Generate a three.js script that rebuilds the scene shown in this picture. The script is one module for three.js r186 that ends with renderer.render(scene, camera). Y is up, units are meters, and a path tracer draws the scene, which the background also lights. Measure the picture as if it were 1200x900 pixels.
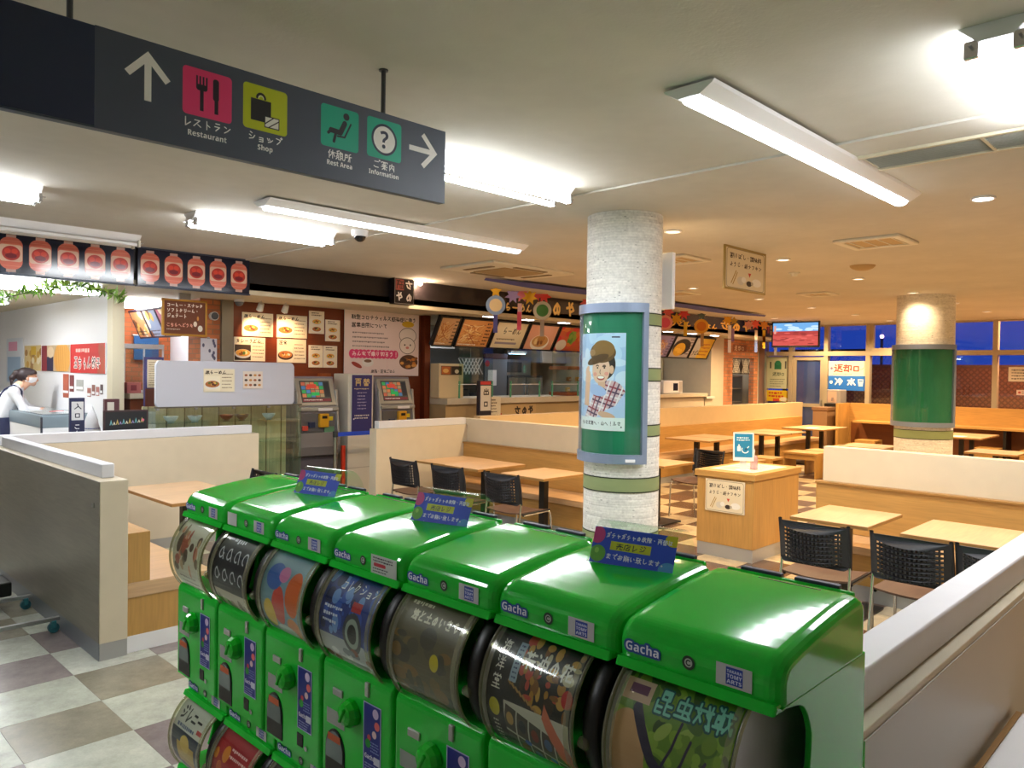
import * as THREE from 'three';
import { RoundedBoxGeometry } from 'three/addons/geometries/RoundedBoxGeometry.js';
import { mergeGeometries, mergeVertices } from 'three/addons/utils/BufferGeometryUtils.js';
import { MarchingCubes } from 'three/addons/objects/MarchingCubes.js';
import { RectAreaLightUniformsLib } from 'three/addons/lights/RectAreaLightUniformsLib.js';

// ---------------------------------------------------------------- camera, sky, exposure
// X runs along the shop fronts towards the windows, -Z towards the shop fronts, Y up
const scene = new THREE.Scene();
const camera = new THREE.PerspectiveCamera(53.22, 4 / 3, 0.05, 80);
{
  const yaw = THREE.MathUtils.degToRad(45.6097), pitch = THREE.MathUtils.degToRad(-0.9461), roll = THREE.MathUtils.degToRad(0.8054);
  const fw = new THREE.Vector3(Math.sin(yaw) * Math.cos(pitch), Math.sin(pitch), -Math.cos(yaw) * Math.cos(pitch));
  const rt = new THREE.Vector3(Math.cos(yaw), 0, Math.sin(yaw));
  const up = new THREE.Vector3().crossVectors(rt, fw);
  camera.up.copy(rt.clone().multiplyScalar(-Math.sin(roll)).addScaledVector(up, Math.cos(roll)));
  camera.position.set(0, 1.72, 0);
  camera.lookAt(camera.position.clone().add(fw));
}
scene.add(camera);
const SKY = new THREE.Color().setRGB(0.012, 0.035, 0.27);        // dusk
scene.background = SKY;
RectAreaLightUniformsLib.init();
const renderer = new THREE.WebGLRenderer({ antialias: true });
renderer.toneMapping = THREE.LinearToneMapping;
renderer.toneMappingExposure = 1.75;
renderer.shadowMap.enabled = true;

const COOL = new THREE.Color().setRGB(0.93, 0.97, 1.0);          // fluorescent tubes
const WARM = new THREE.Color().setRGB(1.0, 0.7, 0.38);           // downlights
const CEIL = 2.875, SOFFIT = 2.51, FASCIA = -7.83, SHOPWALL = -8.74, WINX = 17.3;
const TUBE_GLOW = 26, TUBE_LIGHT = 13, DOWN_LIGHT = 8.6;

// ---------------------------------------------------------------- helpers
let seed = 7;
const rnd = () => { seed = (seed * 1664525 + 1013904223) >>> 0; return seed / 4294967296; };
const taken = new Map();
function numbered(n) { const k = taken.get(n) || 0; taken.set(n, k + 1); return k ? n + '_' + String(k).padStart(3, '0') : n; }
function shade(o) { o.traverse((m) => { if (m.isMesh) { m.castShadow = true; m.receiveShadow = true; } }); return o; }
function thing(name, label, category, p = [0, 0, 0], turn = 0, group) {
  const o = new THREE.Group(); o.name = numbered(name); scene.add(o); o.position.set(...p); o.rotation.y = turn;
  o.userData = { label, category }; if (group) o.userData.group = group; return o;
}
function part(parent, name, g, m, p, r) {
  const o = new THREE.Mesh(g, m); o.name = name; o.castShadow = o.receiveShadow = true;
  if (p) o.position.set(...p); if (r) o.rotation.set(...r); parent.add(o); return o;
}
function solo(name, label, category, g, m, p, r, group) {
  const o = part(scene, numbered(name), g, m, p, r); o.userData = { label, category }; if (group) o.userData.group = group; return o;
}
function struct(name, g, m, p, r) { const o = part(scene, name, g, m, p, r); o.userData.kind = 'structure'; return o; }
function structGroup(name) { const o = new THREE.Group(); o.name = name; o.userData.kind = 'structure'; scene.add(o); return o; }
function dup(o, p, turn, label, group) {
  const c = o.clone(); c.name = numbered(o.name.replace(/_\d\d\d$/, '')); c.userData = { ...o.userData }; scene.add(c);
  c.position.set(...p); if (turn !== undefined) c.rotation.y = turn; if (label) c.userData.label = label; if (group) c.userData.group = group; return c;
}
const cache = new Map();
function memo(k, f) { if (!cache.has(k)) cache.set(k, f()); return cache.get(k); }
const box = (w, h, d) => memo('b' + w + ',' + h + ',' + d, () => new THREE.BoxGeometry(w, h, d));
const rbox = (w, h, d, r = 0.004, s = 1) => memo('r' + [w, h, d, r, s], () => new RoundedBoxGeometry(w, h, d, s, r));
// box given by its limits, uv in metres
function lim(x0, x1, y0, y1, z0, z1, r = 0) {
  const w = Math.abs(x1 - x0), h = Math.abs(y1 - y0), d = Math.abs(z1 - z0);
  const g = (r ? new RoundedBoxGeometry(w, h, d, 1, r) : new THREE.BoxGeometry(w, h, d)).translate((x0 + x1) / 2, (y0 + y1) / 2, (z0 + z1) / 2);
  return metres(g);
}
function metres(g) {   // box-projected uv in metres
  if (g.index) g = g.toNonIndexed();
  const p = g.attributes.position, n = g.attributes.normal, uv = new Float32Array(p.count * 2);
  for (let i = 0; i < p.count; i++) {
    const ax = Math.abs(n.getX(i)), ay = Math.abs(n.getY(i)), az = Math.abs(n.getZ(i));
    const [u, v] = ax > ay && ax > az ? [p.getZ(i), p.getY(i)] : ay > az ? [p.getX(i), p.getZ(i)] : [p.getX(i), p.getY(i)];
    uv[2 * i] = u; uv[2 * i + 1] = v;
  }
  g.setAttribute('uv', new THREE.BufferAttribute(uv, 2)); return g;
}
const merge = (a) => mergeGeometries(a.map((g) => (g.index ? g.toNonIndexed() : g)));
const cyl = (r, h, s = 24, r2 = r) => memo('c' + [r, h, s, r2], () => new THREE.CylinderGeometry(r2, r, h, s));
function tube(pts, r, seg = 24, rs = 8, closed = false) {
  return new THREE.TubeGeometry(new THREE.CatmullRomCurve3(pts.map((p) => new THREE.Vector3(...p)), closed, 'catmullrom', 0.1), seg, r, rs, closed);
}
function prism(pts, depth, bevel = 0) {   // outline in XY, extruded along +Z
  const s = new THREE.Shape(pts.map(([x, y]) => new THREE.Vector2(x, y)));
  return new THREE.ExtrudeGeometry(s, { depth, bevelEnabled: bevel > 0, bevelSize: bevel, bevelThickness: bevel, bevelSegments: 2, curveSegments: 8 });
}
function rrShape(w, h, r) {
  const s = new THREE.Shape(), x = -w / 2, y = -h / 2;
  s.moveTo(x + r, y); s.lineTo(x + w - r, y); s.absarc(x + w - r, y + r, r, -Math.PI / 2, 0); s.lineTo(x + w, y + h - r); s.absarc(x + w - r, y + h - r, r, 0, Math.PI / 2);
  s.lineTo(x + r, y + h); s.absarc(x + r, y + h - r, r, Math.PI / 2, Math.PI); s.lineTo(x, y + r); s.absarc(x + r, y + r, r, Math.PI, Math.PI * 1.5); return s;
}
// ---------------------------------------------------------------- noise textures
function hash(x, y, s) { let h = (x * 374761393 + y * 668265263 + s * 1274126177) | 0; h = Math.imul(h ^ (h >>> 13), 1274126177); return ((h ^ (h >>> 16)) >>> 0) / 4294967296; }
function vnoise(x, y, px, py, s) {   // tiling value noise
  const xi = Math.floor(x), yi = Math.floor(y), fx = x - xi, fy = y - yi, u = fx * fx * (3 - 2 * fx), v = fy * fy * (3 - 2 * fy);
  const w = (a, p) => ((a % p) + p) % p, q = (a, b) => hash(w(a, px), w(b, py), s);
  return (q(xi, yi) * (1 - u) + q(xi + 1, yi) * u) * (1 - v) + (q(xi, yi + 1) * (1 - u) + q(xi + 1, yi + 1) * u) * v;
}
function fieldTex(n, f, color, rep = 1) {
  const d = new Uint8Array(n * n * 4);
  for (let j = 0; j < n; j++) for (let i = 0; i < n; i++) {
    const c = f(i / n, j / n), k = (j * n + i) * 4;
    if (Array.isArray(c)) { d[k] = c[0]; d[k + 1] = c[1]; d[k + 2] = c[2]; } else d[k] = d[k + 1] = d[k + 2] = Math.max(0, Math.min(255, c));
    d[k + 3] = 255;
  }
  const t = new THREE.DataTexture(d, n, n); t.wrapS = t.wrapT = THREE.RepeatWrapping; t.magFilter = THREE.LinearFilter; t.minFilter = THREE.LinearMipmapLinearFilter; t.generateMipmaps = true;
  if (color) t.colorSpace = THREE.SRGBColorSpace; t.repeat.set(rep, rep); t.needsUpdate = true; return t;
}
const grainTex = fieldTex(512, (u, v) => {
  const w = vnoise(u * 4, v * 2, 4, 2, 3) * 2;
  const a = vnoise(u * 8 + 0, v * 128 + w, 8, 128, 1), b = vnoise(u * 16, v * 256, 16, 256, 2), c = vnoise(u * 3, v * 20, 3, 20, 5);
  return 255 * (0.86 + 0.07 * a + 0.03 * b + 0.05 * c - 0.03);
}, true, 1);
const grainV = grainTex.clone(); grainV.rotation = Math.PI / 2; grainV.needsUpdate = true;
const speckTex = fieldTex(512, (u, v) => {
  const a = vnoise(u * 12, v * 12, 12, 12, 11), b = vnoise(u * 40, v * 40, 40, 40, 12), c = vnoise(u * 160, v * 160, 160, 160, 13);
  return 255 * (0.80 + 0.10 * a + 0.06 * b + 0.05 * c);
}, true, 1);
const mottleTex = fieldTex(512, (u, v) => {
  const a = vnoise(u * 5, v * 5, 5, 5, 21), b = vnoise(u * 30, v * 30, 30, 30, 22);
  return 255 * (0.93 + 0.05 * a + 0.02 * b);
}, true, 0.5);
const plasterBump = fieldTex(512, (u, v) => 255 * (0.5 * vnoise(u * 60, v * 60, 60, 60, 31) + 0.5 * vnoise(u * 150, v * 150, 150, 150, 32)), false, 1);
// ---------------------------------------------------------------- materials
const std = (c, o = {}) => new THREE.MeshStandardMaterial({ color: c, roughness: 0.6, ...o });
const phy = (c, o = {}) => new THREE.MeshPhysicalMaterial({ color: c, roughness: 0.5, ...o });
const M = {
  ceiling: std('#cdc8be', { roughness: 0.95, bumpMap: plasterBump, bumpScale: 0.0005, map: mottleTex }),
  trim: std('#c9bfa6', { roughness: 0.6 }),
  wall: std('#d9d4c6', { roughness: 0.9, map: mottleTex }),
  whiteWall: std('#e6e6ea', { roughness: 0.7 }),
  fascia: std('#1b1518', { roughness: 0.45 }),
  tableTop: std('#dab388', { roughness: 0.33, map: grainTex }),
  tableEdge: std('#b08448', { roughness: 0.45, map: grainTex }),
  benchWood: std('#c99a55', { roughness: 0.42, map: grainTex }),
  benchWoodV: std('#c99a55', { roughness: 0.42, map: grainV }),
  laminate: std('#d8cbb2', { roughness: 0.45, map: mottleTex }),
  metalPanel: std('#9d988a', { roughness: 0.32, metalness: 0.3, map: grainTex }),
  greyPanel: std('#b5afa6', { roughness: 0.4, metalness: 0.1 }),
  cap: phy('#dcdde3', { roughness: 0.4, map: mottleTex }),
  skirt: std('#a9a9a8', { roughness: 0.35, metalness: 0.3 }),
  brownWall: std('#7a3416', { roughness: 0.4, map: grainTex }),
  blackPlastic: std('#12131a', { roughness: 0.45 }),
  chairBack: std('#1a1b22', { roughness: 0.42 }),
  seatPly: std('#5a3d30', { roughness: 0.5, map: grainTex }),
  chrome: std('#c9cbd0', { roughness: 0.22, metalness: 1 }),
  steel: std('#a4a6a8', { roughness: 0.32, metalness: 0.9 }),
  darkSteel: std('#55585c', { roughness: 0.4, metalness: 0.7 }),
  black: std('#0b0b0e', { roughness: 0.4 }),
  white: std('#e9e9ec', { roughness: 0.5 }),
  offWhite: std('#d6d2c6', { roughness: 0.6 }),
  gacha: phy('#22cc3c', { roughness: 0.09 }),
  gachaKnob: phy('#18cc2c', { roughness: 0.15 }),
  drum: phy('#f4f8f2', { roughness: 0.05, transmission: 1, thickness: 0, ior: 1.45 }),
  rim: phy('#dcdcc0', { roughness: 0.12, transmission: 0.78, thickness: 0 }),
  acrylic: phy('#eef5f2', { roughness: 0.04, transmission: 1, thickness: 0, ior: 1.45 }),
  glass: phy('#eef6f4', { roughness: 0.02, transmission: 1, thickness: 0, ior: 1.5 }),
  greenBoard: std('#0c7a58', { roughness: 0.6, map: mottleTex }),
  frameBlue: std('#8593ad', { roughness: 0.4, metalness: 0.3 }),
  alu: std('#b3a68e', { roughness: 0.45, metalness: 0.35 }),
  rubber: std('#1a1a1c', { roughness: 0.8 }),
};
// ---------------------------------------------------------------- stroke lettering: each glyph is a list of strokes on a 10 x 10 grid
const GL = {
  'ミ': '23 63,25 65,28 78', 'カ': '23 73 68 57,51 38 29', 'ゃ': '35 65 76 68,52 53,44 59', 'ニ': '23 73,17 87', 'も': '41 46 58 76,22 62,24 64', '山': '51 58,24 28 88 84', '土': '51 58,24 84,18 98', 'き': '22 72,24 74,41 66,27 38 78', 'そ': '32 72 25 85 56 58 79',
  'レ': '31 39 85', 'ス': '22 72 18,56 88', 'ト': '41 49,44 76', 'ラ': '31 71,24 74 65 38', 'ン': '22 43,28 56 83', 'シ': '31 52,24 45,28 67 84', 'ッ': '24 36,44 56,38 67 85',
  'ョ': '35 75 79 39,37 77', 'プ': '22 73 65 38,80 91 82 71 80', 'フ': '22 72 65 38', 'ガ': '23 73 68 57,51 38 29,80 81,90 91', 'チ': '62 33,25 85,55 58 39', 'ャ': '35 85 76,43 59', 'ジ': '31 52,24 45,28 67 84,70 81,81 92',
  'コ': '23 73 78,28 78', 'ー': '15 85', 'ヒ': '31 38 78,35 65', 'ナ': '14 84,51 56 38', 'ク': '41 34 26,43 73 65 38', 'ソ': '22 34,72 66 38', 'リ': '31 36,71 76 49', 'ム': '41 27 77,66 78', 'ェ': '35 75,55 58,28 88', 'ル': '31 36 18,51 58 86', 'ウ': '51 52,25 24 84 76 48', 'ィ': '64 36,55 59', 'キ': '23 73,15 85,41 58', 'ロ': '23 73 78 28 23',
  'の': '52 57 38 26 34 52 74 76 68', 'は': '21 28,43 83,62 67 48 37 56 88', 'ま': '22 82,24 84,51 57 38 27 46 88', 'で': '22 82 54 56 78,80 81,90 91', 'お': '13 63,41 47 28 16 45 75 77 58,72 84', 'い': '22 26 38 46,73 85', 'し': '31 37 58 86', 'す': '13 83,61 66 47 35 54 66 48', 'り': '31 34 26,61 65 48', 'ば': '11 18,33 73,52 57 38 27 46 78,80 81,90 91', 'よ': '51 57 38 27 46 78,54 84', 'じ': '31 37 58 86,60 61,72 73', 'ご': '22 72,17 38 78,80 81,90 91', 'こ': '22 72,16 38 78', 'ち': '13 73,41 26 55 76 68 39', 'ら': '41 52,32 26 55 76 58 38', 'め': '22 37 28 16 43 73 86 58,61 38', 'ん': '51 18 35 47 58 86', 'さ': '13 83,41 66,25 37 68', 'や': '14 63 75 56,31 48,61 52', 'に': '21 28,53 83,46 58 88', 'う': '41 62,23 63 66 39', 'み': '22 52 28 16 45 86,74 69', 'な': '13 53,41 26,72 83,64 67 47 36 55 88', 'つ': '13 53 84 76 58', 'て': '22 82 54 56 78', 'ど': '31 45,62 26 28 78,80 81,90 91', 'ろ': '22 72 26 55 76 68 38', 'へ': '15 33 88', 'ぞ': '22 62 26 85 57 79', 'と': '31 45,72 26 28 78',
  '・': '44 55', '。': '26 37 28 17 26', '！': '51 56,58 59', '→': '15 85,53 85 57', '円': '12 82 89,12 19,51 56,16 86', '口': '23 73 78 28 23',
  '休': '31 14,23 29,43 93,61 69,63 37,63 97', '憩': '11 40,03 43,21 25,15 35 37 17 15,61 51,52 82 87 57 52,53 83,55 85,18 09,38 39 69 68,57 67,88 99', '所': '12 42,13 43 45 15,13 17 09,81 62,62 66 59,64 94,74 79', '案': '51 52,12 11 91 92,24 84,41 36 65,62 47,16 96,54 59,57 29,57 89', '内': '23 83 89,23 29,51 54 37,55 77',
  '故': '13 43,31 35,15 45 48 18 15,61 54,63 93,83 49,64 99', '障': '11 31 24 35 26,11 19,61 62,42 92,53 54,83 84,44 94,55 85 87 55 57,56 86,48 98,67 69', '両': '11 91,23 83 89,23 29,51 56,35 36 76 75', '替': '12 42,14 44,31 16,33 46,52 92,54 94,71 56,73 96,27 77 79 29 27,28 78',
  '売': '51 54,12 92,34 74,16 15 95 96,36 19,66 69 99', '店': '51 52,22 92,22 19,64 56,64 94,46 86 89 49 46', '願': '11 51,11 19,23 43 45 23,24 44,35 38,26 18,46 57,52 92,72 63,64 94 97 64,65 95,66 96,67 59,87 99', '致': '11 51,31 14 54,35 38,15 55,08 58,71 64,63 93,83 59,64 99',
  '割': '31 32,02 01 61 62,13 53,15 55,31 36,07 57,16 56 59 19 16,71 76,91 99', '調': '11 31,02 42,14 34,16 36,17 37 39 19 17,51 91 99,51 58,62 82,64 84,71 74,66 86 88 68 66', '味': '12 32 36 16 12,53 83,45 95,61 69,65 38,65 98', '料': '11 22,41 33,04 44,21 29,24 08,24 46,61 72,63 74,56 96,81 89', '紙': '31 14 34 16 46,26 29,17 08,37 48,51 53,53 59,52 91,55 95,71 76 89',
  '入': '41 52 55 18,54 98', '出': '51 58,22 24 84 82,15 18 98 95', '返': '11 22,04 24 27 09,28 99,41 91,51 47,53 83 46,54 97', '却': '12 52,31 34,04 64,34 18 58,47 58,62 92 97 86,62 69', '冷': '11 22,18 35,61 34,61 94,54 74,45 85 77,66 68', '水': '51 58 47,13 43 18,82 64,53 98', '若': '12 92,31 33,61 63,15 95,52 18,46 86 89 46 49', '冲': '11 22,18 35,43 93 96 46 43,61 69', '花': '12 92,31 33,61 63,34 17,25 29,85 56,54 58 98 96', '海': '11 22,13 24,18 36,51 33,42 92,43 38 88,53 83 89,35 95,63 64,66 67', '洋': '11 22,13 24,18 36,51 52,81 72,43 93,45 85,37 97,62 69', '堂': '51 53,21 32,81 72,13 12 92 93,34 74 75 35 34,17 87,55 59,09 99',
  '昆': '31 71 74 34 31,32 72,15 19 49,17 47,61 69,66 96,69 99', '虫': '23 83 86 26 23,51 58,18 88,76 98', '対': '21 23,03 53,34 18,13 47,61 99,53 93,81 89 78,64 75', '戦': '10 21,30 31,42 33,13 43 46 16 13,14 44,31 39,07 57,52 92,61 75 98 96,84 58,71 82', '新': '21 22,02 42,13 24,33 24,05 45,21 29,25 08,25 47,82 62,62 66 59,64 94,84 89', '型': '11 51,03 53,21 15,41 45,62 65,81 86,16 86,46 49,09 99', '感': '12 92,12 18,24 44,25 45 47 25,61 96,84 68,18 09,38 39 69,58 68,88 99', '染': '11 22,14 35,41 36,42 72 75 85,06 96,56 59,56 28,57 98', '症': '51 52,22 92,22 19,03 14,16 06,34 94,64 69,66 96,46 49,39 99', '伴': '31 14,23 29,41 52,82 73,44 94,36 96,61 69', '営': '21 32,51 52,81 72,13 12 92 93,24 74 76 24 26,17 87 89 19 17', '業': '31 33,61 63,21 22,81 72,13 93,24 84,16 96,51 59,57 18,57 98', '自': '51 42,22 82 89 29 22,24 84,26 86', '粛': '21 81 85,02 92,25 85,51 59,12 19,81 89', '乗': '71 22,13 93,05 95,32 36,62 66,16 86,51 59,57 18,57 98', '切': '03 53,21 27 56,42 92 88 77,62 38', '玉': '21 81,25 75,51 58,18 88,66 77', '餃': '31 13,31 54,24 44 46 24 28 48,71 72,52 92,63 54,83 94,64 98,84 58', '子': '22 72 54,54 58 37,15 85', '麺': '11 51,31 35,15 55,22 19,52 92,55 95 99 59 55,72 79', '定': '51 52,12 11 91 92,24 84,54 59,56 86,25 19 99', '食': '51 13,51 93,34 74 77 34 37,35 75,38 98', '黒': '22 82 84 22 24,52 57,15 85,07 97,18 09,38 39,58 59,88 99'
};
function jpGlyph(c, ch, x, y, s, squash = 1) {
  const g = GL[ch]; if (!g) return false;
  c.beginPath();
  for (const st of g.split(',')) st.split(' ').forEach((q, i) => { const X = x + (+q[0] + 0.5) / 10 * s * squash, Y = y + (+q[1] + 0.2) / 10 * s; if (i) c.lineTo(X, Y); else c.moveTo(X, Y); });
  c.stroke(); return true;
}
function jp(c, text, x, y, s, o = {}) {   // x, y: top left (or centre with o.mid); o.v: vertical
  const col = o.color || '#111', lw = o.lw || s * 0.09, sq = o.squash || 1, step = s * sq * (o.gap || 1.02);
  c.lineCap = 'round'; c.lineJoin = 'round'; c.strokeStyle = col; c.fillStyle = col; c.lineWidth = lw;
  const adv = (ch) => (GL[ch] ? step : step * (ch === ' ' ? 0.4 : 0.6));
  if (o.mid) { let t = 0; for (const ch of text) t += adv(ch); x -= t / 2; }
  for (const ch of text) {
    if (!jpGlyph(c, ch, x, y, s, sq) && ch !== ' ') { c.font = 'bold ' + Math.round(s * 0.95) + 'px sans-serif'; c.textAlign = 'left'; c.textBaseline = 'alphabetic'; c.fillText(ch, x, y + s * 0.88); }
    if (o.v) y += s * (o.gap || 1.08); else x += adv(ch);
  }
}
function canvasTex(w, h, draw) {
  const cv = document.createElement('canvas'); cv.width = w; cv.height = h; const c = cv.getContext('2d'); draw(c, w, h);
  const t = new THREE.CanvasTexture(cv); t.colorSpace = THREE.SRGBColorSpace; t.anisotropy = 8; return t;
}
const print = (w, h, draw, o = {}) => std('#ffffff', { map: canvasTex(w, h, draw), roughness: 0.55, ...o });
const fillR = (c, col, x, y, w, h) => { c.fillStyle = col; c.fillRect(x, y, w, h); };
function blob(c, col, x, y, rx, ry = rx, a = 0) { c.fillStyle = col; c.beginPath(); c.ellipse(x, y, rx, ry, a, 0, 7); c.fill(); }
function rr(c, col, x, y, w, h, r) { c.fillStyle = col; c.beginPath(); c.roundRect(x, y, w, h, r); c.fill(); }
function lines(c, col, x, y, w, n, dy, lh) { c.fillStyle = col; for (let i = 0; i < n; i++) { let u = x; while (u < x + w * (0.7 + 0.3 * rnd())) { const k = lh * (0.5 + rnd()); c.fillRect(u, y + i * dy, Math.min(k, x + w - u), lh * (0.55 + 0.4 * rnd())); u += k + lh * 0.35; } } }
// a flat board: backing panel and the printed face on its +Z side
function board(parent, w, h, t, face, backMat = M.white, p = [0, 0, 0], r = [0, 0, 0], names = ['panel', 'printed_face']) {
  const g = new THREE.Group(); g.position.set(...p); g.rotation.set(...r);
  const b = part(parent, names[0], rbox(w, h, t, Math.min(0.003, t / 3)), backMat, p, r);
  const f = part(b, names[1], memo('p' + w + ',' + h, () => new THREE.PlaneGeometry(w, h)), face, [0, 0, t / 2 + 0.0012]);
  return b;
}
// ---------------------------------------------------------------- lamps: every fixture carries its own light
function areaLight(parent, w, h, p, col, L) {
  const a = new THREE.RectAreaLight(col, L, w, h); parent.add(a); a.position.set(...p); a.rotation.x = -Math.PI / 2; return a;
}
const glowTube = std('#ffffff', { emissive: COOL, emissiveIntensity: TUBE_GLOW });
const glowLed = std('#ffffff', { emissive: COOL, emissiveIntensity: 7 });
const glowDown = std('#ffffff', { emissive: new THREE.Color().setRGB(1, 0.8, 0.55), emissiveIntensity: 2.2 });
function tubeFixture(label, x0, z, lit = true, y = CEIL, L = 1.2, k = 1, cat = 'light') {
  const t = thing('tube_light', label, cat, [x0 + L / 2, y, z], 0, 'bare tube ceiling lights');
  part(t, 'housing', prism([[-0.11, 0], [0.11, 0], [0.05, -0.055], [-0.05, -0.055]], L, 0).rotateY(Math.PI / 2).translate(-L / 2, 0, 0), M.white);
  for (const s of [-1, 1]) {
    part(t, 'tube', new THREE.CylinderGeometry(0.0155, 0.0155, L - 0.06, 14).rotateZ(Math.PI / 2), lit ? glowTube : M.white, [0, -0.085, s * 0.07]);
    for (const e of [-1, 1]) { const h = part(t, 'socket', rbox(0.022, 0.06, 0.045, 0.006), lit ? M.chrome : M.offWhite, [e * (L / 2 - 0.012), -0.075, s * 0.07]); part(h, 'spring', cyl(0.005, 0.03, 8), M.chrome, [e * 0.02, 0.008, 0], [0, 0, Math.PI / 2]); }
  }
  if (lit) areaLight(t, L - 0.06, 0.17, [0, -0.105, 0], COOL, TUBE_LIGHT * k);
  return t;
}
function ledBatten(label, x0, z, L) {
  const t = thing('led_batten_light', label, 'light', [x0 + L / 2, CEIL - 0.012, z], 0, 'long ceiling battens');
  part(t, 'base_plate', prism([[-0.115, 0], [0.115, 0], [0.105, -0.012], [0.05, -0.045], [-0.05, -0.045], [-0.105, -0.012]], L, 0).rotateY(Math.PI / 2).translate(-L / 2, 0, 0), M.white);
  const pts = []; for (let i = 0; i <= 10; i++) { const a = Math.PI * i / 10; pts.push([0.045 * Math.cos(a), -0.045 - 0.026 * Math.sin(a)]); }
  part(t, 'diffuser_tube', prism(pts, L - 0.06, 0).rotateY(Math.PI / 2).translate(-L / 2 + 0.03, 0, 0), glowLed);
  areaLight(t, L - 0.08, 0.085, [0, -0.078, 0], COOL, TUBE_LIGHT * 1.25);
  return t;
}
const downGeo = { ring: new THREE.TorusGeometry(0.062, 0.009, 8, 24).rotateX(Math.PI / 2), can: new THREE.CylinderGeometry(0.055, 0.055, 0.02, 24), lamp: new THREE.CylinderGeometry(0.052, 0.05, 0.006, 24) };
function downlight(x, z, label, k = 1, col = WARM) {
  const t = thing('downlight', label, 'light', [x, CEIL - 0.002, z], 0, 'ceiling downlights');
  part(t, 'ring', downGeo.ring, M.white, [0, -0.016, 0]); part(t, 'lamp_glass', downGeo.lamp, col === WARM ? glowDown : glowTube, [0, -0.014, 0]);
  const s = new THREE.SpotLight(col, DOWN_LIGHT * k, 0, 1.3, 0.5, 2); s.position.set(0, -0.045, 0); s.target.position.set(0, -2, 0); s.castShadow = true; s.shadow.radius = 2; t.add(s, s.target);
  return t;
}
ledBatten('white ceiling batten between the grey air slot and the menu card sign', 2.66, -1.65, 2.52);
ledBatten('slim white ceiling batten beside the black dome camera', 2.53, -4.88, 2.53);
tubeFixture('bare twin tube ceiling light behind the end of the dark direction sign', 2.5, -3.2);
tubeFixture('bare twin tube ceiling light between the slim batten and the red lantern signs', 2.41, -5.75);
tubeFixture('bare twin tube ceiling light with end sockets above the red lantern signs', 0.22, -5.75);
tubeFixture('bare twin tube ceiling light over the near white-topped partition', 2.86, -0.64);
tubeFixture('unlit twin tube fitting with white tubes in front of the lantern sign', 1.35, -7.2, false);
tubeFixture('bare twin tube ceiling light in the aisle behind the direction sign', -1.4, -3.2);
for (const x of [5.29, 7.27, 9.24, 11.2, 13.13, 15.08]) downlight(x, -3.4, 'small round warm downlight in the row above the two round columns', x === 11.2 ? 0.3 : 1);
for (const x of [7.0, 8.96, 10.83, 12.7, 14.63, 16.5]) downlight(x, -5.43, 'small round warm downlight in the row above the long bench tables', x > 14 ? 1.5 : 1);
for (const x of [14.63, 16.5]) downlight(x, -7.0, 'small round warm downlight in front of the brick return bay', 1.5);
downlight(5.56, -1.29, 'small bright white downlight beside the end of the grey air slot', 0.8, COOL);
for (const x of [7.5, 9.45, 11.4, 13.4, 15.4]) downlight(x, -1.29, 'small round warm downlight in the row above the bench booth');
for (const x of [6.5, 9.45, 12.4, 15.4]) downlight(x, 0.9, 'small round warm downlight over the far side tables', 1.4);

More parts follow.
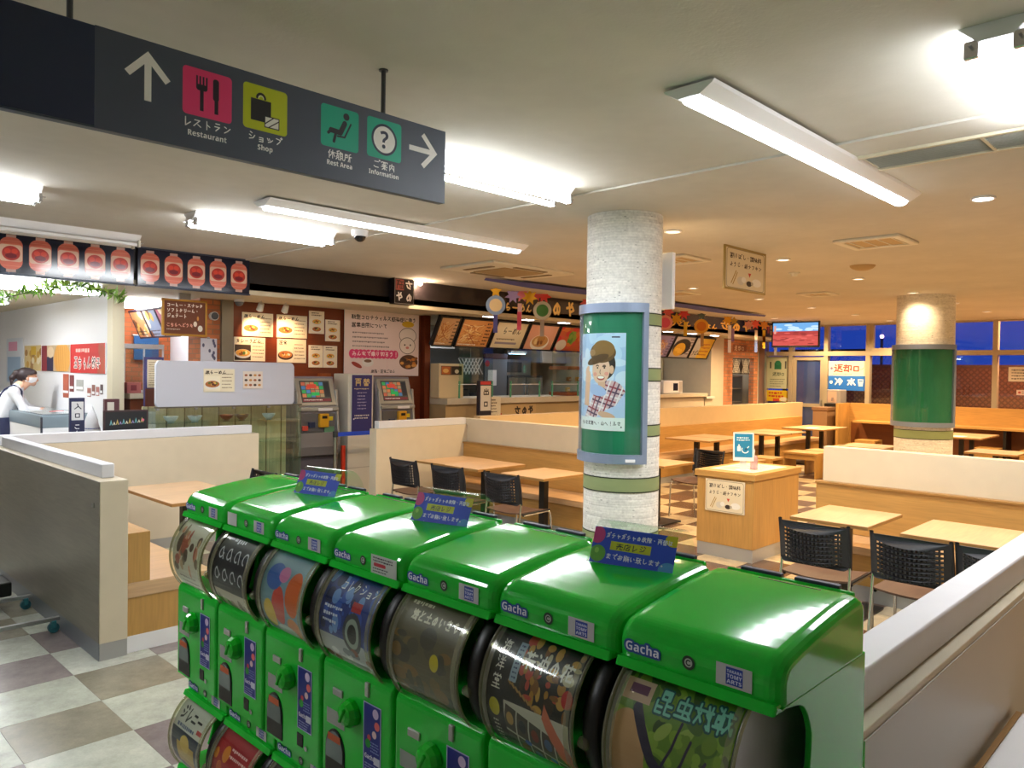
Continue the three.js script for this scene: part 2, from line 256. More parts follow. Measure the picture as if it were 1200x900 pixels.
// ---------------------------------------------------------------- floor of square tiles
const T = 0.45, TX = 1.334, TZ = -4.227;
const TILE = { white: ['#c9ccbd', '#c2c6b6', '#ced0c2'], beige: ['#9c9682', '#a29d89', '#96907d'], mauve: ['#8d8380', '#958a87', '#877c7a'], cream: ['#d6c3a0', '#cdbb98', '#dccaa8'], brown: ['#6d5546', '#75594a', '#675040'] };
const tileMats = {}; for (const k in TILE) tileMats[k] = TILE[k].map((c) => std(c, { roughness: 0.24, map: speckTex }));
function tileKind(i, j) {
  const far = i >= 7;
  if ((i + j) % 2 === 0) return far ? 'cream' : 'white';
  if (far) return 'brown';
  const q = (((j + 2) % 4) + 4) % 4; return q === 0 || q === 3 ? 'mauve' : 'beige';
}
{
  const floor = structGroup('floor');
  // slab with the colours of the tiles that lie beyond the ones laid singly
  const slab = (x0, x1, light, dark, joint) => {
    const tx = canvasTex(1024, 1024, (c) => { for (let i = 0; i < 16; i++) for (let j = 0; j < 16; j++) { fillR(c, (i + j) % 2 === 0 ? light : dark[(i >> 1) % 2], i * 64, j * 64, 64, 64); fillR(c, joint, i * 64, j * 64, 64, 1); fillR(c, joint, i * 64, j * 64, 1, 64); } });
    tx.wrapS = tx.wrapT = THREE.RepeatWrapping; tx.repeat.set(1 / (16 * T), 1 / (16 * T)); tx.offset.set(-TX / (16 * T), -TZ / (16 * T));
    part(floor, 'slab', lim(x0, x1, -0.15, -0.0012, -14.2, 4.2), std('#dddddd', { map: tx, roughness: 0.3 }));
  };
  const XS = TX + 7 * T;
  slab(-4.2, XS, '#c9ccbd', ['#9c9682', '#8d8380'], '#8a877c'); slab(XS, 22, '#d6c3a0', ['#6d5546', '#6d5546'], '#7a6b58');
  const g = metres(new THREE.BoxGeometry(T - 0.0022, 0.004, T - 0.0022));
  const skip = (x, z) => (x > 1.6 && x < 3.9 && z < -5 && z > -7.3 && x < 2.3) || (x > 1.2 && x < 1.35 && z > -2.5 && z < -0.6) || (x > 6.05 && z > -2.6) || (x > 6.05 && x < 6.6 && z < -4.7);
  let n = 0;
  const cand = [];
  for (let i = -3; i < 18; i++) for (let j = -10; j < 9; j++) {
    const x = TX + (i + 0.5) * T, z = TZ + (j + 0.5) * T; if (skip(x, z) || z < -8.6 || z > -0.7) continue;
    const a = Math.atan2(x, -z); if (a < 0.16 || a > 1.4) continue;      // what the picture's angle takes in
    cand.push([Math.hypot(x, z), i, j, x, z]);
  }
  cand.sort((a, b) => a[0] - b[0]);
  for (const [, i, j, x, z] of cand) { if (n++ >= 300) break; const k = tileKind(i, j); part(floor, 'tile', g, tileMats[k][Math.floor(rnd() * 3)], [x, -0.002, z], [0, Math.floor(rnd() * 4) * Math.PI / 2, 0]); }
}
// ---------------------------------------------------------------- shell
{
  const c = structGroup('ceiling');
  part(c, 'ceiling_field', lim(-4.2, 3.85, CEIL, CEIL + 0.15, FASCIA - 0.05, 4.2), M.ceiling);
  part(c, 'ceiling_field', lim(3.85, WINX + 0.2, CEIL - 0.012, CEIL + 0.15, FASCIA - 0.05, 4.2), M.ceiling);
  struct('wall_left', lim(-4.2, -4.0, 0, CEIL, -14.2, 4.2), M.wall);
  struct('wall_behind', lim(-4.2, WINX + 0.2, 0, CEIL, 4.0, 4.2), M.wall);
  struct('wall_shop_rear', lim(-4.2, WINX + 0.2, 0, SOFFIT, -14.2, -14.0), M.whiteWall);
  struct('wall_corridor', lim(0.9, 1.0, 0, SOFFIT, -14.0, -9.6), M.trim);
  const s = structGroup('ceiling_shop'); part(s, 'soffit', lim(-4.2, WINX + 0.2, SOFFIT, SOFFIT + 0.12, -14.2, FASCIA), std('#c9bda3', { roughness: 0.8, map: mottleTex }));
  const f = structGroup('wall_fascia');
  part(f, 'fascia_board', lim(-4.0, WINX, SOFFIT + 0.045, CEIL, FASCIA - 0.06, FASCIA), M.fascia);
  part(f, 'edge_strip', lim(-4.0, WINX, SOFFIT - 0.004, SOFFIT + 0.045, FASCIA - 0.06, FASCIA + 0.012), M.trim);
  // brown menu wall and the walls between the kitchens
  struct('wall_menu', lim(4.16, 7.02, 0, SOFFIT, SHOPWALL - 0.12, SHOPWALL), M.brownWall);
  struct('trim_1', lim(4.02, 4.16, 0, SOFFIT, SHOPWALL - 0.12, SHOPWALL + 0.06), std('#8d8573', { roughness: 0.4, metalness: 0.4 }));
  struct('trim_2', lim(7.02, 7.12, 0, SOFFIT, SHOPWALL - 0.12, SHOPWALL + 0.1), M.brownWall);
  struct('trim_3', lim(5.33, 5.5, 0, 1.66, SHOPWALL, SHOPWALL + 0.05), std('#a0521f', { roughness: 0.45, map: grainV }));
  struct('wall_kitchen_side', lim(4.05, 4.16, 0, SOFFIT, -14, SHOPWALL - 0.12), M.whiteWall);
  struct('wall_kitchen_rear', lim(4.16, 15.0, 0, SOFFIT, -12.1, -12.0), std('#9aa0a2', { roughness: 0.35, metalness: 0.3 }));
  struct('wall_between_kitchens', lim(12.0, 12.1, 0, SOFFIT, -12.0, -8.1), M.laminate);
  struct('wall_counter_end', lim(14.67, 15.2, 0, SOFFIT, -12.0, -8.42), M.laminate);
  // brick bay with the return hatch
  const brickTex = canvasTex(512, 512, (c) => { fillR(c, '#9a7b62', 0, 0, 512, 512); for (let j = 0; j < 16; j++) for (let i = 0; i < 9; i++) { const v = rnd(); fillR(c, `rgb(${178 + v * 36 | 0},${112 + v * 26 | 0},${72 + v * 20 | 0})`, (i - (j % 2) / 2) * 64 + 3, j * 32 + 3, 58, 26); } });
  brickTex.wrapS = brickTex.wrapT = THREE.RepeatWrapping; brickTex.repeat.set(0.62, 0.9);
  M.brick = std('#ffffff', { map: brickTex, roughness: 0.8 });
  const b = structGroup('wall_brick_bay');
  part(b, 'brick_pier', lim(15.2, 15.75, 0, SOFFIT, -8.62, -8.5), M.brick); part(b, 'brick_head', lim(15.75, 16.95, 2.1, SOFFIT, -8.62, -8.5), M.brick); part(b, 'brick_pier', lim(16.75, 16.95, 0, 2.1, -8.62, -8.5), M.brick);
  part(b, 'hatch_sill', lim(15.75, 16.75, 0, 1.05, -8.62, -8.45), M.steel); part(b, 'hatch_back', lim(15.6, 16.9, 0, SOFFIT, -9.4, -9.3), M.greyPanel);
  struct('wall_bay_side', lim(16.95, WINX + 0.2, 0, SOFFIT, -9.4, -8.5), M.trim);
  struct('trim_4', lim(16.98, 17.08, 0, SOFFIT, -8.5, -8.35), M.steel);
  // left shop
  struct('wall_shop_white', lim(2.9, 3.02, 0, SOFFIT, -14, -8.9), M.whiteWall);
  struct('trim_5', lim(2.85, 2.97, 0, SOFFIT, -8.9, -8.74), M.trim);
  struct('floor_shop', lim(1.0, 2.9, 0, 0.12, -14, -9.2), M.greyPanel);
  const bs = brickTex.clone(); bs.repeat.set(0.7, 1.1); bs.needsUpdate = true;
  struct('wall_cafe_rear', lim(3.02, 4.05, 0, SOFFIT, -10.35, -10.25), std('#e0b48c', { map: bs, roughness: 0.8 }));
  struct('wall_cafe_pier', lim(3.78, 4.02, 0, SOFFIT, SHOPWALL - 0.3, SHOPWALL + 0.02), std('#e8d2bc', { map: bs, roughness: 0.8 }));
}
// ---------------------------------------------------------------- window wall
{
  const zs = [-8.5, -7.86, -7.04, -6.13, -5.33, -4.53, -3.74, -2.95, -2.15, -1.35, -0.55, 0.25, 1.05, 1.85, 2.65, 3.45, 4.0];
  const W = 0.09;
  struct('wall_window_low', lim(WINX, WINX + 0.15, 0, 0.95, -6.13, 4.0), M.trim);
  struct('trim_6', lim(WINX - 0.02, WINX + 0.14, 2.83, CEIL, -8.6, 4.0), M.alu);
  struct('trim_7', lim(WINX - 0.03, WINX + 0.12, 2.17, 2.27, -8.6, 4.0), M.alu);
  for (let k = 0; k < zs.length - 1; k++) {
    const w = structGroup('window_' + (k + 1)), z0 = zs[k], z1 = zs[k + 1], door = k === 1, low = k < 3 ? 0.05 : 0.95;
    part(w, 'mullion', lim(WINX - 0.02, WINX + 0.12, 0, 2.83, z0 - W / 2, z0 + W / 2), M.alu);
    part(w, 'upper_pane', lim(WINX + 0.045, WINX + 0.051, 2.27, 2.83, z0 + W / 2, z1 - W / 2), M.glass);
    if (door) continue;
    part(w, 'lower_pane', lim(WINX + 0.045, WINX + 0.051, low, 2.17, z0 + W / 2, z1 - W / 2), M.glass);
    if (k === 3) { part(w, 'sash_rail', lim(WINX + 0.0, WINX + 0.08, 2.27, 2.33, z0 + W / 2, z1 - W / 2), M.alu); part(w, 'sash_stile', lim(WINX, WINX + 0.08, 2.33, 2.83, z0 + W / 2, z0 + 0.11), M.alu); }
  }
  const d = structGroup('door_1');
  for (const [a, b] of [[-7.81, -7.73], [-7.17, -7.09]]) part(d, 'stile', lim(WINX + 0.01, WINX + 0.07, 0.02, 2.15, a, b), M.alu);
  part(d, 'rail', lim(WINX + 0.01, WINX + 0.07, 2.07, 2.15, -7.73, -7.17), M.alu); part(d, 'rail', lim(WINX + 0.01, WINX + 0.07, 0.02, 0.2, -7.73, -7.17), M.alu); part(d, 'rail', lim(WINX + 0.01, WINX + 0.07, 1.0, 1.08, -7.73, -7.17), M.alu);
  part(d, 'blue_film', lim(WINX + 0.044, WINX + 0.046, 0.2, 2.07, -7.73, -7.17), std('#3d4c94', { roughness: 0.5 })); part(d, 'door_pane', lim(WINX + 0.035, WINX + 0.041, 0.2, 2.07, -7.73, -7.17), M.glass); part(d, 'handle', rbox(0.03, 0.25, 0.03, 0.008), M.steel, [WINX - 0.02, 1.05, -7.13]);
  struct('wall_right_corner', lim(WINX, WINX + 0.2, 0, CEIL, -9.4, -8.5), M.trim);
}
// outside the windows at dusk
{
  solo('outdoor_ground', 'dark asphalt yard outside the windows', 'ground', lim(WINX + 0.4, 60, -0.25, -0.15, -30, 30), std('#2a2c33', { roughness: 0.9, map: speckTex }));
  const t = thing('lattice_fence', 'brown lattice screen standing outside the windows', 'fence', [20.2, -0.15, -0.4]);
  const tex = canvasTex(256, 256, (c) => { fillR(c, '#8a5636', 0, 0, 256, 256); c.strokeStyle = '#6a4028'; c.lineWidth = 16; for (let i = -4; i < 9; i++) { c.beginPath(); c.moveTo(i * 64, 0); c.lineTo(i * 64 + 256, 256); c.moveTo(i * 64 + 256, 0); c.lineTo(i * 64, 256); c.stroke(); } });
  tex.wrapS = tex.wrapT = THREE.RepeatWrapping; tex.repeat.set(2, 2);
  part(t, 'lattice_panel', lim(-0.03, 0.03, 0, 2.1, -7.4, 9), std('#ffffff', { map: tex, roughness: 0.8 }));
  part(t, 'top_rail', lim(-0.05, 0.05, 2.1, 2.17, -7.4, 9), std('#6a4430', { roughness: 0.7 }));
  for (let z = -7.35; z < 9; z += 2.5) part(t, 'post', lim(-0.06, 0.06, 0, 2.2, z - 0.05, z + 0.05), std('#5a3a2a', { roughness: 0.7 }));
  const h = thing('canopy_beam', 'dark canopy beam outside the upper windows on two posts', 'canopy', [18.6, 0, -7.1]); part(h, 'beam', lim(-0.08, 0.08, 2.24, 2.36, -1.6, 1.3, 0.01), std('#15161d', { roughness: 0.8 })); for (const z of [-1.5, 1.2]) part(h, 'post', lim(-0.04, 0.04, -0.15, 2.24, z - 0.04, z + 0.04), std('#1a1b22', { roughness: 0.8 }));
  const l = thing('street_lamp', 'small pinkish street lamp glowing outside the upper window', 'lamp', [30, -0.15, -10.15]);
  part(l, 'pole', cyl(0.05, 3.3, 10), M.darkSteel, [0, 1.65, 0]); part(l, 'lamp_head', new THREE.SphereGeometry(0.07, 14, 10), std('#ffffff', { emissive: '#ffb0c0', emissiveIntensity: 5 }), [0, 3.36, 0]);
  const pl = new THREE.PointLight('#ffb0c0', 3); pl.position.set(0, 3.36, 0); l.add(pl);
  const e = thing('eave_light', 'warm lamp under the eaves outside the windows', 'light', [17.9, 2.9, -2.5]); part(e, 'arm', lim(-0.5, 0.02, -0.02, 0.02, -0.02, 0.02), M.darkSteel); part(e, 'lamp_globe', new THREE.SphereGeometry(0.09, 18, 12), std('#ffffff', { emissive: '#ffc890', emissiveIntensity: 4 }), [0, -0.1, 0]);
  const el = new THREE.PointLight('#ffb078', 26); el.position.set(0, -0.1, 0); e.add(el);
}
// ---------------------------------------------------------------- row of seven green capsule machines, two tiers each (fronts face -X)
{
  const W = 0.3, N = 7, Z0 = -2.59;                                   // Z0: far end of the row
  const cardGeo = (r, a0, a1, w) => {                                 // curved card on a drum: axis Z, front is -X
    const n = 14, pos = [], uv = [], idx = [];
    for (let i = 0; i <= n; i++) { const a = a0 + (a1 - a0) * i / n; for (const s of [0, 1]) { pos.push(-r * Math.cos(a), r * Math.sin(a), (s - 0.5) * w); uv.push(s, i / n); } }
    for (let i = 0; i < n; i++) { const k = 2 * i; idx.push(k, k + 1, k + 2, k + 1, k + 3, k + 2); }
    const g = new THREE.BufferGeometry(); g.setAttribute('position', new THREE.Float32BufferAttribute(pos, 3)); g.setAttribute('uv', new THREE.Float32BufferAttribute(uv, 2)); g.setIndex(idx); g.computeVertexNormals(); return g;
  };
  const lidGeo = (() => {
    const s = new THREE.Shape(); s.moveTo(0.018, 0.006); s.lineTo(0.016, 0.03); s.quadraticCurveTo(0.018, 0.052, 0.046, 0.057); s.quadraticCurveTo(0.2, 0.084, 0.305, 0.088); s.quadraticCurveTo(0.318, 0.088, 0.318, 0.076); s.lineTo(0.318, 0.006); s.lineTo(0.018, 0.006);
    return new THREE.ExtrudeGeometry(s, { depth: W - 0.06, bevelEnabled: true, bevelSize: 0.018, bevelThickness: 0.028, bevelSegments: 5, curveSegments: 10 }).translate(0, 0, -(W - 0.06) / 2);
  })();
  const lipGeo = prism([[-0.008, 0], [0.32, 0], [0.32, 0.008], [-0.004, 0.008]], W - 0.02, 0.004).translate(0, -0.004, -(W - 0.02) / 2);
  const drumGeo = new THREE.CylinderGeometry(0.15, 0.15, W - 0.07, 48, 1, true).rotateX(Math.PI / 2);
  const rimGeo = new THREE.TorusGeometry(0.15, 0.0035, 8, 48);
  const rimFlat = new THREE.CylinderGeometry(0.152, 0.152, 0.012, 48, 1, true).rotateX(Math.PI / 2);
  const capGeo = new THREE.LatheGeometry([[0.02, 0], [0.1, 0.002], [0.13, 0.008], [0.139, 0.02], [0.139, 0.042], [0.13, 0.05], [0, 0.051]].map(([a, b]) => new THREE.Vector2(a, b)), 40).rotateX(Math.PI / 2);
  const hubGeo = new THREE.LatheGeometry([[0, 0], [0.011, 0], [0.012, 0.014], [0.006, 0.02], [0, 0.02]].map(([a, b]) => new THREE.Vector2(a, b)), 16).rotateX(Math.PI / 2);
  const boxGeo = (() => {
    const s = new THREE.Shape(); s.moveTo(0, 0.012); s.lineTo(0, 0.285); s.quadraticCurveTo(0.002, 0.305, 0.03, 0.308); s.lineTo(0.33, 0.308); s.lineTo(0.33, 0); s.lineTo(0.012, 0); s.lineTo(0, 0.012);
    return new THREE.ExtrudeGeometry(s, { depth: W - 0.03, bevelEnabled: true, bevelSize: 0.008, bevelThickness: 0.009, bevelSegments: 3, curveSegments: 6 }).translate(0.008, 0, -(W - 0.03) / 2);
  })();
  const sideGeo = (() => {                                            // cheek beside the drum, with the arch cut round it
    const s = new THREE.Shape(); s.moveTo(0.02, 0.54); s.lineTo(0.345, 0.54); s.lineTo(0.345, 0.02); s.lineTo(0.16, 0.02); s.lineTo(0.13, 0.29); s.lineTo(0.1, 0.33); s.quadraticCurveTo(0.125, 0.4, 0.125, 0.47); s.quadraticCurveTo(0.11, 0.525, 0.07, 0.532); s.lineTo(0.02, 0.54);
    return new THREE.ExtrudeGeometry(s, { depth: 0.006, bevelEnabled: true, bevelSize: 0.002, bevelThickness: 0.002, bevelSegments: 2 });
  })();
  const backGeo = lim(0.315, 0.338, 0, 0.54, -W / 2 + 0.008, W / 2 - 0.008);
  const knobGeo = (() => {                                            // faceted dome
    const g = new THREE.LatheGeometry([[0, 0.03], [0.014, 0.029], [0.026, 0.024], [0.033, 0.012], [0.034, 0]].map(([a, b]) => new THREE.Vector2(a, b)), 10).rotateZ(Math.PI / 2); return g.toNonIndexed();
  })(); knobGeo.computeVertexNormals();
  const gripGeo = rbox(0.016, 0.04, 0.01, 0.005, 2);
  const plane = (w, h) => memo('gp' + w + ',' + h, () => new THREE.PlaneGeometry(w, h).rotateY(-Math.PI / 2));
  const archGeo = (() => { const s = new THREE.Shape(); s.moveTo(-0.042, -0.065); s.lineTo(0.042, -0.065); s.lineTo(0.042, 0.0); s.absellipse(0, 0, 0.042, 0.055, 0, Math.PI); s.lineTo(-0.042, -0.065); return new THREE.ExtrudeGeometry(s, { depth: 0.003, bevelEnabled: false }).rotateY(-Math.PI / 2); })();
  const flapGeo = (() => { const s = new THREE.Shape(); s.moveTo(-0.037, -0.02); s.lineTo(0.037, -0.02); s.lineTo(0.037, 0.0); s.absellipse(0, 0, 0.037, 0.05, 0, Math.PI); s.lineTo(-0.037, -0.02); return new THREE.ExtrudeGeometry(s, { depth: 0.002, bevelEnabled: false }).rotateY(-Math.PI / 2); })();
  const logo = print(256, 128, (c) => { c.clearRect(0, 0, 256, 128); c.font = 'bold 84px sans-serif'; c.textBaseline = 'middle'; c.lineJoin = 'round'; c.lineWidth = 30; c.strokeStyle = '#1d4fa0'; c.strokeText('Gacha', 12, 66, 232); c.fillStyle = '#eef4ff'; c.fillText('Gacha', 12, 66, 232); }, { transparent: true, alphaTest: 0.5 });
  const tomy = print(128, 96, (c) => { fillR(c, '#c9ccd0', 0, 0, 128, 96); fillR(c, '#1d3fa8', 36, 10, 60, 76); c.fillStyle = '#e8ecff'; c.textAlign = 'center'; c.font = 'bold 18px sans-serif'; c.fillText('TAKARA', 66, 34, 54); c.font = 'bold 24px sans-serif'; c.fillText('TOMY', 66, 57, 54); c.fillText('ARTS', 66, 80, 54); });
  const lock = print(64, 64, (c) => { fillR(c, '#20402a', 0, 0, 64, 64); blob(c, '#20402a', 32, 32, 27); blob(c, '#b8c4b8', 32, 32, 20); c.strokeStyle = '#20402a'; c.lineWidth = 6; c.beginPath(); c.arc(32, 32, 11, 0.6, 5.7); c.stroke(); });
  const sticker = print(96, 220, (c) => { fillR(c, '#b9c2e6', 0, 0, 96, 220); fillR(c, '#1b2a86', 4, 4, 88, 212); for (const [x, y, r, k] of [[66, 26, 16, '#d8c7e8'], [74, 62, 14, '#e66a6a'], [60, 92, 12, '#f0d0d0'], [32, 108, 10, '#d04a50']]) blob(c, k, x, y, r); blob(c, '#16a02c', 26, 128, 14); c.fillStyle = '#ffffff'; c.font = 'bold 22px sans-serif'; c.fillText('Gacha', 8, 176, 56); fillR(c, '#d8dcea', 58, 160, 32, 24); lines(c, '#8fa0d8', 40, 118, 50, 4, 9, 5); lines(c, '#aab6e2', 10, 190, 76, 3, 9, 5); });
  const plate = std('#9aa59c', { roughness: 0.4 }), slotMat = std('#b9bcb8', { roughness: 0.35, metalness: 0.4 });
  const flapMat = phy('#8fa0a0', { roughness: 0.15, transmission: 0.4, thickness: 0 });
  const cards = [
    ['pale card with small brown figures', (c) => { fillR(c, '#cfcdb8', 0, 0, 256, 256); for (let i = 0; i < 26; i++) blob(c, ['#a8543c', '#7d6a4c', '#b89a70', '#5c4a3a', '#c98a6a'][i % 5], 30 + rnd() * 190, 40 + rnd() * 120, 6 + rnd() * 16, 8 + rnd() * 22); lines(c, '#6a5a4a', 40, 180, 170, 3, 18, 8); }],
    ['black card with white looping scribbles', (c) => { fillR(c, '#c6b8a4', 0, 0, 256, 256); fillR(c, '#171a2a', 0, 0, 256, 165); c.strokeStyle = '#d9dce4'; c.lineWidth = 5; for (let r = 0; r < 2; r++) for (let i = 0; i < 4; i++) { const x = 34 + i * 58, y = 62 + r * 58; c.beginPath(); c.arc(x, y, 15, 0.5 * i, 4.4 + i * 0.4); c.lineTo(x + 24, y + 18 - 12 * r); c.stroke(); } lines(c, '#dfe3ee', 70, 14, 120, 1, 10, 16); for (let i = 0; i < 8; i++) blob(c, ['#8d7a68', '#e2d6c4', '#6b5546'][i % 3], 20 + i * 30, 205 + rnd() * 30, 16, 24); }],
    ['bright card of orange, yellow and blue shapes', (c) => { fillR(c, '#7aa0b4', 0, 0, 256, 256); for (const [k, x, y, a, b] of [['#e2641e', 196, 100, 44, 56], ['#d8402a', 112, 140, 40, 50], ['#e8c21e', 50, 170, 36, 40], ['#2f5fb4', 70, 70, 50, 34], ['#d77ab0', 120, 60, 30, 20], ['#e88a3a', 190, 190, 40, 30], ['#c4d6dc', 130, 215, 60, 26]]) blob(c, k, x, y, a, b); }],
    ['deep blue card with a round lens', (c) => { fillR(c, '#b7bfc9', 0, 0, 256, 256); fillR(c, '#16348e', 0, 0, 256, 150); for (let i = 0; i < 50; i++) blob(c, ['#2a56c0', '#6f9ae0', '#0d2060'][i % 3], rnd() * 256, rnd() * 150, 5 + rnd() * 16); jp(c, 'コレクション', 60, 16, 30, { color: '#f2f5ff' }); lines(c, '#e6ecff', 20, 84, 90, 3, 16, 8); blob(c, '#3a3f4a', 170, 130, 46); blob(c, '#9fb0a8', 170, 130, 34); blob(c, '#12151c', 170, 130, 22); fillR(c, '#c02a2a', 150, 60, 46, 22); for (let i = 0; i < 14; i++) blob(c, ['#8c3a2a', '#6d7886', '#dfe4ea'][i % 3], rnd() * 256, 170 + rnd() * 80, 18, 10); }],
    ['dim brown card with a yellow dot', (c) => { fillR(c, '#6a6048', 0, 0, 256, 256); for (let i = 0; i < 40; i++) blob(c, ['#7d6a44', '#5a5442', '#8a6a3c', '#4c4a3c'][i % 4], rnd() * 256, 60 + rnd() * 190, 10 + rnd() * 24, 6 + rnd() * 18); jp(c, '海と土のいきもの', 40, 26, 26, { color: '#f0ead6', lw: 4 }); lines(c, '#e6dfc8', 20, 10, 90, 1, 10, 10); blob(c, '#d6c41e', 170, 116, 17); }],
    ['black card lettered in white over golden insects', (c) => { fillR(c, '#1c1a1a', 0, 0, 512, 512); for (let i = 0; i < 60; i++) blob(c, ['#b8862c', '#8a5a24', '#d0a24a', '#3a2a1e', '#d8d0b0', '#c9503a'][i % 6], 150 + rnd() * 350, 20 + rnd() * 240, 10 + rnd() * 26, 8 + rnd() * 20); for (let i = 0; i < 10; i++) { c.save(); c.translate(150 + i * 24, 190 + i * 9); c.rotate(0.6); fillR(c, '#b48a4a', -22, -8, 46, 10); fillR(c, '#2a1c14', -22, 2, 46, 7); c.restore(); } fillR(c, '#d7d3c6', 100, 250, 400, 250); c.save(); c.rotate(0.2); for (let i = 0; i < 5; i++) for (let j = 0; j < 2; j++) { fillR(c, '#4e463c', 180 + i * 74, 230 + j * 105, 66, 96); blob(c, ['#c49a5a', '#262a30', '#8a3a2a', '#4a6a9a'][(i + j) % 4], 212 + i * 74, 276 + j * 105, 22, 26); } c.restore(); fillR(c, '#16141a', 0, 0, 118, 512); jp(c, '海洋堂', 34, 40, 58, { v: 1, color: '#eceae2', lw: 5 }); blob(c, '#d0c41e', 58, 290, 34); lines(c, '#d8d4c4', 40, 340, 36, 8, 18, 10); fillR(c, '#9db6cc', 136, 40, 44, 140); lines(c, '#2a3a6a', 146, 50, 24, 8, 16, 8); jp(c, '若冲の花', 184, 54, 72, { color: '#fbfaf4', lw: 9 }); c.fillStyle = '#e0785a'; c.beginPath(); c.moveTo(360, 210); c.lineTo(500, 360); c.lineTo(490, 470); c.lineTo(350, 260); c.fill(); blob(c, '#c62a28', 476, 170, 30); for (const [x, y] of [[240, 390], [370, 430]]) blob(c, '#2f6ad0', x, y, 20, 12); }],
    ['leafy green card with a violet beetle', (c) => { fillR(c, '#6d9a2c', 0, 0, 512, 512); for (let i = 0; i < 90; i++) blob(c, ['#8db83a', '#4f7a24', '#a8c85a', '#3a5a1c', '#7aa030'][i % 5], rnd() * 512, rnd() * 330, 12 + rnd() * 40, 8 + rnd() * 24, rnd() * 3); blob(c, '#d6a878', 66, 250, 96, 130); blob(c, '#8a5a3a', 110, 430, 150, 60); c.strokeStyle = '#2a2048'; c.lineCap = 'round'; c.lineWidth = 40; c.beginPath(); c.moveTo(100, 110); c.lineTo(190, 240); c.lineTo(290, 320); c.lineTo(420, 460); c.stroke(); c.lineWidth = 10; for (const [a, b, x, y] of [[230, 260, 300, 110], [270, 290, 350, 150], [300, 330, 420, 190], [200, 300, 120, 380], [330, 400, 240, 480]]) { c.beginPath(); c.moveTo(a, b); c.lineTo((a + x) / 2 + 12, (b + y) / 2); c.lineTo(x, y); c.stroke(); } blob(c, '#3a3488', 290, 330, 66, 92, -0.5); blob(c, '#5a68c8', 280, 310, 36, 62, -0.4); blob(c, '#c05a2a', 170, 470, 60, 40); blob(c, '#88b0b0', 380, 470, 70, 36); fillR(c, '#d8b8a0', 14, 24, 130, 70); fillR(c, '#6a2a5a', 40, 40, 84, 30); jp(c, '昆虫対戦', 160, 26, 82, { color: '#0f5a5a', lw: 22 }); jp(c, '昆虫対戦', 160, 26, 82, { color: '#8ae0d0', lw: 9 }); fillR(c, '#e8e0d0', 40, 346, 104, 46); jp(c, '200円', 46, 350, 36, { color: '#2a2a2a', lw: 6 }); }],
  ].map(([l, d]) => [l, print(512, 512, (c) => { c.save(); if (!/lettered|leafy/.test(l)) c.scale(2, 2); d(c); c.restore(); }, { roughness: 0.4 })]);
  const lowCards = [
    (c) => { fillR(c, '#cfcfc4', 0, 0, 256, 256); fillR(c, '#26344a', 0, 86, 256, 170); fillR(c, '#c9a22a', 50, 120, 150, 70); blob(c, '#d8b43a', 120, 120, 40, 26); blob(c, '#1a1e28', 80, 200, 30, 14); jp(c, 'ジレニー', 20, 18, 46, { color: '#1a1a1e', lw: 6 }); lines(c, '#4a5a80', 30, 70, 150, 1, 10, 12); fillR(c, '#c44a4a', 190, 60, 40, 12); },
    (c) => { fillR(c, '#b02430', 0, 0, 256, 256); for (let i = 0; i < 18; i++) blob(c, ['#e08a2a', '#e8b45a', '#c85a2a'][i % 3], 10 + rnd() * 90, 60 + rnd() * 190, 14 + rnd() * 18); jp(c, 'ミトじん', 100, 90, 44, { color: '#ffe8e8', lw: 7 }); lines(c, '#f4d0d0', 100, 40, 130, 2, 18, 9); fillR(c, '#d8c8b0', 100, 190, 130, 60); },
    (c) => { fillR(c, '#3a3c34', 0, 0, 256, 256); for (let i = 0; i < 24; i++) blob(c, ['#8a8460', '#5a6048', '#b0a060'][i % 3], rnd() * 256, rnd() * 256, 12 + rnd() * 20); },
  ].map((d) => print(256, 256, d, { roughness: 0.4 }));
  const upperCard = cardGeo(0.144, -0.95, 0.95, W - 0.085);
  const white1 = std('#d6dad8', { roughness: 0.5 });
  const notice = print(128, 96, (c) => { fillR(c, '#cfd6d0', 0, 0, 128, 96); lines(c, '#3a3a44', 10, 12, 108, 2, 14, 8); rr(c, '#c83a4a', 14, 40, 60, 18, 6); lines(c, '#3a3a44', 10, 66, 90, 2, 14, 8); });

  for (let k = 0; k < N; k++) {
    const zc = Z0 + (k + 0.5) * W;
    const t = thing('capsule_machine', 'green capsule machine showing a ' + cards[k][0], 'capsule machine', [1.06, 0, zc], 0, 'row of green capsule machines');
    for (let tier = 1; tier >= 0; tier--) {
      const y = tier ? 0.69 : 0.085, top = tier === 1;
      // lower box with its fittings
      const b = part(t, 'coin_box', boxGeo, M.gacha, [-0.01, y, 0]);
      const fx = -0.0015;
      const kn = part(t, 'turn_knob', knobGeo, M.gachaKnob, [-0.012, y + 0.203, -0.01]); part(kn, 'knob_grip', gripGeo, M.gachaKnob, [-0.026, 0, 0], [0.5, 0, 0]);
      part(b, 'blue_sticker', plane(0.07, 0.165), sticker, [fx, 0.165, 0.072]);
      part(b, 'notice_plate', plane(0.078, 0.038), plate, [fx, 0.165, -0.082]);
      part(b, 'coin_return', rbox(0.006, 0.018, 0.042, 0.002), slotMat, [-0.001, 0.232, -0.072]);
      part(b, 'coin_slot', rbox(0.008, 0.034, 0.014, 0.002), slotMat, [-0.001, 0.277, 0.052]);
      const o = part(b, 'capsule_outlet', archGeo, M.black, [0.001, 0.082, -0.083]); part(o, 'outlet_flap', flapGeo, flapMat, [-0.0032, 0.0, 0]); part(o, 'price_label', plane(0.055, 0.018), std('#c25a2a', { roughness: 0.5 }), [-0.0058, 0.034, 0]);
      part(b, 'exchange_slot', rbox(0.003, 0.034, 0.03, 0.001), M.black, [-0.0002, 0.052, 0.05]);
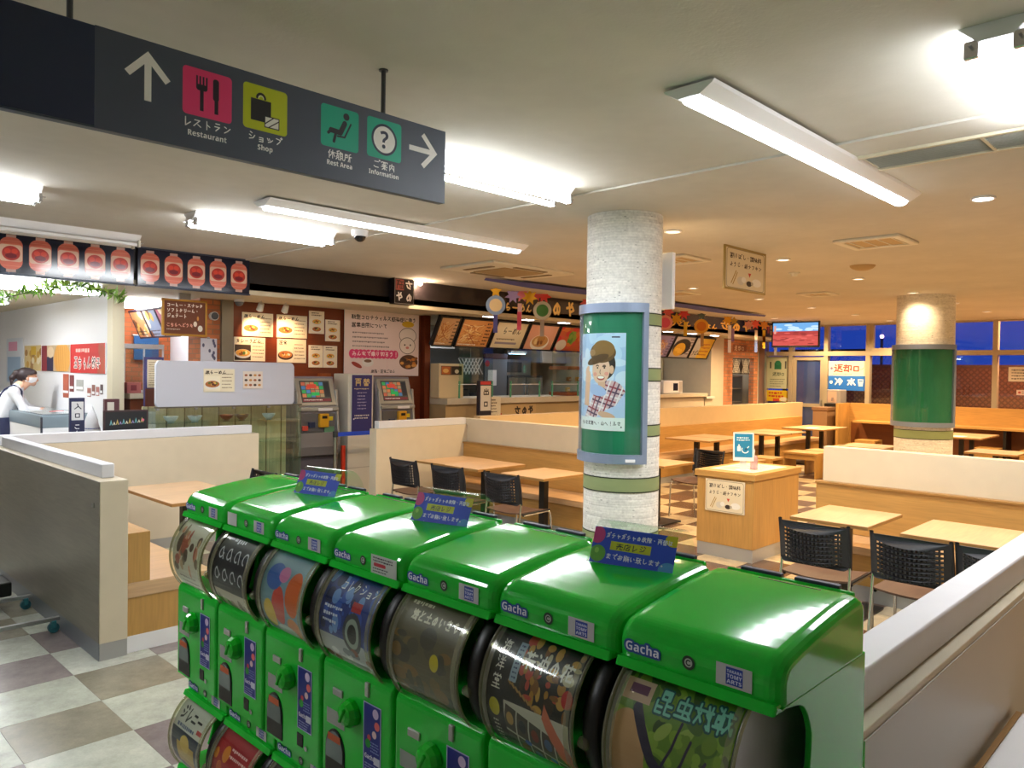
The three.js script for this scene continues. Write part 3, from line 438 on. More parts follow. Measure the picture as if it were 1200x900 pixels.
      part(b, 'lock', new THREE.CylinderGeometry(0.007, 0.007, 0.005, 12).rotateZ(Math.PI / 2), M.chrome, [-0.001, 0.04, 0.082]);
      // drum
      const dy = y + 0.405, dx = 0.11;
      const d = part(t, 'drum', drumGeo, M.drum, [dx, dy, -0.018]);
      for (const s of [-1, 1]) { part(d, 'drum_rim', rimGeo, M.rim, [0, 0, s * (W - 0.07) / 2]); part(d, 'rim_band', rimFlat, M.rim, [0, 0, s * ((W - 0.07) / 2 - 0.012)]); }
      if (k < N - 1) part(t, 'drum_end', capGeo, M.black, [dx + 0.005, dy, (W - 0.07) / 2 - 0.018 - 0.004]);
      else { part(t, 'drum_end', memo('cap6', () => new THREE.CircleGeometry(0.149, 40)), phy('#dfe4ee', { roughness: 0.3, transmission: 0.45, thickness: 0 }), [dx, dy, (W - 0.07) / 2 - 0.02]); part(t, 'end_ring', memo('ring6', () => new THREE.TorusGeometry(0.143, 0.009, 10, 44)), std('#27356a', { roughness: 0.25 }), [dx + 0.012, dy, (W - 0.07) / 2 - 0.03]); }
      part(t, 'hub', hubGeo, M.rim, [dx - 0.13, dy - 0.02, (W - 0.07) / 2 - 0.012]);
      part(t, 'picture_card', upperCard, top ? cards[k][1] : lowCards[Math.min(k, 2)], [dx, dy, -0.018]);
      if (k === 0) part(t, 'drum_end', new THREE.CircleGeometry(0.149, 40).rotateY(Math.PI), M.drum, [dx, dy, -0.018 - (W - 0.07) / 2]);
      // cheeks and rear wall
      for (const s of [-1, 1]) part(t, 'cheek', sideGeo, M.gacha, [0, y, s > 0 ? W / 2 - 0.01 : -W / 2 + 0.003]);
      part(t, 'rear_panel', backGeo, M.gacha, [0.012, y, 0]);
      // lid
      const ly = y + 0.538;
      const lid = part(t, top ? 'lid' : 'tray', top ? lidGeo : lim(0.012, 0.33, 0.004, 0.064, -W / 2 + 0.004, W / 2 - 0.004, 0.008), M.gacha, [0.015, ly, 0]);
      part(lid, 'lid_lip', lipGeo, M.gacha, [top ? 0 : 0.008, 0, 0]);
      const lx = top ? -0.0032 : 0.01;
      if (k === 1 && top) part(lid, 'blank_sticker', plane(0.06, 0.038), white1, [lx, 0.03, -0.095]); else part(lid, 'logo', plane(0.076, 0.032), logo, [lx, 0.029, -0.095]);
      part(lid, 'lid_lock', memo('lk', () => new THREE.CircleGeometry(0.0115, 20).rotateY(-Math.PI / 2)), lock, [lx, 0.03, -0.006]);
      if (k === 3 && top) part(lid, 'notice_sticker', plane(0.1, 0.045), notice, [lx, 0.03, 0.078]); else part(lid, 'maker_sticker', plane(0.06, 0.034), tomy, [lx, 0.03, 0.073]);
      if (top) {
        part(lid, 'rear_ridge', rbox(0.012, 0.012, W - 0.05, 0.004), M.gacha, [0.338, 0.098, 0]);
        for (const s of [-1, 1]) part(lid, 'hinge', rbox(0.016, 0.012, 0.085, 0.003), std('#2a2a48', { roughness: 0.5 }), [0.345, 0.104, s * 0.055]);
        part(lid, 'lid_groove', rbox(0.003, 0.002, 0.12, 0.0005), M.black, [0.3, 0.1055, 0.02]);
      }
    }
    part(t, 'base', lim(0.0, 0.33, 0.03, 0.085, -W / 2 + 0.006, W / 2 - 0.006, 0.006), M.gacha);
    for (const [x, z] of [[0.04, -0.1], [0.04, 0.1], [0.29, -0.1], [0.29, 0.1]]) part(t, 'foot', cyl(0.018, 0.03, 12), M.rubber, [x, 0.015, z]);
  }
  // capsules that show through the open end of the last drum
  const half = new THREE.SphereGeometry(0.026, 20, 8, 0, Math.PI * 2, 0, Math.PI / 2), half2 = new THREE.SphereGeometry(0.026, 20, 8, 0, Math.PI * 2, Math.PI / 2, Math.PI / 2);
  const cc = ['#3a62c8', '#c8d2e0', '#5a3aa8', '#d0d4da', '#2f8ac8'], zc = Z0 + 6.5 * W, spots = [[-0.03, -0.108], [0.03, -0.11], [0.085, -0.075], [0.0, -0.06], [0.058, -0.03], [-0.06, -0.07]];
  spots.forEach(([x, y], i) => {
    const t = thing('toy_capsule', 'round plastic toy capsule inside the drum with the violet beetle card', 'capsule', [1.17 + x * 0.9, 1.095 + y * 0.9, zc + 0.02 + (i % 2) * 0.012], 0, 'capsules in the end drum');
    part(t, 'upper_shell', half, phy('#e6eef4', { roughness: 0.1, transmission: 0.5, thickness: 0 }), null, [0.4 * i, 0, 0.5]); part(t, 'lower_shell', half2, phy(cc[i % 5], { roughness: 0.2 }), null, [0.4 * i, 0, 0.5]);
  });
  // bent acrylic notices standing on three lids
  const notices = print(512, 256, (c) => { fillR(c, '#1a4cd8', 0, 0, 512, 256); blob(c, '#d03a8a', 26, 60, 46, 62); blob(c, '#5aa82a', 44, 190, 50, 58); blob(c, '#8acb4a', 36, 170, 14, 20); blob(c, '#d8d022', 490, 30, 50, 46); blob(c, '#4a9ae0', 480, 236, 56, 52); jp(c, 'ガチャガチャの故障・両替は', 76, 30, 42, { color: '#e9efff', lw: 5, squash: 0.74 }); fillR(c, '#c8d018', 116, 92, 250, 62); jp(c, '売店レジ', 150, 100, 48, { color: '#2a3a2a', lw: 5, squash: 0.95 }); jp(c, 'までお願い致します。', 96, 178, 46, { color: '#e9efff', lw: 5, squash: 0.8 }); });
  const arch = (r) => { const p = [[0, 0], [0.015, 0.035], [0.031, 0.07], [0.05, 0.08], [0.08, 0.074], [0.108, 0.05], [0.128, 0.012]]; return p; };
  const sheet = (pts, w, n = 20) => { const cv = new THREE.CatmullRomCurve3(pts.map(([x, y]) => new THREE.Vector3(x, y, 0))), pos = [], uv = [], idx = []; for (let i = 0; i <= n; i++) { const p = cv.getPoint(i / n); for (const s of [0, 1]) { pos.push(p.x, p.y, (s - 0.5) * w); uv.push(s, i / n); } } for (let i = 0; i < n; i++) { const q = 2 * i; idx.push(q, q + 1, q + 2, q + 1, q + 3, q + 2); } const g = new THREE.BufferGeometry(); g.setAttribute('position', new THREE.Float32BufferAttribute(pos, 3)); g.setAttribute('uv', new THREE.Float32BufferAttribute(uv, 2)); g.setIndex(idx); g.computeVertexNormals(); return g; };
  const sheetG = sheet(arch(), 0.185), printG = sheet([[-0.0015, 0.001], [0.0135, 0.036], [0.0285, 0.07]], 0.185, 8);
  for (const [k, l] of [[1, 'blue acrylic notice on the lid of the black scribble card machine'], [3, 'blue acrylic notice on the lid of the deep blue card machine'], [5, 'blue acrylic notice on the lid of the machine with the golden insect card']]) {
    const t = thing('acrylic_notice', l, 'notice', [1.278, 1.324, Z0 + (k + 0.5) * W + 0.03], 0.18, 'acrylic notices on the capsule machines');
    part(t, 'clear_sheet', sheetG, M.acrylic); part(t, 'printed_face', printG, notices); part(t, 'clear_base', rbox(0.13, 0.002, 0.2, 0.0008), M.acrylic, [0.06, 0.002, 0.0]);
  }
}
// ---------------------------------------------------------------- tables, chairs, benches, partitions
const chairProto = {};
{
  // perforated back: a flat plate with a grid of holes, then bent
  const bw = 0.43, bh = 0.27, s = rrShape(bw, bh, 0.03);
  for (let i = 0; i < 15; i++) for (let j = 0; j < 8; j++) { const h = new THREE.Path(), x = (i - 7) * 0.0245, y = (j - 3.5) * 0.026, a = 0.0072, b = 0.0075; h.moveTo(x - a, y - b); h.lineTo(x - a, y + b); h.lineTo(x + a, y + b); h.lineTo(x + a, y - b); h.lineTo(x - a, y - b); s.holes.push(h); }
  const g = new THREE.ExtrudeGeometry(s, { depth: 0.007, bevelEnabled: false, curveSegments: 4 });
  const p = g.attributes.position;
  for (let i = 0; i < p.count; i++) { const x = p.getX(i), y = p.getY(i), z = p.getZ(i); p.setXYZ(i, z - 0.05 * (1 - (x / 0.215) ** 2) - 0.12 * (y + 0.13), y - 0.03 * (1 - (x / 0.215) ** 2), x); }   // faces +X
  g.computeVertexNormals(); chairProto.back = g;
  const fr = []; for (const q of [-1, 1]) fr.push(tube([[0.004 - 0.12 * 0.265, 0.137, q * 0.213], [0.004, -0.0, q * 0.214], [0.02, -0.137, q * 0.213]], 0.012, 10, 8));
  chairProto.backEdge = fr;
  const seat = new RoundedBoxGeometry(0.4, 0.012, 0.43, 2, 0.005), sp = seat.attributes.position; chairProto.seat = seat;
  const sg = new THREE.BoxGeometry(0.4, 0.012, 0.43, 10, 1, 10), q = sg.attributes.position;
  for (let i = 0; i < q.count; i++) { const x = q.getX(i), z = q.getZ(i); q.setY(i, q.getY(i) - 0.018 * (1 - (z / 0.215) ** 2) - (x > 0.1 ? (x - 0.1) * (x - 0.1) * 1.2 : 0)); } sg.computeVertexNormals(); chairProto.seat = metres(sg);
}
function chair(p, turn, label, group) {
  const t = thing('dining_chair', label, 'chair', p, turn, group);
  part(t, 'backrest', chairProto.back, M.chairBack, [-0.2, 0.665, 0]);
  for (const e of chairProto.backEdge) part(t, 'back_edge', e, M.chairBack, [-0.2, 0.665, 0]);
  part(t, 'seat', chairProto.seat, M.seatPly, [0.01, 0.455, 0]);
  part(t, 'seat_rim', rbox(0.4, 0.016, 0.012, 0.004), M.blackPlastic, [0.01, 0.446, 0.215]); part(t, 'seat_rim', rbox(0.4, 0.016, 0.012, 0.004), M.blackPlastic, [0.01, 0.446, -0.215]);
  for (const s of [-1, 1]) {
    part(t, 'leg', tube([[-0.182, 0.56, s * 0.213], [-0.2, 0.4, s * 0.216], [-0.235, 0.0, s * 0.225]], 0.0095, 10, 8), M.chrome);
    part(t, 'leg', tube([[-0.15, 0.43, s * 0.212], [0.17, 0.437, s * 0.212], [0.215, 0.425, s * 0.213], [0.225, 0.38, s * 0.215], [0.235, 0, s * 0.222]], 0.0095, 20, 8), M.chrome);
  }
  part(t, 'cross_bar', tube([[0.0, 0.425, -0.21], [0.0, 0.425, 0.21]], 0.009, 4, 8), M.chrome);
  return t;
}
function table(p, wx, wz, label, group, h = 0.7) {
  const t = thing('dining_table', label, 'table', p, 0, group);
  part(t, 'tabletop', metres(new RoundedBoxGeometry(wx, 0.028, wz, 2, 0.004)), M.tableTop, [0, h - 0.014, 0]);
  part(t, 'edge_band', lim(-wx / 2 - 0.002, wx / 2 + 0.002, h - 0.025, h - 0.004, -wz / 2 - 0.002, wz / 2 + 0.002), M.tableEdge);
  part(t, 'post', rbox(0.07, h - 0.05, 0.07, 0.004), M.black, [0, (h - 0.03) / 2, 0]);
  part(t, 'top_plate', rbox(0.3, 0.012, 0.2, 0.003), M.black, [0, h - 0.034, 0]);
  part(t, 'foot_plate', rbox(0.44, 0.02, 0.4, 0.006), M.black, [0, 0.01, 0]);
  return t;
}
// partition panel on a skirt with a translucent white cap, given by its limits
function partition(label, x0, x1, z0, z1, o = {}) {
  const h = o.h || 1.047, t = thing('low_partition', label, 'partition', [(x0 + x1) / 2, 0, (z0 + z1) / 2], 0, o.group);
  const a = (x1 - x0) / 2, b = (z1 - z0) / 2;
  part(t, 'panel', lim(-a, a, 0.1, h, -b, b, 0.003), o.mat || M.laminate);
  part(t, 'skirting', lim(-a + 0.002, a - 0.002, 0, 0.1, -b + 0.002, b - 0.002), o.skirt || M.skirt);
  if (o.cap) { const [i, j, k, l] = o.cap; part(t, 'cap', lim(-a + i, a - j, h, h + 0.085, -b + k, b - l, 0.008), M.cap); }
  return t;
}
// ---- near left booth
{
  const t = partition('low partition with brushed metal side and white cap beside the wheeled cart', 1.5, 1.655, -7.38, -4.79, { cap: [0.05, 0.03, 0.06, 0.14] });
  part(t, 'metal_sheet', lim(-0.081, -0.0775, 0.105, 1.045, -1.29, 1.29), M.metalPanel);
  part(t, 'metal_skirting', lim(-0.0805, -0.0775, 0, 0.105, -1.29, 1.29), std('#8a8f98', { roughness: 0.35, metalness: 0.5 }));
  for (const [z, y] of [[1.2, 0.9], [-1.15, 0.93]]) part(t, 'door_catch', rbox(0.014, 0.03, 0.03, 0.005), M.chrome, [-0.086, y, z]);
  partition('long cream partition with white cap behind the near left booth table', 1.655, 3.82, -7.52, -7.38, { cap: [-0.14, 0.06, 0.03, 0.03], h: 1.047 });
  const b = thing('booth_bench', 'pale orange wooden bench with backrest box in the near left booth', 'bench', [1.66, 0, -6.08]);
  part(b, 'backrest', lim(0, 0.13, 0.42, 0.72, -1.3, 1.27, 0.003), M.benchWoodV);
  part(b, 'seat', lim(0.0, 0.52, 0.33, 0.42, -1.3, 1.27, 0.004), M.tableTop);
  part(b, 'front_panel', lim(0.0, 0.47, 0.1, 0.33, -1.29, 1.26), M.benchWoodV);
  part(b, 'skirting', lim(0.0, 0.46, 0, 0.1, -1.28, 1.262), M.white);
  table([2.62, 0, -6.3], 0.64, 1.05, 'light wood table beside the pale bench in the near left booth', 'light wood dining tables');
  chair([3.12, 0, -6.36], Math.PI, 'black perforated-back chair at the near left booth table', 'black chairs at the booth tables');
}
// ---- middle booth
{
  partition('cream partition with white cap behind the row of three black chairs', 5.1, 6.48, -7.25, -7.12, { cap: [0.05, 0, 0.02, 0.02], h: 1.047 });
  partition('cream bench partition without cap between booth and round poster column', 6.48, 6.6, -7.25, -4.75, { h: 1.12 });
  const b = thing('booth_bench', 'wooden wall bench along the cream partition behind the poster column', 'bench', [6.477, 0, -5.945]);
  part(b, 'backrest', lim(-0.06, 0, 0.42, 0.82, -1.17, 1.2, 0.003), M.benchWood); part(b, 'backrest_cap', lim(-0.075, 0, 0.82, 0.835, -1.17, 1.2), M.tableEdge);
  part(b, 'seat', lim(-0.5, -0.06, 0.36, 0.42, -1.17, 1.2, 0.004), M.tableTop); part(b, 'front_panel', lim(-0.46, -0.06, 0.12, 0.36, -1.16, 1.19), M.benchWood); part(b, 'skirting', lim(-0.45, -0.06, 0, 0.12, -1.15, 1.18), M.skirt);
  table([5.79, 0, -6.56], 0.72, 0.52, 'light wood table against the capped cream partition in the middle booth', 'light wood dining tables');
  table([5.77, 0, -6.035], 0.72, 0.52, 'light wood table pushed against another table in the middle booth', 'light wood dining tables');
  table([5.75, 0, -5.16], 0.66, 0.58, 'light wood table nearest the round poster column in the middle booth', 'light wood dining tables');
  chair([5.08, 0, -6.31], 0.0, 'black perforated-back chair beside the capped cream partition in the middle booth', 'black chairs at the booth tables');
  chair([5.07, 0, -5.62], 0.05, 'black perforated-back chair between two others in the middle booth', 'black chairs at the booth tables');
  chair([5.1, 0, -4.9], 0.02, 'black perforated-back chair at the table by the round poster column', 'black chairs at the booth tables');
}
// ---- near right booth
{
  partition('pinkish cream bench partition behind the two tables in the near right booth', 6.52, 6.64, -2.66, -0.67, { h: 1.12 });
  const b = thing('booth_bench', 'long wooden bench with high backrest in the near right booth', 'bench', [6.517, 0, -1.66]);
  part(b, 'backrest', lim(-0.06, 0, 0.42, 0.815, -1.03, 0.98, 0.003), M.benchWood); part(b, 'backrest_cap', lim(-0.08, 0, 0.815, 0.83, -1.03, 0.98), M.tableEdge);
  part(b, 'seat', lim(-0.5, -0.06, 0.36, 0.42, -0.98, 0.98, 0.004), M.tableTop); part(b, 'front_panel', lim(-0.46, -0.06, 0.12, 0.36, -0.97, 0.97), M.benchWood); part(b, 'skirting', lim(-0.45, -0.06, 0, 0.12, -0.96, 0.96), M.skirt);
  table([5.74, 0, -2.16], 0.7, 0.54, 'light wood table nearest the condiment cabinet in the near right booth', 'light wood dining tables');
  table([5.7, 0, -1.36], 0.7, 0.62, 'light wood table beside the near white-capped partition', 'light wood dining tables');
  chair([4.98, 0, -2.0], 0.03, 'black perforated-back chair between the condiment cabinet and another chair', 'black chairs at the booth tables');
  chair([4.98, 0, -1.43], 0.0, 'black perforated-back chair at the table beside the near white-capped partition', 'black chairs at the booth tables');
  chair([5.0, 0, -0.98], 0.0, 'black perforated-back chair half hidden by the near white-capped partition', 'black chairs at the booth tables');
  chair([2.92, 0, -1.02], 0.0, 'black perforated-back chair standing apart behind the capsule machines', 'black chairs at the booth tables');
  const t = partition('near grey partition with a thick white cap beside the capsule machines', 1.5, 6.7, -0.665, -0.525, { cap: [0.02, 0.02, 0.022, 0.03], mat: M.laminate });
  part(t, 'outer_sheet', lim(-2.6, 2.6, 0.105, 1.03, 0.0705, 0.0735), M.greyPanel);
  const w = thing('white_table', 'white tabletop with brown edge against the near grey partition', 'table', [1.9, 0, -0.11]);
  part(w, 'tabletop', lim(-0.45, 0.82, 0.69, 0.715, -0.385, 0.37, 0.004), M.white); part(w, 'edge_band', lim(-0.45, 0.82, 0.69, 0.7155, -0.4, -0.385), M.tableEdge);
  for (const x of [-0.4, 0.72]) for (const z of [-0.3, 0.3]) part(w, 'leg', rbox(0.04, 0.69, 0.04, 0.004), M.white, [x, 0.345, z]);
}
// ---- condiment cabinet with its sanitiser stand
{
  const t = thing('condiment_cabinet', 'light wood condiment cabinet with a menu card on its front', 'cabinet', [6.98, 0, -3.57]);
  part(t, 'body', lim(-0.47, 0.47, 0.12, 0.76, -0.29, 0.29, 0.003), M.benchWoodV); part(t, 'top', lim(-0.49, 0.49, 0.75, 0.81, -0.31, 0.31, 0.004), M.benchWood); part(t, 'skirting', lim(-0.465, 0.465, 0, 0.12, -0.285, 0.285), M.skirt);
  const card = print(512, 360, (c) => drawCondiment(c, 512, 360));
  const b = board(t, 0.4, 0.3, 0.008, card, M.white, [-0.476, 0.58, 0.005], [0, -Math.PI / 2, 0], ['card_holder', 'menu_card']);
  const paper = thing('paper_mat', 'printed white paper lying on the condiment cabinet', 'paper', [6.98, 0.811, -3.57]);
  part(paper, 'sheet', rbox(0.7, 0.002, 0.45, 0.0006), print(256, 160, (c) => { fillR(c, '#dcd6cc', 0, 0, 256, 160); fillR(c, '#b8b0a8', 20, 20, 90, 60); lines(c, '#8a8278', 130, 24, 100, 6, 18, 6); lines(c, '#8a8278', 20, 96, 90, 4, 14, 6); }));
  const s = thing('sanitizer_stand', 'small white stand with a blue hand sanitizer sign on the cabinet', 'sign', [6.72, 0.813, -3.5], -Math.PI / 2 + 0.62);
  part(s, 'foot', rbox(0.13, 0.006, 0.1, 0.002), M.white, [0, 0.003, 0]); part(s, 'neck', rbox(0.06, 0.1, 0.008, 0.003), phy('#e8eef2', { roughness: 0.1, transmission: 0.5, thickness: 0 }), [0, 0.05, 0]);
  const f = print(256, 352, (c) => { fillR(c, '#e9edf0', 0, 0, 256, 352); fillR(c, '#1d86b8', 18, 18, 220, 290); lines(c, '#d8f0fa', 44, 60, 170, 2, 28, 18); rr(c, '#eaf6fb', 50, 170, 44, 62, 8); rr(c, '#eaf6fb', 62, 148, 20, 20, 3); c.strokeStyle = '#eaf6fb'; c.lineWidth = 12; c.beginPath(); c.arc(150, 210, 42, 0.4, 3.6); c.moveTo(150, 216); c.lineTo(196, 170); c.stroke(); blob(c, '#0f5a86', 160, 206, 20, 14, -0.6); });
  board(s, 0.19, 0.27, 0.006, f, M.white, [0, 0.225, 0.006], [-0.06, 0, 0], ['sign_plate', 'printed_face']);
  const bo = thing('pump_bottle', 'clear pump bottle behind the blue sanitizer sign', 'bottle', [6.88, 0.813, -3.47], 0.4);
  part(bo, 'body', new THREE.LatheGeometry([[0, 0], [0.035, 0], [0.036, 0.1], [0.03, 0.125], [0.014, 0.135], [0, 0.135]].map(([a, b]) => new THREE.Vector2(a, b)), 20), phy('#e6d2da', { roughness: 0.15, transmission: 0.6, thickness: 0 })); part(bo, 'pump', merge([new THREE.CylinderGeometry(0.006, 0.006, 0.05, 10).translate(0, 0.16, 0), tube([[0, 0.185, 0], [0.03, 0.185, 0.0], [0.06, 0.165, 0]], 0.006, 8, 8)]), M.white);
}
function drawCondiment(c, w, h) {
  fillR(c, '#ddd2b8', 0, 0, w, h); c.strokeStyle = '#8a7c60'; c.lineWidth = 5; c.beginPath(); c.roundRect(14, 12, w - 28, h - 24, 26); c.stroke();
  jp(c, '割りばし・調味料', w / 2, 46, 50, { mid: 1, color: '#3a2c22', lw: 6 }); jp(c, 'ようじ・紙ナフキン', w / 2, 122, 46, { mid: 1, color: '#3a2c22', lw: 5.5 });
  c.strokeStyle = '#a8843a'; c.lineWidth = 9; c.beginPath(); c.moveTo(70, 310); c.lineTo(130, 200); c.moveTo(92, 318); c.lineTo(146, 212); c.stroke();
  blob(c, '#cfcac0', 190, 280, 46, 36); blob(c, '#e8e6e0', 230, 268, 30, 26); blob(c, '#2a201c', 300, 294, 36, 24); c.fillStyle = '#c03a2a'; c.beginPath(); c.moveTo(285, 200); c.lineTo(325, 200); c.lineTo(305, 238); c.fill(); blob(c, '#e9e7e2', 400, 276, 62, 36); blob(c, '#b0a898', 340, 290, 16);
}
// ---------------------------------------------------------------- round columns with curved notice boards (boards face -X)
{
  const stone = fieldTex(1024, (u, v) => {
    const row = Math.floor(v * 150), f = v * 150 - row, off = hash(row, 3, 9), seg = 8 + Math.floor(hash(row, 1, 4) * 9), i = Math.floor((u + off) * seg) % seg;
    const joint = f < 0.2 ? 0.95 : 1, n = vnoise(u * 120, v * 240, 120, 240, 6), m = vnoise(u * 300, v * 300, 300, 300, 8), pit = hash(Math.floor(u * 110), Math.floor(v * 450), 17) > 0.99 ? 0.78 : 1;
    const k = (0.84 + 0.07 * hash(i, row, 2) + 0.09 * n + 0.05 * m) * joint * pit; return [236 * k, 234 * k, 228 * k];
  }, true);
  const stoneBump = fieldTex(512, (u, v) => { const row = Math.floor(v * 150), f = v * 150 - row; return 255 * ((f < 0.15 ? 0.2 : 0.7) + 0.3 * vnoise(u * 120, v * 240, 120, 240, 6)); }, false);
  const mat = std('#ffffff', { map: stone, bumpMap: stoneBump, bumpScale: 0.003, roughness: 0.85 });
  const bandMat = std('#8d9a6a', { roughness: 0.7, map: mottleTex }), lineMat = std('#1f221c', { roughness: 0.7 });
  const arcStrip = (r0, r1, y0, y1, a0, a1, n = 28) => {            // curved slab between two radii; angle 0 is -X, + turns towards +Z
    const s = new THREE.Shape(); for (let i = 0; i <= n; i++) { const a = a0 + (a1 - a0) * i / n; s[i ? 'lineTo' : 'moveTo'](-r1 * Math.cos(a), r1 * Math.sin(a)); } for (let i = n; i >= 0; i--) { const a = a0 + (a1 - a0) * i / n; s.lineTo(-r0 * Math.cos(a), r0 * Math.sin(a)); }
    return new THREE.ExtrudeGeometry(s, { depth: y1 - y0, bevelEnabled: false, curveSegments: 1 }).rotateX(Math.PI / 2).translate(0, y1, 0);
  };
  const curved = (r, y0, y1, a0, a1, n = 24) => { const pos = [], uv = [], idx = []; for (let i = 0; i <= n; i++) { const a = a0 + (a1 - a0) * i / n; for (const s of [0, 1]) { pos.push(-r * Math.cos(a), y0 + (y1 - y0) * s, r * Math.sin(a)); uv.push(i / n, s); } } for (let i = 0; i < n; i++) { const q = 2 * i; idx.push(q, q + 2, q + 1, q + 1, q + 2, q + 3); } const g = new THREE.BufferGeometry(); g.setAttribute('position', new THREE.Float32BufferAttribute(pos, 3)); g.setAttribute('uv', new THREE.Float32BufferAttribute(uv, 2)); g.setIndex(idx); g.computeVertexNormals(); return g; };
  function column(name, x, z, r, bands) {
    const t = structGroup(name); t.position.set(x, 0, z);
    const sh = new THREE.CylinderGeometry(r, r, CEIL - 0.012, 64, 1, true); part(t, 'shaft', sh, mat, [0, (CEIL - 0.012) / 2, 0]);
    for (const [a, b] of bands) { const g = part(t, 'green_band', new THREE.CylinderGeometry(r + 0.003, r + 0.003, b - a, 64, 1, true), bandMat, [0, (a + b) / 2, 0]); for (const y of [a, b]) part(g, 'dark_line', new THREE.CylinderGeometry(r + 0.0045, r + 0.0045, 0.008, 64, 1, true), lineMat, [0, y - (a + b) / 2, 0]); }
    return t;
  }
  const c1 = [4.62, -3.38];
  column('column_near', c1[0], c1[1], 0.275, [[0.09, 0.18], [0.485, 0.575], [0.875, 0.975], [1.27, 1.35], [1.665, 1.755], [2.06, 2.145]]);
  column('column_far', 11.83, -3.42, 0.37, [[0.865, 0.985], [0.3, 0.42]]);
  function notice(label, x, z, r, y0, y1, half) {
    const t = thing('column_notice_board', label, 'notice board', [x, 0, z]);
    part(t, 'green_backing', arcStrip(r + 0.006, r + 0.02, y0, y1, -half, half), M.greenBoard);
    for (const [a, b] of [[y0 - 0.03, y0 + 0.035], [y1 - 0.035, y1 + 0.03]]) part(t, 'frame_rail', arcStrip(r + 0.006, r + 0.052, a, b, -half, half), M.frameBlue);
    for (const s of [-1, 1]) part(t, 'frame_stile', arcStrip(r + 0.006, r + 0.05, y0 - 0.03, y1 + 0.03, s > 0 ? half - 0.03 : -half - 0.09, s > 0 ? half + 0.09 : -half + 0.03, 6), M.frameBlue);
    part(t, 'clear_cover', curved(r + 0.04, y0 + 0.03, y1 - 0.03, -half, half), M.glass);
    return t;
  }
  const n1 = notice('green curved notice board on the near round column', c1[0], c1[1], 0.275, 1.11, 2.18, 1.12);
  part(n1, 'maker_plate', rbox(0.004, 0.022, 0.07, 0.001), M.white, [-0.329 * Math.cos(0.82), 1.105, 0.329 * Math.sin(0.82)], [0, 0.82, 0]);
  notice('empty green curved notice board on the far round column', 11.83, -3.42, 0.37, 1.06, 2.14, 1.35);
  const poster = solo('portrait_poster', 'poster of a smiling woman in a brown cap on the green notice board', 'poster', curved(0.275 + 0.024, 1.31, 2.0, -1.1, 0.7), print(640, 700, (c, w, h) => {
    fillR(c, '#a9c6ea', 0, 0, w, h); for (let i = 0; i < 26; i++) blob(c, ['#bcd6f2', '#9dbfe6', '#cfe0f4'][i % 3], rnd() * w, rnd() * 500, 40 + rnd() * 60, 26 + rnd() * 40);
    // shirt and scarf
    c.fillStyle = '#b9cdf0'; c.beginPath(); c.moveTo(180, 610); c.quadraticCurveTo(250, 380, 360, 360); c.quadraticCurveTo(560, 330, 640, 470); c.lineTo(640, 610); c.fill();
    c.save(); c.beginPath(); c.moveTo(230, 610); c.quadraticCurveTo(340, 420, 470, 340); c.quadraticCurveTo(600, 330, 640, 420); c.lineTo(560, 520); c.quadraticCurveTo(440, 560, 380, 610); c.fillStyle = '#d9b8bf'; c.fill(); c.clip();
    c.lineWidth = 12; for (let i = 0; i < 12; i++) { c.strokeStyle = ['#9a3a4a', '#5a3a5a', '#f0e6ea'][i % 3]; c.beginPath(); c.moveTo(200 + i * 42, 300); c.lineTo(40 + i * 42, 640); c.moveTo(180, 300 + i * 34); c.lineTo(660, 420 + i * 34); c.stroke(); } c.restore();
    // head, hair, hat
    blob(c, '#2a1c18', 452, 225, 104, 112); blob(c, '#e8bfa4', 420, 262, 88, 104, 0.1); blob(c, '#e2b598', 522, 262, 20, 30); blob(c, '#6a4a22', 430, 140, 128, 74); blob(c, '#8a6430', 440, 118, 108, 66); c.fillStyle = '#5a3c18'; c.beginPath(); c.ellipse(380, 190, 120, 30, -0.25, 0, 7); c.fill(); blob(c, '#a87f52', 330, 140, 34, 24);
    c.strokeStyle = '#3a221a'; c.lineWidth = 7; c.beginPath(); c.arc(388, 246, 15, 3.5, 5.9); c.moveTo(470, 240); c.arc(456, 246, 15, 3.5, 5.9); c.stroke(); blob(c, '#2a1812', 390, 250, 8, 6); blob(c, '#2a1812', 458, 250, 8, 6); c.lineWidth = 5; c.beginPath(); c.moveTo(420, 262); c.quadraticCurveTo(408, 290, 424, 294); c.stroke();
    blob(c, '#b0483e', 424, 322, 38, 17); blob(c, '#f7f1ec', 424, 318, 32, 10); blob(c, '#e79c8c', 364, 296, 20, 14); blob(c, '#e79c8c', 478, 292, 20, 14); c.fillStyle = '#dcae92'; c.fillRect(398, 352, 70, 40); blob(c, '#a9bee8', 380, 410, 100, 40, 0.2);
    // raised hand and arm
    blob(c, '#e6b99c', 270, 330, 40, 62, 0.3); blob(c, '#e6b99c', 262, 270, 24, 40, 0.7); c.fillStyle = '#e2b294'; c.beginPath(); c.moveTo(232, 350); c.lineTo(304, 360); c.lineTo(290, 530); c.lineTo(214, 520); c.fill(); blob(c, '#dcae92', 480, 590, 80, 24, 0.2);
    fillR(c, '#e9ecee', 0, 606, w, 94); jp(c, 'そのまま海へ・山へ！ルさ', 170, 630, 36, { color: '#2a2c34', lw: 4 }); fillR(c, '#2a2c50', 520, 24, 70, 10); blob(c, '#2a2c34', 610, 672, 6);
  }), [c1[0], 0, c1[1]]);
  poster.material.side = THREE.DoubleSide;
  const sb = thing('side_sign', 'narrow white sign panel fixed to the far side of the near column', 'sign', [4.9, 0, -3.2]);
  part(sb, 'panel', lim(-0.01, 0.03, 2.2, 2.62, -0.1, 0.06, 0.004), M.white);
}
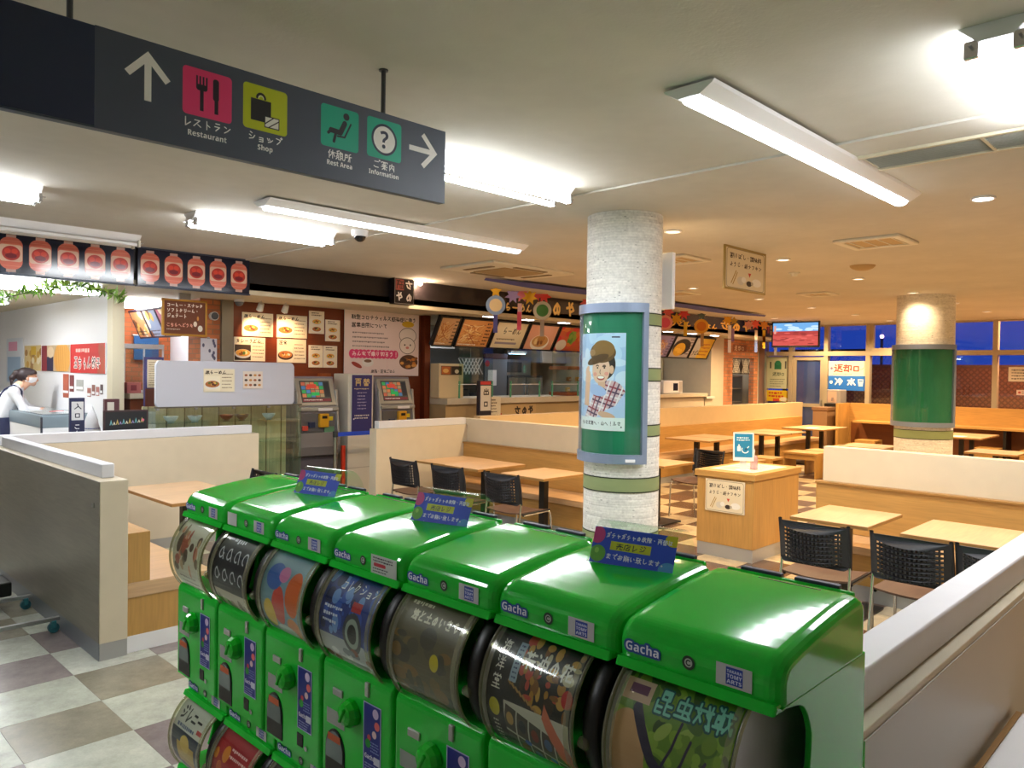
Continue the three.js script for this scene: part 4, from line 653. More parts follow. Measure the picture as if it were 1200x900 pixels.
// ---------------------------------------------------------------- hanging direction sign
{
  const t = thing('direction_sign', 'dark slate hanging direction sign with restaurant, shop, rest area and information pictograms', 'sign', [1.2, 2.408, -2.43]);
  const L0 = -1.5, L1 = 0.868, H = 0.295;
  part(t, 'sign_box', lim(L0, L1, 0, H, -0.035, 0, 0.004), std('#454d5f', { roughness: 0.45 }));
  const f = print(2048, 456, (c, w, h) => {                         // 1542 pixels to the metre
    const S = w / 1.328; fillR(c, '#4d5669', 0, 0, w, h);
    const arrow = (x, y, dx, dy, l, q) => { c.strokeStyle = '#ffffff'; c.lineCap = 'butt'; c.lineJoin = 'miter'; c.lineWidth = 32; c.beginPath(); c.moveTo(x - dx * l, y - dy * l); c.lineTo(x + dx * l * 0.9, y + dy * l * 0.9); c.moveTo(x + dx * l * 0.05 - dy * q, y + dy * l * 0.05 + dx * q); c.lineTo(x + dx * l, y + dy * l); c.lineTo(x + dx * l * 0.05 + dy * q, y + dy * l * 0.05 - dx * q); c.stroke(); };
    arrow(0.148 * S, 0.385 * h, 0, -1, 104, 92);
    const ic = (m, v, col, jpn, eng, draw, js) => {
      const x = m * S, y = v * h; c.save(); c.translate(x, y); rr(c, col, 0, 0, 247, 232, 20); draw(); c.restore();
      jp(c, jpn, x + 123, y + 242, js || 50, { mid: 1, color: '#ffffff', lw: 5.5, squash: 0.98 }); c.fillStyle = '#ffffff'; c.textAlign = 'center'; c.textBaseline = 'alphabetic'; c.font = 'bold 37px sans-serif'; c.fillText(eng, x + 123, y + 332, 250);
    };
    ic(0.252, 0.13, '#f0407c', 'レストラン', 'Restaurant', () => { c.fillStyle = '#241a2a'; for (let i = 0; i < 4; i++) c.fillRect(66 + i * 16, 34, 8, 50); rr(c, '#241a2a', 66, 74, 56, 30, 14); c.fillRect(85, 90, 18, 112); rr(c, '#241a2a', 150, 30, 30, 108, 13); c.fillRect(158, 120, 19, 82); });
    ic(0.451, 0.118, '#c6d21c', 'ショップ', 'Shop', () => { c.fillStyle = '#1a1a1e'; c.fillRect(42, 72, 112, 112); c.strokeStyle = '#1a1a1e'; c.lineWidth = 12; c.beginPath(); c.arc(98, 64, 22, Math.PI, 0); c.stroke(); c.strokeStyle = '#f0f0e0'; c.lineWidth = 5; c.beginPath(); c.arc(98, 66, 14, Math.PI, 0); c.stroke(); c.fillStyle = '#f2f2ea'; c.fillRect(120, 150, 80, 56); c.strokeStyle = '#2a2c34'; c.lineWidth = 5; c.strokeRect(120, 150, 80, 56); c.beginPath(); c.moveTo(120, 190); c.lineTo(170, 150); c.moveTo(140, 206); c.lineTo(200, 162); c.stroke(); });
    ic(0.744, 0.1, '#14b496', '休憩所', 'Rest Area', () => { c.strokeStyle = '#1c2230'; blob(c, '#1c2230', 164, 42, 20); c.lineCap = 'round'; c.lineJoin = 'round'; c.lineWidth = 30; c.beginPath(); c.moveTo(154, 82); c.lineTo(126, 140); c.lineTo(66, 136); c.stroke(); c.lineWidth = 17; c.beginPath(); c.moveTo(96, 146); c.lineTo(84, 196); c.moveTo(66, 136); c.lineTo(48, 154); c.stroke(); c.lineWidth = 10; c.beginPath(); c.moveTo(194, 78); c.lineTo(154, 160); c.lineTo(108, 162); c.stroke(); }, 54);
    ic(0.942, 0.09, '#14b496', 'ご案内', 'Information', () => { blob(c, '#1c2a48', 123, 116, 92); blob(c, '#ffffff', 123, 116, 78); c.fillStyle = '#1c2a48'; c.font = 'bold 140px sans-serif'; c.textAlign = 'center'; c.textBaseline = 'alphabetic'; c.fillText('?', 123, 166); }, 54);
    arrow(1.206 * S, 0.345 * h, 1, 0, 100, 98);
  }, { roughness: 0.45 });
  part(t, 'lettered_face', new THREE.PlaneGeometry(1.328, H), f, [L1 - 0.664, H / 2, 0.0015]);
  part(t, 'dark_cover', lim(L0, L1 - 1.328, 0.004, H - 0.004, 0.0, 0.006, 0.002), std('#2a3552', { roughness: 0.35 }));
  for (const x of [0.568, -0.52]) { const r = part(t, 'rod', cyl(0.009, CEIL - 2.408 - H, 12), M.darkSteel, [x, H + (CEIL - 2.408 - H) / 2, -0.0175]); part(r, 'ceiling_rose', cyl(0.018, 0.008, 14), M.darkSteel, [0, (CEIL - 2.4 - H) / 2 - 0.005, 0]); }
}
// ---------------------------------------------------------------- hanging condiment sign
{
  const t = thing('hanging_card_sign', 'framed cream card hanging from the ceiling by small hooks', 'sign', [6.5, 2.485, -3.4]);
  const f = print(512, 250, (c) => { c.save(); c.scale(1, 250 / 360); drawCondiment(c, 512, 360); c.restore(); }, { roughness: 0.6 });
  board(t, 0.74, 0.37, 0.012, f, M.offWhite, [0, 0.185, 0]);
  for (const [w, h, x, y] of [[0.77, 0.02, 0, 0.37], [0.77, 0.02, 0, 0], [0.02, 0.39, -0.378, 0.185], [0.02, 0.39, 0.378, 0.185]]) part(t, 'frame_bar', rbox(w, h, 0.02, 0.004), std('#9a8448', { roughness: 0.45 }), [x, y, 0]);
  for (const x of [-0.34, 0, 0.34]) part(t, 'hook', new THREE.TorusGeometry(0.012, 0.003, 6, 14), M.darkSteel, [x, 0.388, 0]);
}
// ---------------------------------------------------------------- ceiling fittings
{
  const slot = thing('air_slot', 'long grey louvred air slot in the ceiling beside the batten light', 'vent', [4.27, CEIL, -0.7]);
  part(slot, 'recess_plate', lim(-0.14, 0.14, -0.014, -0.0122, -0.82, 2.4), std('#77776f', { roughness: 0.6 }));
  for (const s of [-1, 1]) part(slot, 'edge_trim', lim(s * 0.15 - 0.012, s * 0.15 + 0.012, -0.026, -0.012, -0.83, 2.4), M.trim);
  for (let i = 0; i < 9; i++) part(slot, 'louvre', lim(-0.115 + i * 0.028, -0.11 + i * 0.028, -0.022, -0.014, -0.81, 2.4), std('#9a9a92', { roughness: 0.5 }));
  part(slot, 'joint_bar', lim(-0.14, 0.14, -0.024, -0.014, -0.28, -0.265), M.trim);
  const vent = (label, x, z, s, sz = s) => { const t = thing('ceiling_vent', label, 'vent', [x, CEIL - 0.012, z]); part(t, 'frame', new THREE.ExtrudeGeometry((() => { const a = rrShape(s, sz, 0.02), h = new THREE.Path(); const q = s / 2 - 0.05, r = sz / 2 - 0.05; h.moveTo(-q, -r); h.lineTo(-q, r); h.lineTo(q, r); h.lineTo(q, -r); h.lineTo(-q, -r); a.holes.push(h); return a; })(), { depth: 0.012, bevelEnabled: true, bevelSize: 0.006, bevelThickness: 0.006, bevelSegments: 1 }).rotateX(Math.PI / 2).translate(0, -0.006, 0), M.offWhite); part(t, 'grille', lim(-s / 2 + 0.05, s / 2 - 0.05, -0.012, -0.004, -sz / 2 + 0.05, sz / 2 - 0.05), std('#b9a27c', { roughness: 0.7 })); for (let i = 0; i < 4; i++) part(t, 'grille_fin', lim(-s / 2 + 0.05, s / 2 - 0.05, -0.016, -0.01, -sz / 2 + 0.09 + i * (sz - 0.18) / 3, -sz / 2 + 0.1 + i * (sz - 0.18) / 3), M.offWhite); return t; };
  vent('square ceiling return vent beside the round dome fitting', 6.78, -2.36, 0.52);
  vent('square ceiling vent half hidden behind the near column', 6.6, -4.2, 0.5);
  vent('square ceiling vent in front of the far kitchen fascia', 9.4, -5.95, 0.5);
  vent('small ceiling vent near the far column', 10.6, -4.45, 0.42);
  const ac = thing('ceiling_cassette', 'four-way ceiling air conditioner cassette above the ramen counter', 'air conditioner', [6.15, CEIL - 0.012, -6.1]);
  part(ac, 'panel', rbox(1.3, 0.03, 0.85, 0.012, 2), M.offWhite, [0, -0.012, 0]); part(ac, 'grille', rbox(0.62, 0.012, 0.5, 0.004), std('#a08a64', { roughness: 0.6 }), [0, -0.03, 0]);
  for (const s of [-1, 1]) { part(ac, 'flap', rbox(0.5, 0.01, 0.06, 0.003), std('#7a6a50', { roughness: 0.6 }), [0, -0.03, s * 0.34]); part(ac, 'flap', rbox(0.06, 0.01, 0.45, 0.003), std('#7a6a50', { roughness: 0.6 }), [s * 0.46, -0.03, 0]); }
  const dome = solo('round_diffuser', 'shallow round ceiling dome between downlights', 'vent', new THREE.LatheGeometry([[0, -0.05], [0.06, -0.046], [0.1, -0.03], [0.12, -0.012], [0.125, 0]].map(([a, b]) => new THREE.Vector2(a, b)), 32), std('#a88c60', { roughness: 0.6, side: THREE.DoubleSide }), [8.2, CEIL - 0.012, -2.98]);
  const sm = thing('smoke_detector', 'small pale smoke detector on the far ceiling', 'detector', [8.3, CEIL - 0.012, -3.75]); part(sm, 'base', cyl(0.06, 0.014, 24), M.offWhite, [0, -0.007, 0]); part(sm, 'head', new THREE.CylinderGeometry(0.045, 0.03, 0.028, 20), M.offWhite, [0, -0.028, 0]);
  const cm = thing('dome_camera', 'white dome security camera with black lens under the slim batten', 'camera', [3.68, CEIL, -5.4]); part(cm, 'base', new THREE.CylinderGeometry(0.07, 0.066, 0.05, 28), M.white, [0, -0.025, 0]); part(cm, 'lens_dome', new THREE.SphereGeometry(0.05, 24, 12, 0, 7, Math.PI / 2, Math.PI / 2), phy('#0c0c10', { roughness: 0.1 }), [0, -0.045, 0]);
  const cloth = (() => { const n = 80, pos = [], uv = [], idx = []; for (let i = 0; i <= n; i++) { const x = 7.3 * i / n, w = 0.02 + 0.16 * Math.min(1, i / 10) * Math.min(1, (n - i) / 14), y = CEIL - 0.03 - 0.012 * Math.abs(Math.sin(x * 1.3)); for (const s of [-1, 1]) { pos.push(x, y + (s > 0 ? 0.0 : -0.025), s * w * 0.8 + 0.05 * Math.sin(x * 0.9)); uv.push(x, s); } } for (let i = 0; i < n; i++) { const q = 2 * i; idx.push(q, q + 1, q + 2, q + 1, q + 3, q + 2); } const g = new THREE.BufferGeometry(); g.setAttribute('position', new THREE.Float32BufferAttribute(pos, 3)); g.setAttribute('uv', new THREE.Float32BufferAttribute(uv, 2)); g.setIndex(idx); g.computeVertexNormals(); return g; })();
  solo('ceiling_drape', 'long dark blue cloth drape hung under the ceiling along the fascia', 'drape', cloth, std('#4a4f9a', { roughness: 0.85, side: THREE.DoubleSide }), [6.4, 0, -6.75]);
}
// ---------------------------------------------------------------- lantern signs and lettering on the fascia
const lanternFace = print(1024, 330, (c) => {
  fillR(c, '#131a30', 0, 0, 1024, 330);
  for (let i = 0; i < 5; i++) { const x = 102 + i * 204, y = 166; rr(c, '#c9a49a', x - 34, 22, 68, 26, 4); rr(c, '#c9a49a', x - 34, 286, 68, 26, 4); rr(c, '#d87562', x - 80, 44, 160, 246, 62); rr(c, '#e0b8a0', x - 78, 100, 156, 130, 20); blob(c, '#b83a34', x, 166, 62, 56); blob(c, '#d84a3a', x - 24, 150, 22, 20); blob(c, '#d84a3a', x + 24, 150, 22, 20); blob(c, '#7a2430', x, 186, 40, 20); fillR(c, '#e89a88', x - 70, 70, 140, 3); fillR(c, '#e89a88', x - 70, 262, 140, 3); }
}, { roughness: 0.12 });
for (const [x0, x1, l] of [[0.5, 1.56, 'dark sign panel with red paper lanterns at the corridor end of the fascia'], [1.6, 2.72, 'dark sign panel of five red lanterns above the white shop wall'], [2.76, 3.9, 'dark sign panel of five red lanterns ending beside the brown menu wall']]) {
  const t = thing('lantern_sign', l, 'sign', [(x0 + x1) / 2, 2.685, FASCIA + 0.03], 0, 'red lantern signs on the fascia');
  board(t, x1 - x0, 0.37, 0.05, lanternFace, M.fascia, [0, 0, 0], [0, 0, 0], ['sign_box', 'printed_face']);
  for (const s of [-1, 1]) part(t, 'frame_bar', rbox(x1 - x0 + 0.02, 0.016, 0.06, 0.003), std('#26324a', { roughness: 0.4 }), [0, s * 0.185, 0.002]);
}
function fasciaLetters(label, x0, x1, y0, y1, draw, w = 768, h = 128) { solo('fascia_lettering', label, 'lettering', new THREE.PlaneGeometry(x1 - x0, y1 - y0), print(w, h, draw, { transparent: true, alphaTest: 0.35, roughness: 0.6 }), [(x0 + x1) / 2, (y0 + y1) / 2, FASCIA + 0.003]); }
fasciaLetters('gold brush lettering for noodles on the dark fascia above the slanted menus', 7.8, 9.56, 2.56, 2.85, (c) => { c.clearRect(0, 0, 768, 128); jp(c, 'らーめん', 10, 56, 62, { color: '#f2d486', lw: 9 }); jp(c, 'さのや', 300, 6, 118, { color: '#f2d486', lw: 18, gap: 1.25 }); });
fasciaLetters('gold brush lettering for udon and rice on the dark far fascia', 12.1, 15.4, 2.57, 2.84, (c) => { c.clearRect(0, 0, 768, 128); jp(c, 'うどん・ごはん', 10, 56, 56, { color: '#f0c860', lw: 9 }); jp(c, 'さのや', 430, 10, 104, { color: '#f0c860', lw: 16 }); });
{
  const t = thing('bracket_sign', 'small square black sign with four white characters on the fascia', 'sign', [5.93, 2.705, FASCIA + 0.06]);
  board(t, 0.31, 0.33, 0.1, print(160, 170, (c) => { fillR(c, '#17131c', 0, 0, 160, 170); c.strokeStyle = '#d8d4d0'; c.lineWidth = 2; c.strokeRect(5, 5, 150, 160); fillR(c, '#a04a44', 10, 10, 66, 70); jp(c, '麺', 12, 12, 62, { color: '#2a161a', lw: 5 }); jp(c, 'さ', 84, 10, 68, { color: '#f0eeea', lw: 10 }); jp(c, 'や', 10, 88, 68, { color: '#f0eeea', lw: 10 }); jp(c, 'の', 84, 88, 68, { color: '#f0eeea', lw: 10 }); }), M.fascia, [0, 0, 0], [0, 0, 0], ['sign_box', 'printed_face']);
  const s = thing('spotlight', 'small bright spotlight on the fascia beside the square black sign', 'light', [6.2, 2.83, FASCIA + 0.06]); part(s, 'bracket', rbox(0.02, 0.02, 0.06, 0.004), M.white, [-0.03, 0.03, -0.03]); part(s, 'lamp_bulb', new THREE.SphereGeometry(0.03, 16, 12), std('#ffffff', { emissive: '#ffe6d0', emissiveIntensity: 9 }), [0, 0, 0.03]);
  const pl = new THREE.PointLight('#ffd8b0', 1.4); pl.position.set(0, 0, 0.03); s.add(pl);
}
// paper festival ornaments hanging along the fascia
{
  const star = (r, n = 5) => { const s = new THREE.Shape(); for (let i = 0; i < n * 2; i++) { const a = i * Math.PI / n + Math.PI / 2, q = i % 2 ? r * 0.5 : r; s[i ? 'lineTo' : 'moveTo'](q * Math.cos(a), q * Math.sin(a)); } return new THREE.ExtrudeGeometry(s, { depth: 0.012, bevelEnabled: false }); };
  const sg = star(0.085), lg = star(0.12, 7), disc = new THREE.CylinderGeometry(0.135, 0.135, 0.012, 28).rotateX(Math.PI / 2), rib = new THREE.BoxGeometry(0.06, 0.26, 0.012);
  const P = (c) => memo('paper' + c, () => std(c, { roughness: 0.8 }));
  const orn = (label, x, y, o) => { const t = thing('paper_ornament', label, 'ornament', [x, y, -7.6], -0.8, 'paper ornaments along the fascia'); part(t, 'thread', cyl(0.003, CEIL - y, 6), M.white, [0, (CEIL - y) / 2, 0]); for (const [k, px, py, c] of o) { const b = part(t, k === 's' ? 'star' : k === 'l' ? 'flower' : k === 'd' ? 'disc' : 'ribbon', { s: sg, l: lg, d: disc, r: rib }[k], P(c), [px, py, k === 'd' ? 0.02 : 0.01 + 0.004 * Math.abs(px) * 10]); if (k === 'd') part(b, 'disc_picture', new THREE.CircleGeometry(0.09, 20), P({ '#7f9ac4': '#d8c49a', '#c8c4b4': '#4f8a4a', '#e0a83a': '#d07a2a', '#e89a8a': '#e05a78' }[c] || '#ffffff'), [0, 0, 0.008]); } };
  orn('blue round paper ornament with a yellow star and striped tail', 7.42, 2.63, [['s', 0, 0.19, '#d8a82a'], ['d', 0, 0, '#7f9ac4'], ['r', 0, -0.25, '#4a4a8a']]);
  orn('lilac and yellow paper flowers with a pink ribbon on the fascia', 7.9, 2.72, [['l', -0.1, 0.08, '#9a8ac4'], ['l', 0.03, 0.1, '#d87a8a'], ['l', 0.14, 0.06, '#d8a82a'], ['r', 0, -0.16, '#e8c4cc'], ['r', -0.005, -0.28, '#e05a7a']]);
  orn('white round ornament with green leaf and red flowers beside gold letters', 8.38, 2.62, [['l', 0.02, 0.22, '#d8484a'], ['l', -0.1, 0.24, '#d0525a'], ['d', 0, 0, '#c8c4b4'], ['r', 0, -0.25, '#a89a90']]);
  orn('pink paper flower beside the notice board column', 9.42, 2.82, [['l', 0, 0, '#e06a68']]);
  orn('pink paper face ornament half behind the near column', 11.62, 2.62, [['l', 0.05, 0.2, '#d05a5a'], ['d', 0, 0, '#e89a8a']]);
  orn('red and yellow paper flowers with a yellow ribbon', 12.2, 2.7, [['l', 0.02, 0.12, '#d8484a'], ['l', -0.12, 0.02, '#e0a82a'], ['r', 0.05, -0.16, '#e0b83a']]);
  orn('orange round paper ornament above the far slanted menus', 12.85, 2.62, [['s', 0.0, 0.2, '#5a6a6a'], ['d', 0, 0, '#e0a83a'], ['r', 0.02, -0.25, '#b08a5a']]);
  orn('yellow paper stars with a long white and lilac ribbon', 13.85, 2.7, [['l', 0, 0.1, '#d8a02a'], ['s', 0.12, 0.08, '#b0903a'], ['r', 0.04, -0.14, '#e8e4ec'], ['r', 0.1, -0.2, '#8a70a4'], ['r', 0.04, -0.42, '#e0dce8']]);
  orn('pink and red paper stars beside the gold square sign', 15.0, 2.72, [['l', 0, 0.06, '#d8584a'], ['l', -0.14, 0.04, '#c88a80'], ['r', 0.02, -0.2, '#c4b0a0'], ['r', 0.02, -0.4, '#4a5a8a']]);
  orn('yellow ribbon ornament with orange flower beside the television', 15.4, 2.68, [['l', 0, 0.1, '#d8903a'], ['r', 0, -0.14, '#d8b02a'], ['r', 0, -0.26, '#d8b02a']]);
  orn('blue and white ribbon ornament next to the television', 15.95, 2.7, [['s', 0, 0.08, '#5a70a4'], ['r', 0, -0.2, '#3a5aa8'], ['r', 0, -0.42, '#c8d0e8']]);
}
// ---------------------------------------------------------------- brown menu wall
function food(c, x, y, s, k) { blob(c, k[0], x, y + s * 0.1, s, s * 0.55); blob(c, k[1], x, y, s * 0.88, s * 0.42); for (let i = 0; i < 7; i++) blob(c, k[2 + i % 3], x - s * 0.5 + rnd() * s, y - s * 0.16 + rnd() * s * 0.3, s * 0.18, s * 0.12, rnd() * 3); }
const FK = [['#e8e4da', '#b06a34', '#5a2a1a', '#d8b45a', '#4a6a2a'], ['#d8d4cc', '#d8a044', '#8a4a1c', '#e8d8a0', '#5a7a3a'], ['#3a2018', '#c07838', '#e8dcc0', '#8a3a20', '#d0b050']];
const menuFace = [0, 1, 2].map((k) => print(256, 190, (c) => { fillR(c, '#e6dcc0', 0, 0, 256, 190); fillR(c, k === 1 ? '#3a2a1e' : '#efe6cc', 6, 60, 130, 124); food(c, 72, 126, 66, FK[k]); jp(c, ['黒らーめん', 'カレーうどん', '定食'][k], 14, 12, 34, { color: '#2e221a', lw: 4.5 }); for (let i = 0; i < 5; i++) lines(c, '#6a5a44', 150, 40 + i * 28, 96, 1, 10, 8); }));
const smallMenu = print(128, 170, (c) => { fillR(c, '#e6dcc4', 0, 0, 128, 170); lines(c, '#4a3a2c', 20, 12, 84, 2, 16, 9); food(c, 64, 80, 42, FK[1]); food(c, 64, 136, 42, FK[0]); });
function menuCard(label, x0, x1, y0, y1, face) { const t = thing('menu_card', label, 'menu', [(x0 + x1) / 2, (y0 + y1) / 2, SHOPWALL + 0.008], 0, 'menu cards on the brown wall'); board(t, x1 - x0, y1 - y0, 0.01, face, M.white, [0, 0, 0], [0, 0, 0], ['card', 'printed_face']); }
menuCard('spotlit cream menu card with a noodle bowl next to the grey post', 4.29, 4.69, 2.1, 2.385, menuFace[0]);
menuCard('spotlit cream menu card with a noodle bowl, beside a narrow hanging card', 4.74, 5.16, 2.1, 2.385, menuFace[0]);
menuCard('cream menu card with a dark curry picture above the white panel', 4.19, 4.59, 1.8, 2.085, menuFace[1]);
menuCard('cream menu card with a set meal below the spotlit noodle card', 4.75, 5.15, 1.79, 2.085, menuFace[2]);
menuCard('narrow cream card highest on the brown wall beside the large white poster', 5.19, 5.41, 2.17, 2.46, smallMenu);
menuCard('narrow cream card with a fried dish touching the large white poster', 5.43, 5.65, 2.08, 2.36, smallMenu);
menuCard('lower narrow card with two bowls, next to the set meal card', 5.19, 5.395, 1.735, 2.02, smallMenu);
menuCard('lower narrow card with two bowls, under the fried dish card', 5.405, 5.61, 1.735, 2.02, smallMenu);
{
  const t = thing('notice_poster', 'large pink-white poster with a cartoon chef face and a pink banner of text', 'poster', [6.33, 2.08, SHOPWALL + 0.03]);
  board(t, 1.25, 0.89, 0.012, print(700, 500, (c) => {
    fillR(c, '#ead8d6', 0, 0, 700, 500); jp(c, '新型コロナウィルス感染症に伴う', 60, 36, 40, { color: '#2e2a30', lw: 5 }); jp(c, '営業自粛について', 60, 96, 40, { color: '#2e2a30', lw: 5 }); for (let i = 0; i < 4; i++) lines(c, '#8a7c80', 70, 170 + i * 34, 380, 1, 10, 12);
    c.fillStyle = '#e0407a'; for (let i = 0; i < 12; i++) blob(c, '#e0407a', 70 + i * 36, 335, 30, 34); jp(c, 'みんなで乗り切ろう！', 66, 312, 42, { color: '#ffe2ea', lw: 6 });
    blob(c, '#d0a82a', 590, 90, 60, 24); c.strokeStyle = '#3a2c2c'; c.lineWidth = 4; c.fillStyle = '#f0e6e0'; c.beginPath(); c.ellipse(590, 180, 84, 60, 0, 0, 7); c.fill(); c.stroke(); c.beginPath(); c.ellipse(586, 260, 76, 64, 0, 0, 7); c.fill(); c.stroke(); blob(c, '#2e2424', 560, 254, 7); blob(c, '#2e2424', 616, 254, 7); blob(c, '#d88a84', 586, 276, 16, 10); blob(c, '#5a3420', 600, 390, 92, 58); for (let i = 0; i < 16; i++) blob(c, ['#8a5228', '#c87a2a', '#3a2216', '#d89a4a'][i % 4], 525 + rnd() * 150, 350 + rnd() * 80, 18, 12);
    blob(c, '#a03a34', 110, 420, 50, 16, 0.4); blob(c, '#e8e6e4', 210, 400, 52, 32); blob(c, '#7a5a48', 210, 388, 34, 12); fillR(c, '#e0bcc0', 390, 330, 2, 170); jp(c, '黒麺・定食ごはん', 240, 452, 28, { color: '#3a3036', lw: 3.5 });
  }), M.white, [0, 0, 0], [0, 0, 0], ['sheet', 'printed_face']);
}
{
  const fx = (label, x, z, aim) => { const t = thing('menu_spotlight', label, 'light', [x, SOFFIT, z]); part(t, 'stem', cyl(0.008, 0.05, 8), M.offWhite, [0, -0.025, 0]); part(t, 'lamp_can', new THREE.CylinderGeometry(0.032, 0.04, 0.09, 18), M.offWhite, [0, -0.075, -0.012], [0.55, 0, 0]); part(t, 'lamp_face', new THREE.CylinderGeometry(0.03, 0.03, 0.006, 18), std('#ffffff', { emissive: '#ffdca8', emissiveIntensity: 5 }), [0, -0.115, -0.037], [0.55, 0, 0]); const s = new THREE.SpotLight('#ffc890', 1.6, 0, 0.62, 0.7, 2); s.position.set(0, -0.13, -0.045); s.target.position.set(aim, -0.42, -0.36); s.castShadow = true; t.add(s, s.target); };
  fx('small white spotlight lighting the menu card next to the grey post', 4.36, -8.4, 0.1); fx('small white spotlight lighting the noodle card beside the narrow cards', 4.68, -8.4, 0.22);
  const cm = thing('ceiling_camera', 'white dome camera under the soffit at the grey post', 'camera', [4.14, SOFFIT, -8.5]); part(cm, 'base', cyl(0.055, 0.03, 24), M.white, [0, -0.015, 0]); part(cm, 'dome', new THREE.SphereGeometry(0.05, 24, 12, 0, 7, Math.PI / 2, Math.PI / 2), phy('#6a6e74', { roughness: 0.12 }), [0, -0.03, 0]);
}
// ticket vending machines
function glowPrint(w, h, draw, o) { const m = print(w, h, draw, o); m.emissive = new THREE.Color('#ffffff'); m.emissiveMap = m.map; m.emissiveIntensity = 0.22; return m; }
{
  const scr = (k) => glowPrint(256, 190, (c) => { fillR(c, '#40423e', 0, 0, 256, 190); const cs = ['#b4604a', '#3a9a5a', '#9a8a6a', '#4a78a8', '#c07850']; for (let i = 0; i < 5; i++) for (let j = 0; j < 4; j++) fillR(c, cs[(i * 2 + j * 3 + k) % 5], 12 + i * 38, 12 + j * 34, 34, 30); fillR(c, '#2ea85a', 88, 100, 70, 30); fillR(c, '#c44a3a', 60, 30, 80, 36); fillR(c, '#2a2c30', 206, 12, 40, 130); fillR(c, '#6a2a34', 8, 156, 240, 26); lines(c, '#d8d4cc', 20, 164, 200, 1, 10, 9); }, { roughness: 0.2 });
  const build = (label, x, k) => {
    const t = thing('ticket_machine', label, 'ticket machine', [x, 0, -8.5]);
    const grey = std('#8a8794', { roughness: 0.4, metalness: 0.2 }), bez = std('#a8a8a2', { roughness: 0.35, metalness: 0.35 }), low = std('#807a7a', { roughness: 0.45 });
    part(t, 'cabinet', lim(-0.3, 0.3, 0.03, 0.84, -0.22, 0.1, 0.02), std('#5c5862', { roughness: 0.45 }));
    part(t, 'belly_panel', prism([[0, 0.62], [0.16, 0.66], [0.2, 0.76], [0.2, 0.92], [0, 0.92]], 0.56, 0.01).rotateY(-Math.PI / 2).translate(0.28, 0, 0.02), low);
    part(t, 'head', prism([[-0.2, 0.84], [0.13, 0.84], [0.15, 1.2], [0.14, 1.24], [0.02, 1.6], [-0.2, 1.6]], 0.56, 0.02).rotateY(-Math.PI / 2).translate(0.28, 0, 0), grey);
    const sl = -0.322;   // slope of the screen face
    const b = part(t, 'screen_bezel', rbox(0.54, 0.36, 0.03, 0.02, 2), bez, [0, 1.425, 0.105], [sl, 0, 0]);
    part(b, 'screen', new THREE.PlaneGeometry(0.42, 0.28), scr(k), [-0.005, 0.005, 0.0165]);
    part(t, 'ledge', rbox(0.56, 0.05, 0.08, 0.015), bez, [0, 1.22, 0.17]); part(t, 'ticket_label', rbox(0.2, 0.035, 0.004, 0.001), M.white, [0.08, 1.215, 0.212]);
    part(t, 'niche', rbox(0.48, 0.28, 0.02, 0.004), std('#6c6e72', { roughness: 0.4, metalness: 0.4 }), [0, 1.03, 0.168]);
    part(t, 'card_reader', rbox(0.13, 0.17, 0.06, 0.012), std('#d29a1e', { roughness: 0.4 }), [0.06, 1.08, 0.2]); part(t, 'reader_slot', rbox(0.07, 0.035, 0.01, 0.003), M.black, [0.06, 1.12, 0.229]); part(t, 'reader_flag', rbox(0.08, 0.05, 0.01, 0.003), std('#d8c41e', { roughness: 0.5 }), [0.16, 1.1, 0.19]);
    part(t, 'bill_slot', rbox(0.09, 0.07, 0.04, 0.01), std('#1e2a48', { roughness: 0.35 }), [-0.1, 1.03, 0.19]); part(t, 'coin_plate', rbox(0.08, 0.06, 0.02, 0.006), std('#c8483a', { roughness: 0.4 }), [-0.19, 0.99, 0.19]); part(t, 'green_sticker', rbox(0.14, 0.1, 0.008, 0.002), std('#5a8a6a', { roughness: 0.5 }), [0.15, 0.95, 0.185]); part(t, 'coin_tray', rbox(0.28, 0.06, 0.06, 0.02, 2), M.darkSteel, [-0.09, 0.915, 0.19]);
    for (const s of [-1, 1]) part(t, 'side_rail', rbox(0.035, 0.72, 0.05, 0.012), bez, [s * 0.275, 1.1, 0.165], [s ? -0.1 : 0, 0, 0]);
  };
  build('grey ticket machine with a touch screen beside the glass food showcase', 5.09, 0); build('grey ticket machine with a touch screen beside the purple exchange banner', 6.3, 1);
  const pb = thing('exchange_board', 'purple money exchange board on a white cabinet between the ticket machines', 'sign', [5.745, 0, -8.5]);
  part(pb, 'cabinet', lim(-0.2, 0.19, 0.02, 1.66, -0.2, 0.14, 0.01), M.offWhite); part(pb, 'shelf_line', lim(-0.201, 0.191, 0.44, 0.45, -0.2, 0.142), M.greyPanel);
  board(pb, 0.31, 0.74, 0.01, print(180, 430, (c) => { fillR(c, '#33306e', 0, 0, 180, 430); jp(c, '両替', 22, 22, 62, { color: '#d0b878', lw: 8, gap: 1.2 }); lines(c, '#c8bca0', 20, 100, 140, 1, 10, 10); for (let i = 0; i < 6; i++) lines(c, '#a8a4c4', 50, 130 + i * 24, 84, 1, 10, 10); lines(c, '#d8d2c8', 26, 300, 130, 2, 20, 12); blob(c, '#e8e4f0', 20, 330, 6); }), M.white, [0, 1.275, 0.148], [0, 0, 0], ['panel', 'printed_face']);
  const rd = solo('red_post', 'narrow red guide strip beside the first ticket machine', 'post', lim(-0.025, 0.025, 0, 0.75, -0.02, 0.02, 0.006), std('#d23a22', { roughness: 0.4 }), [5.45, 0, -8.32]);
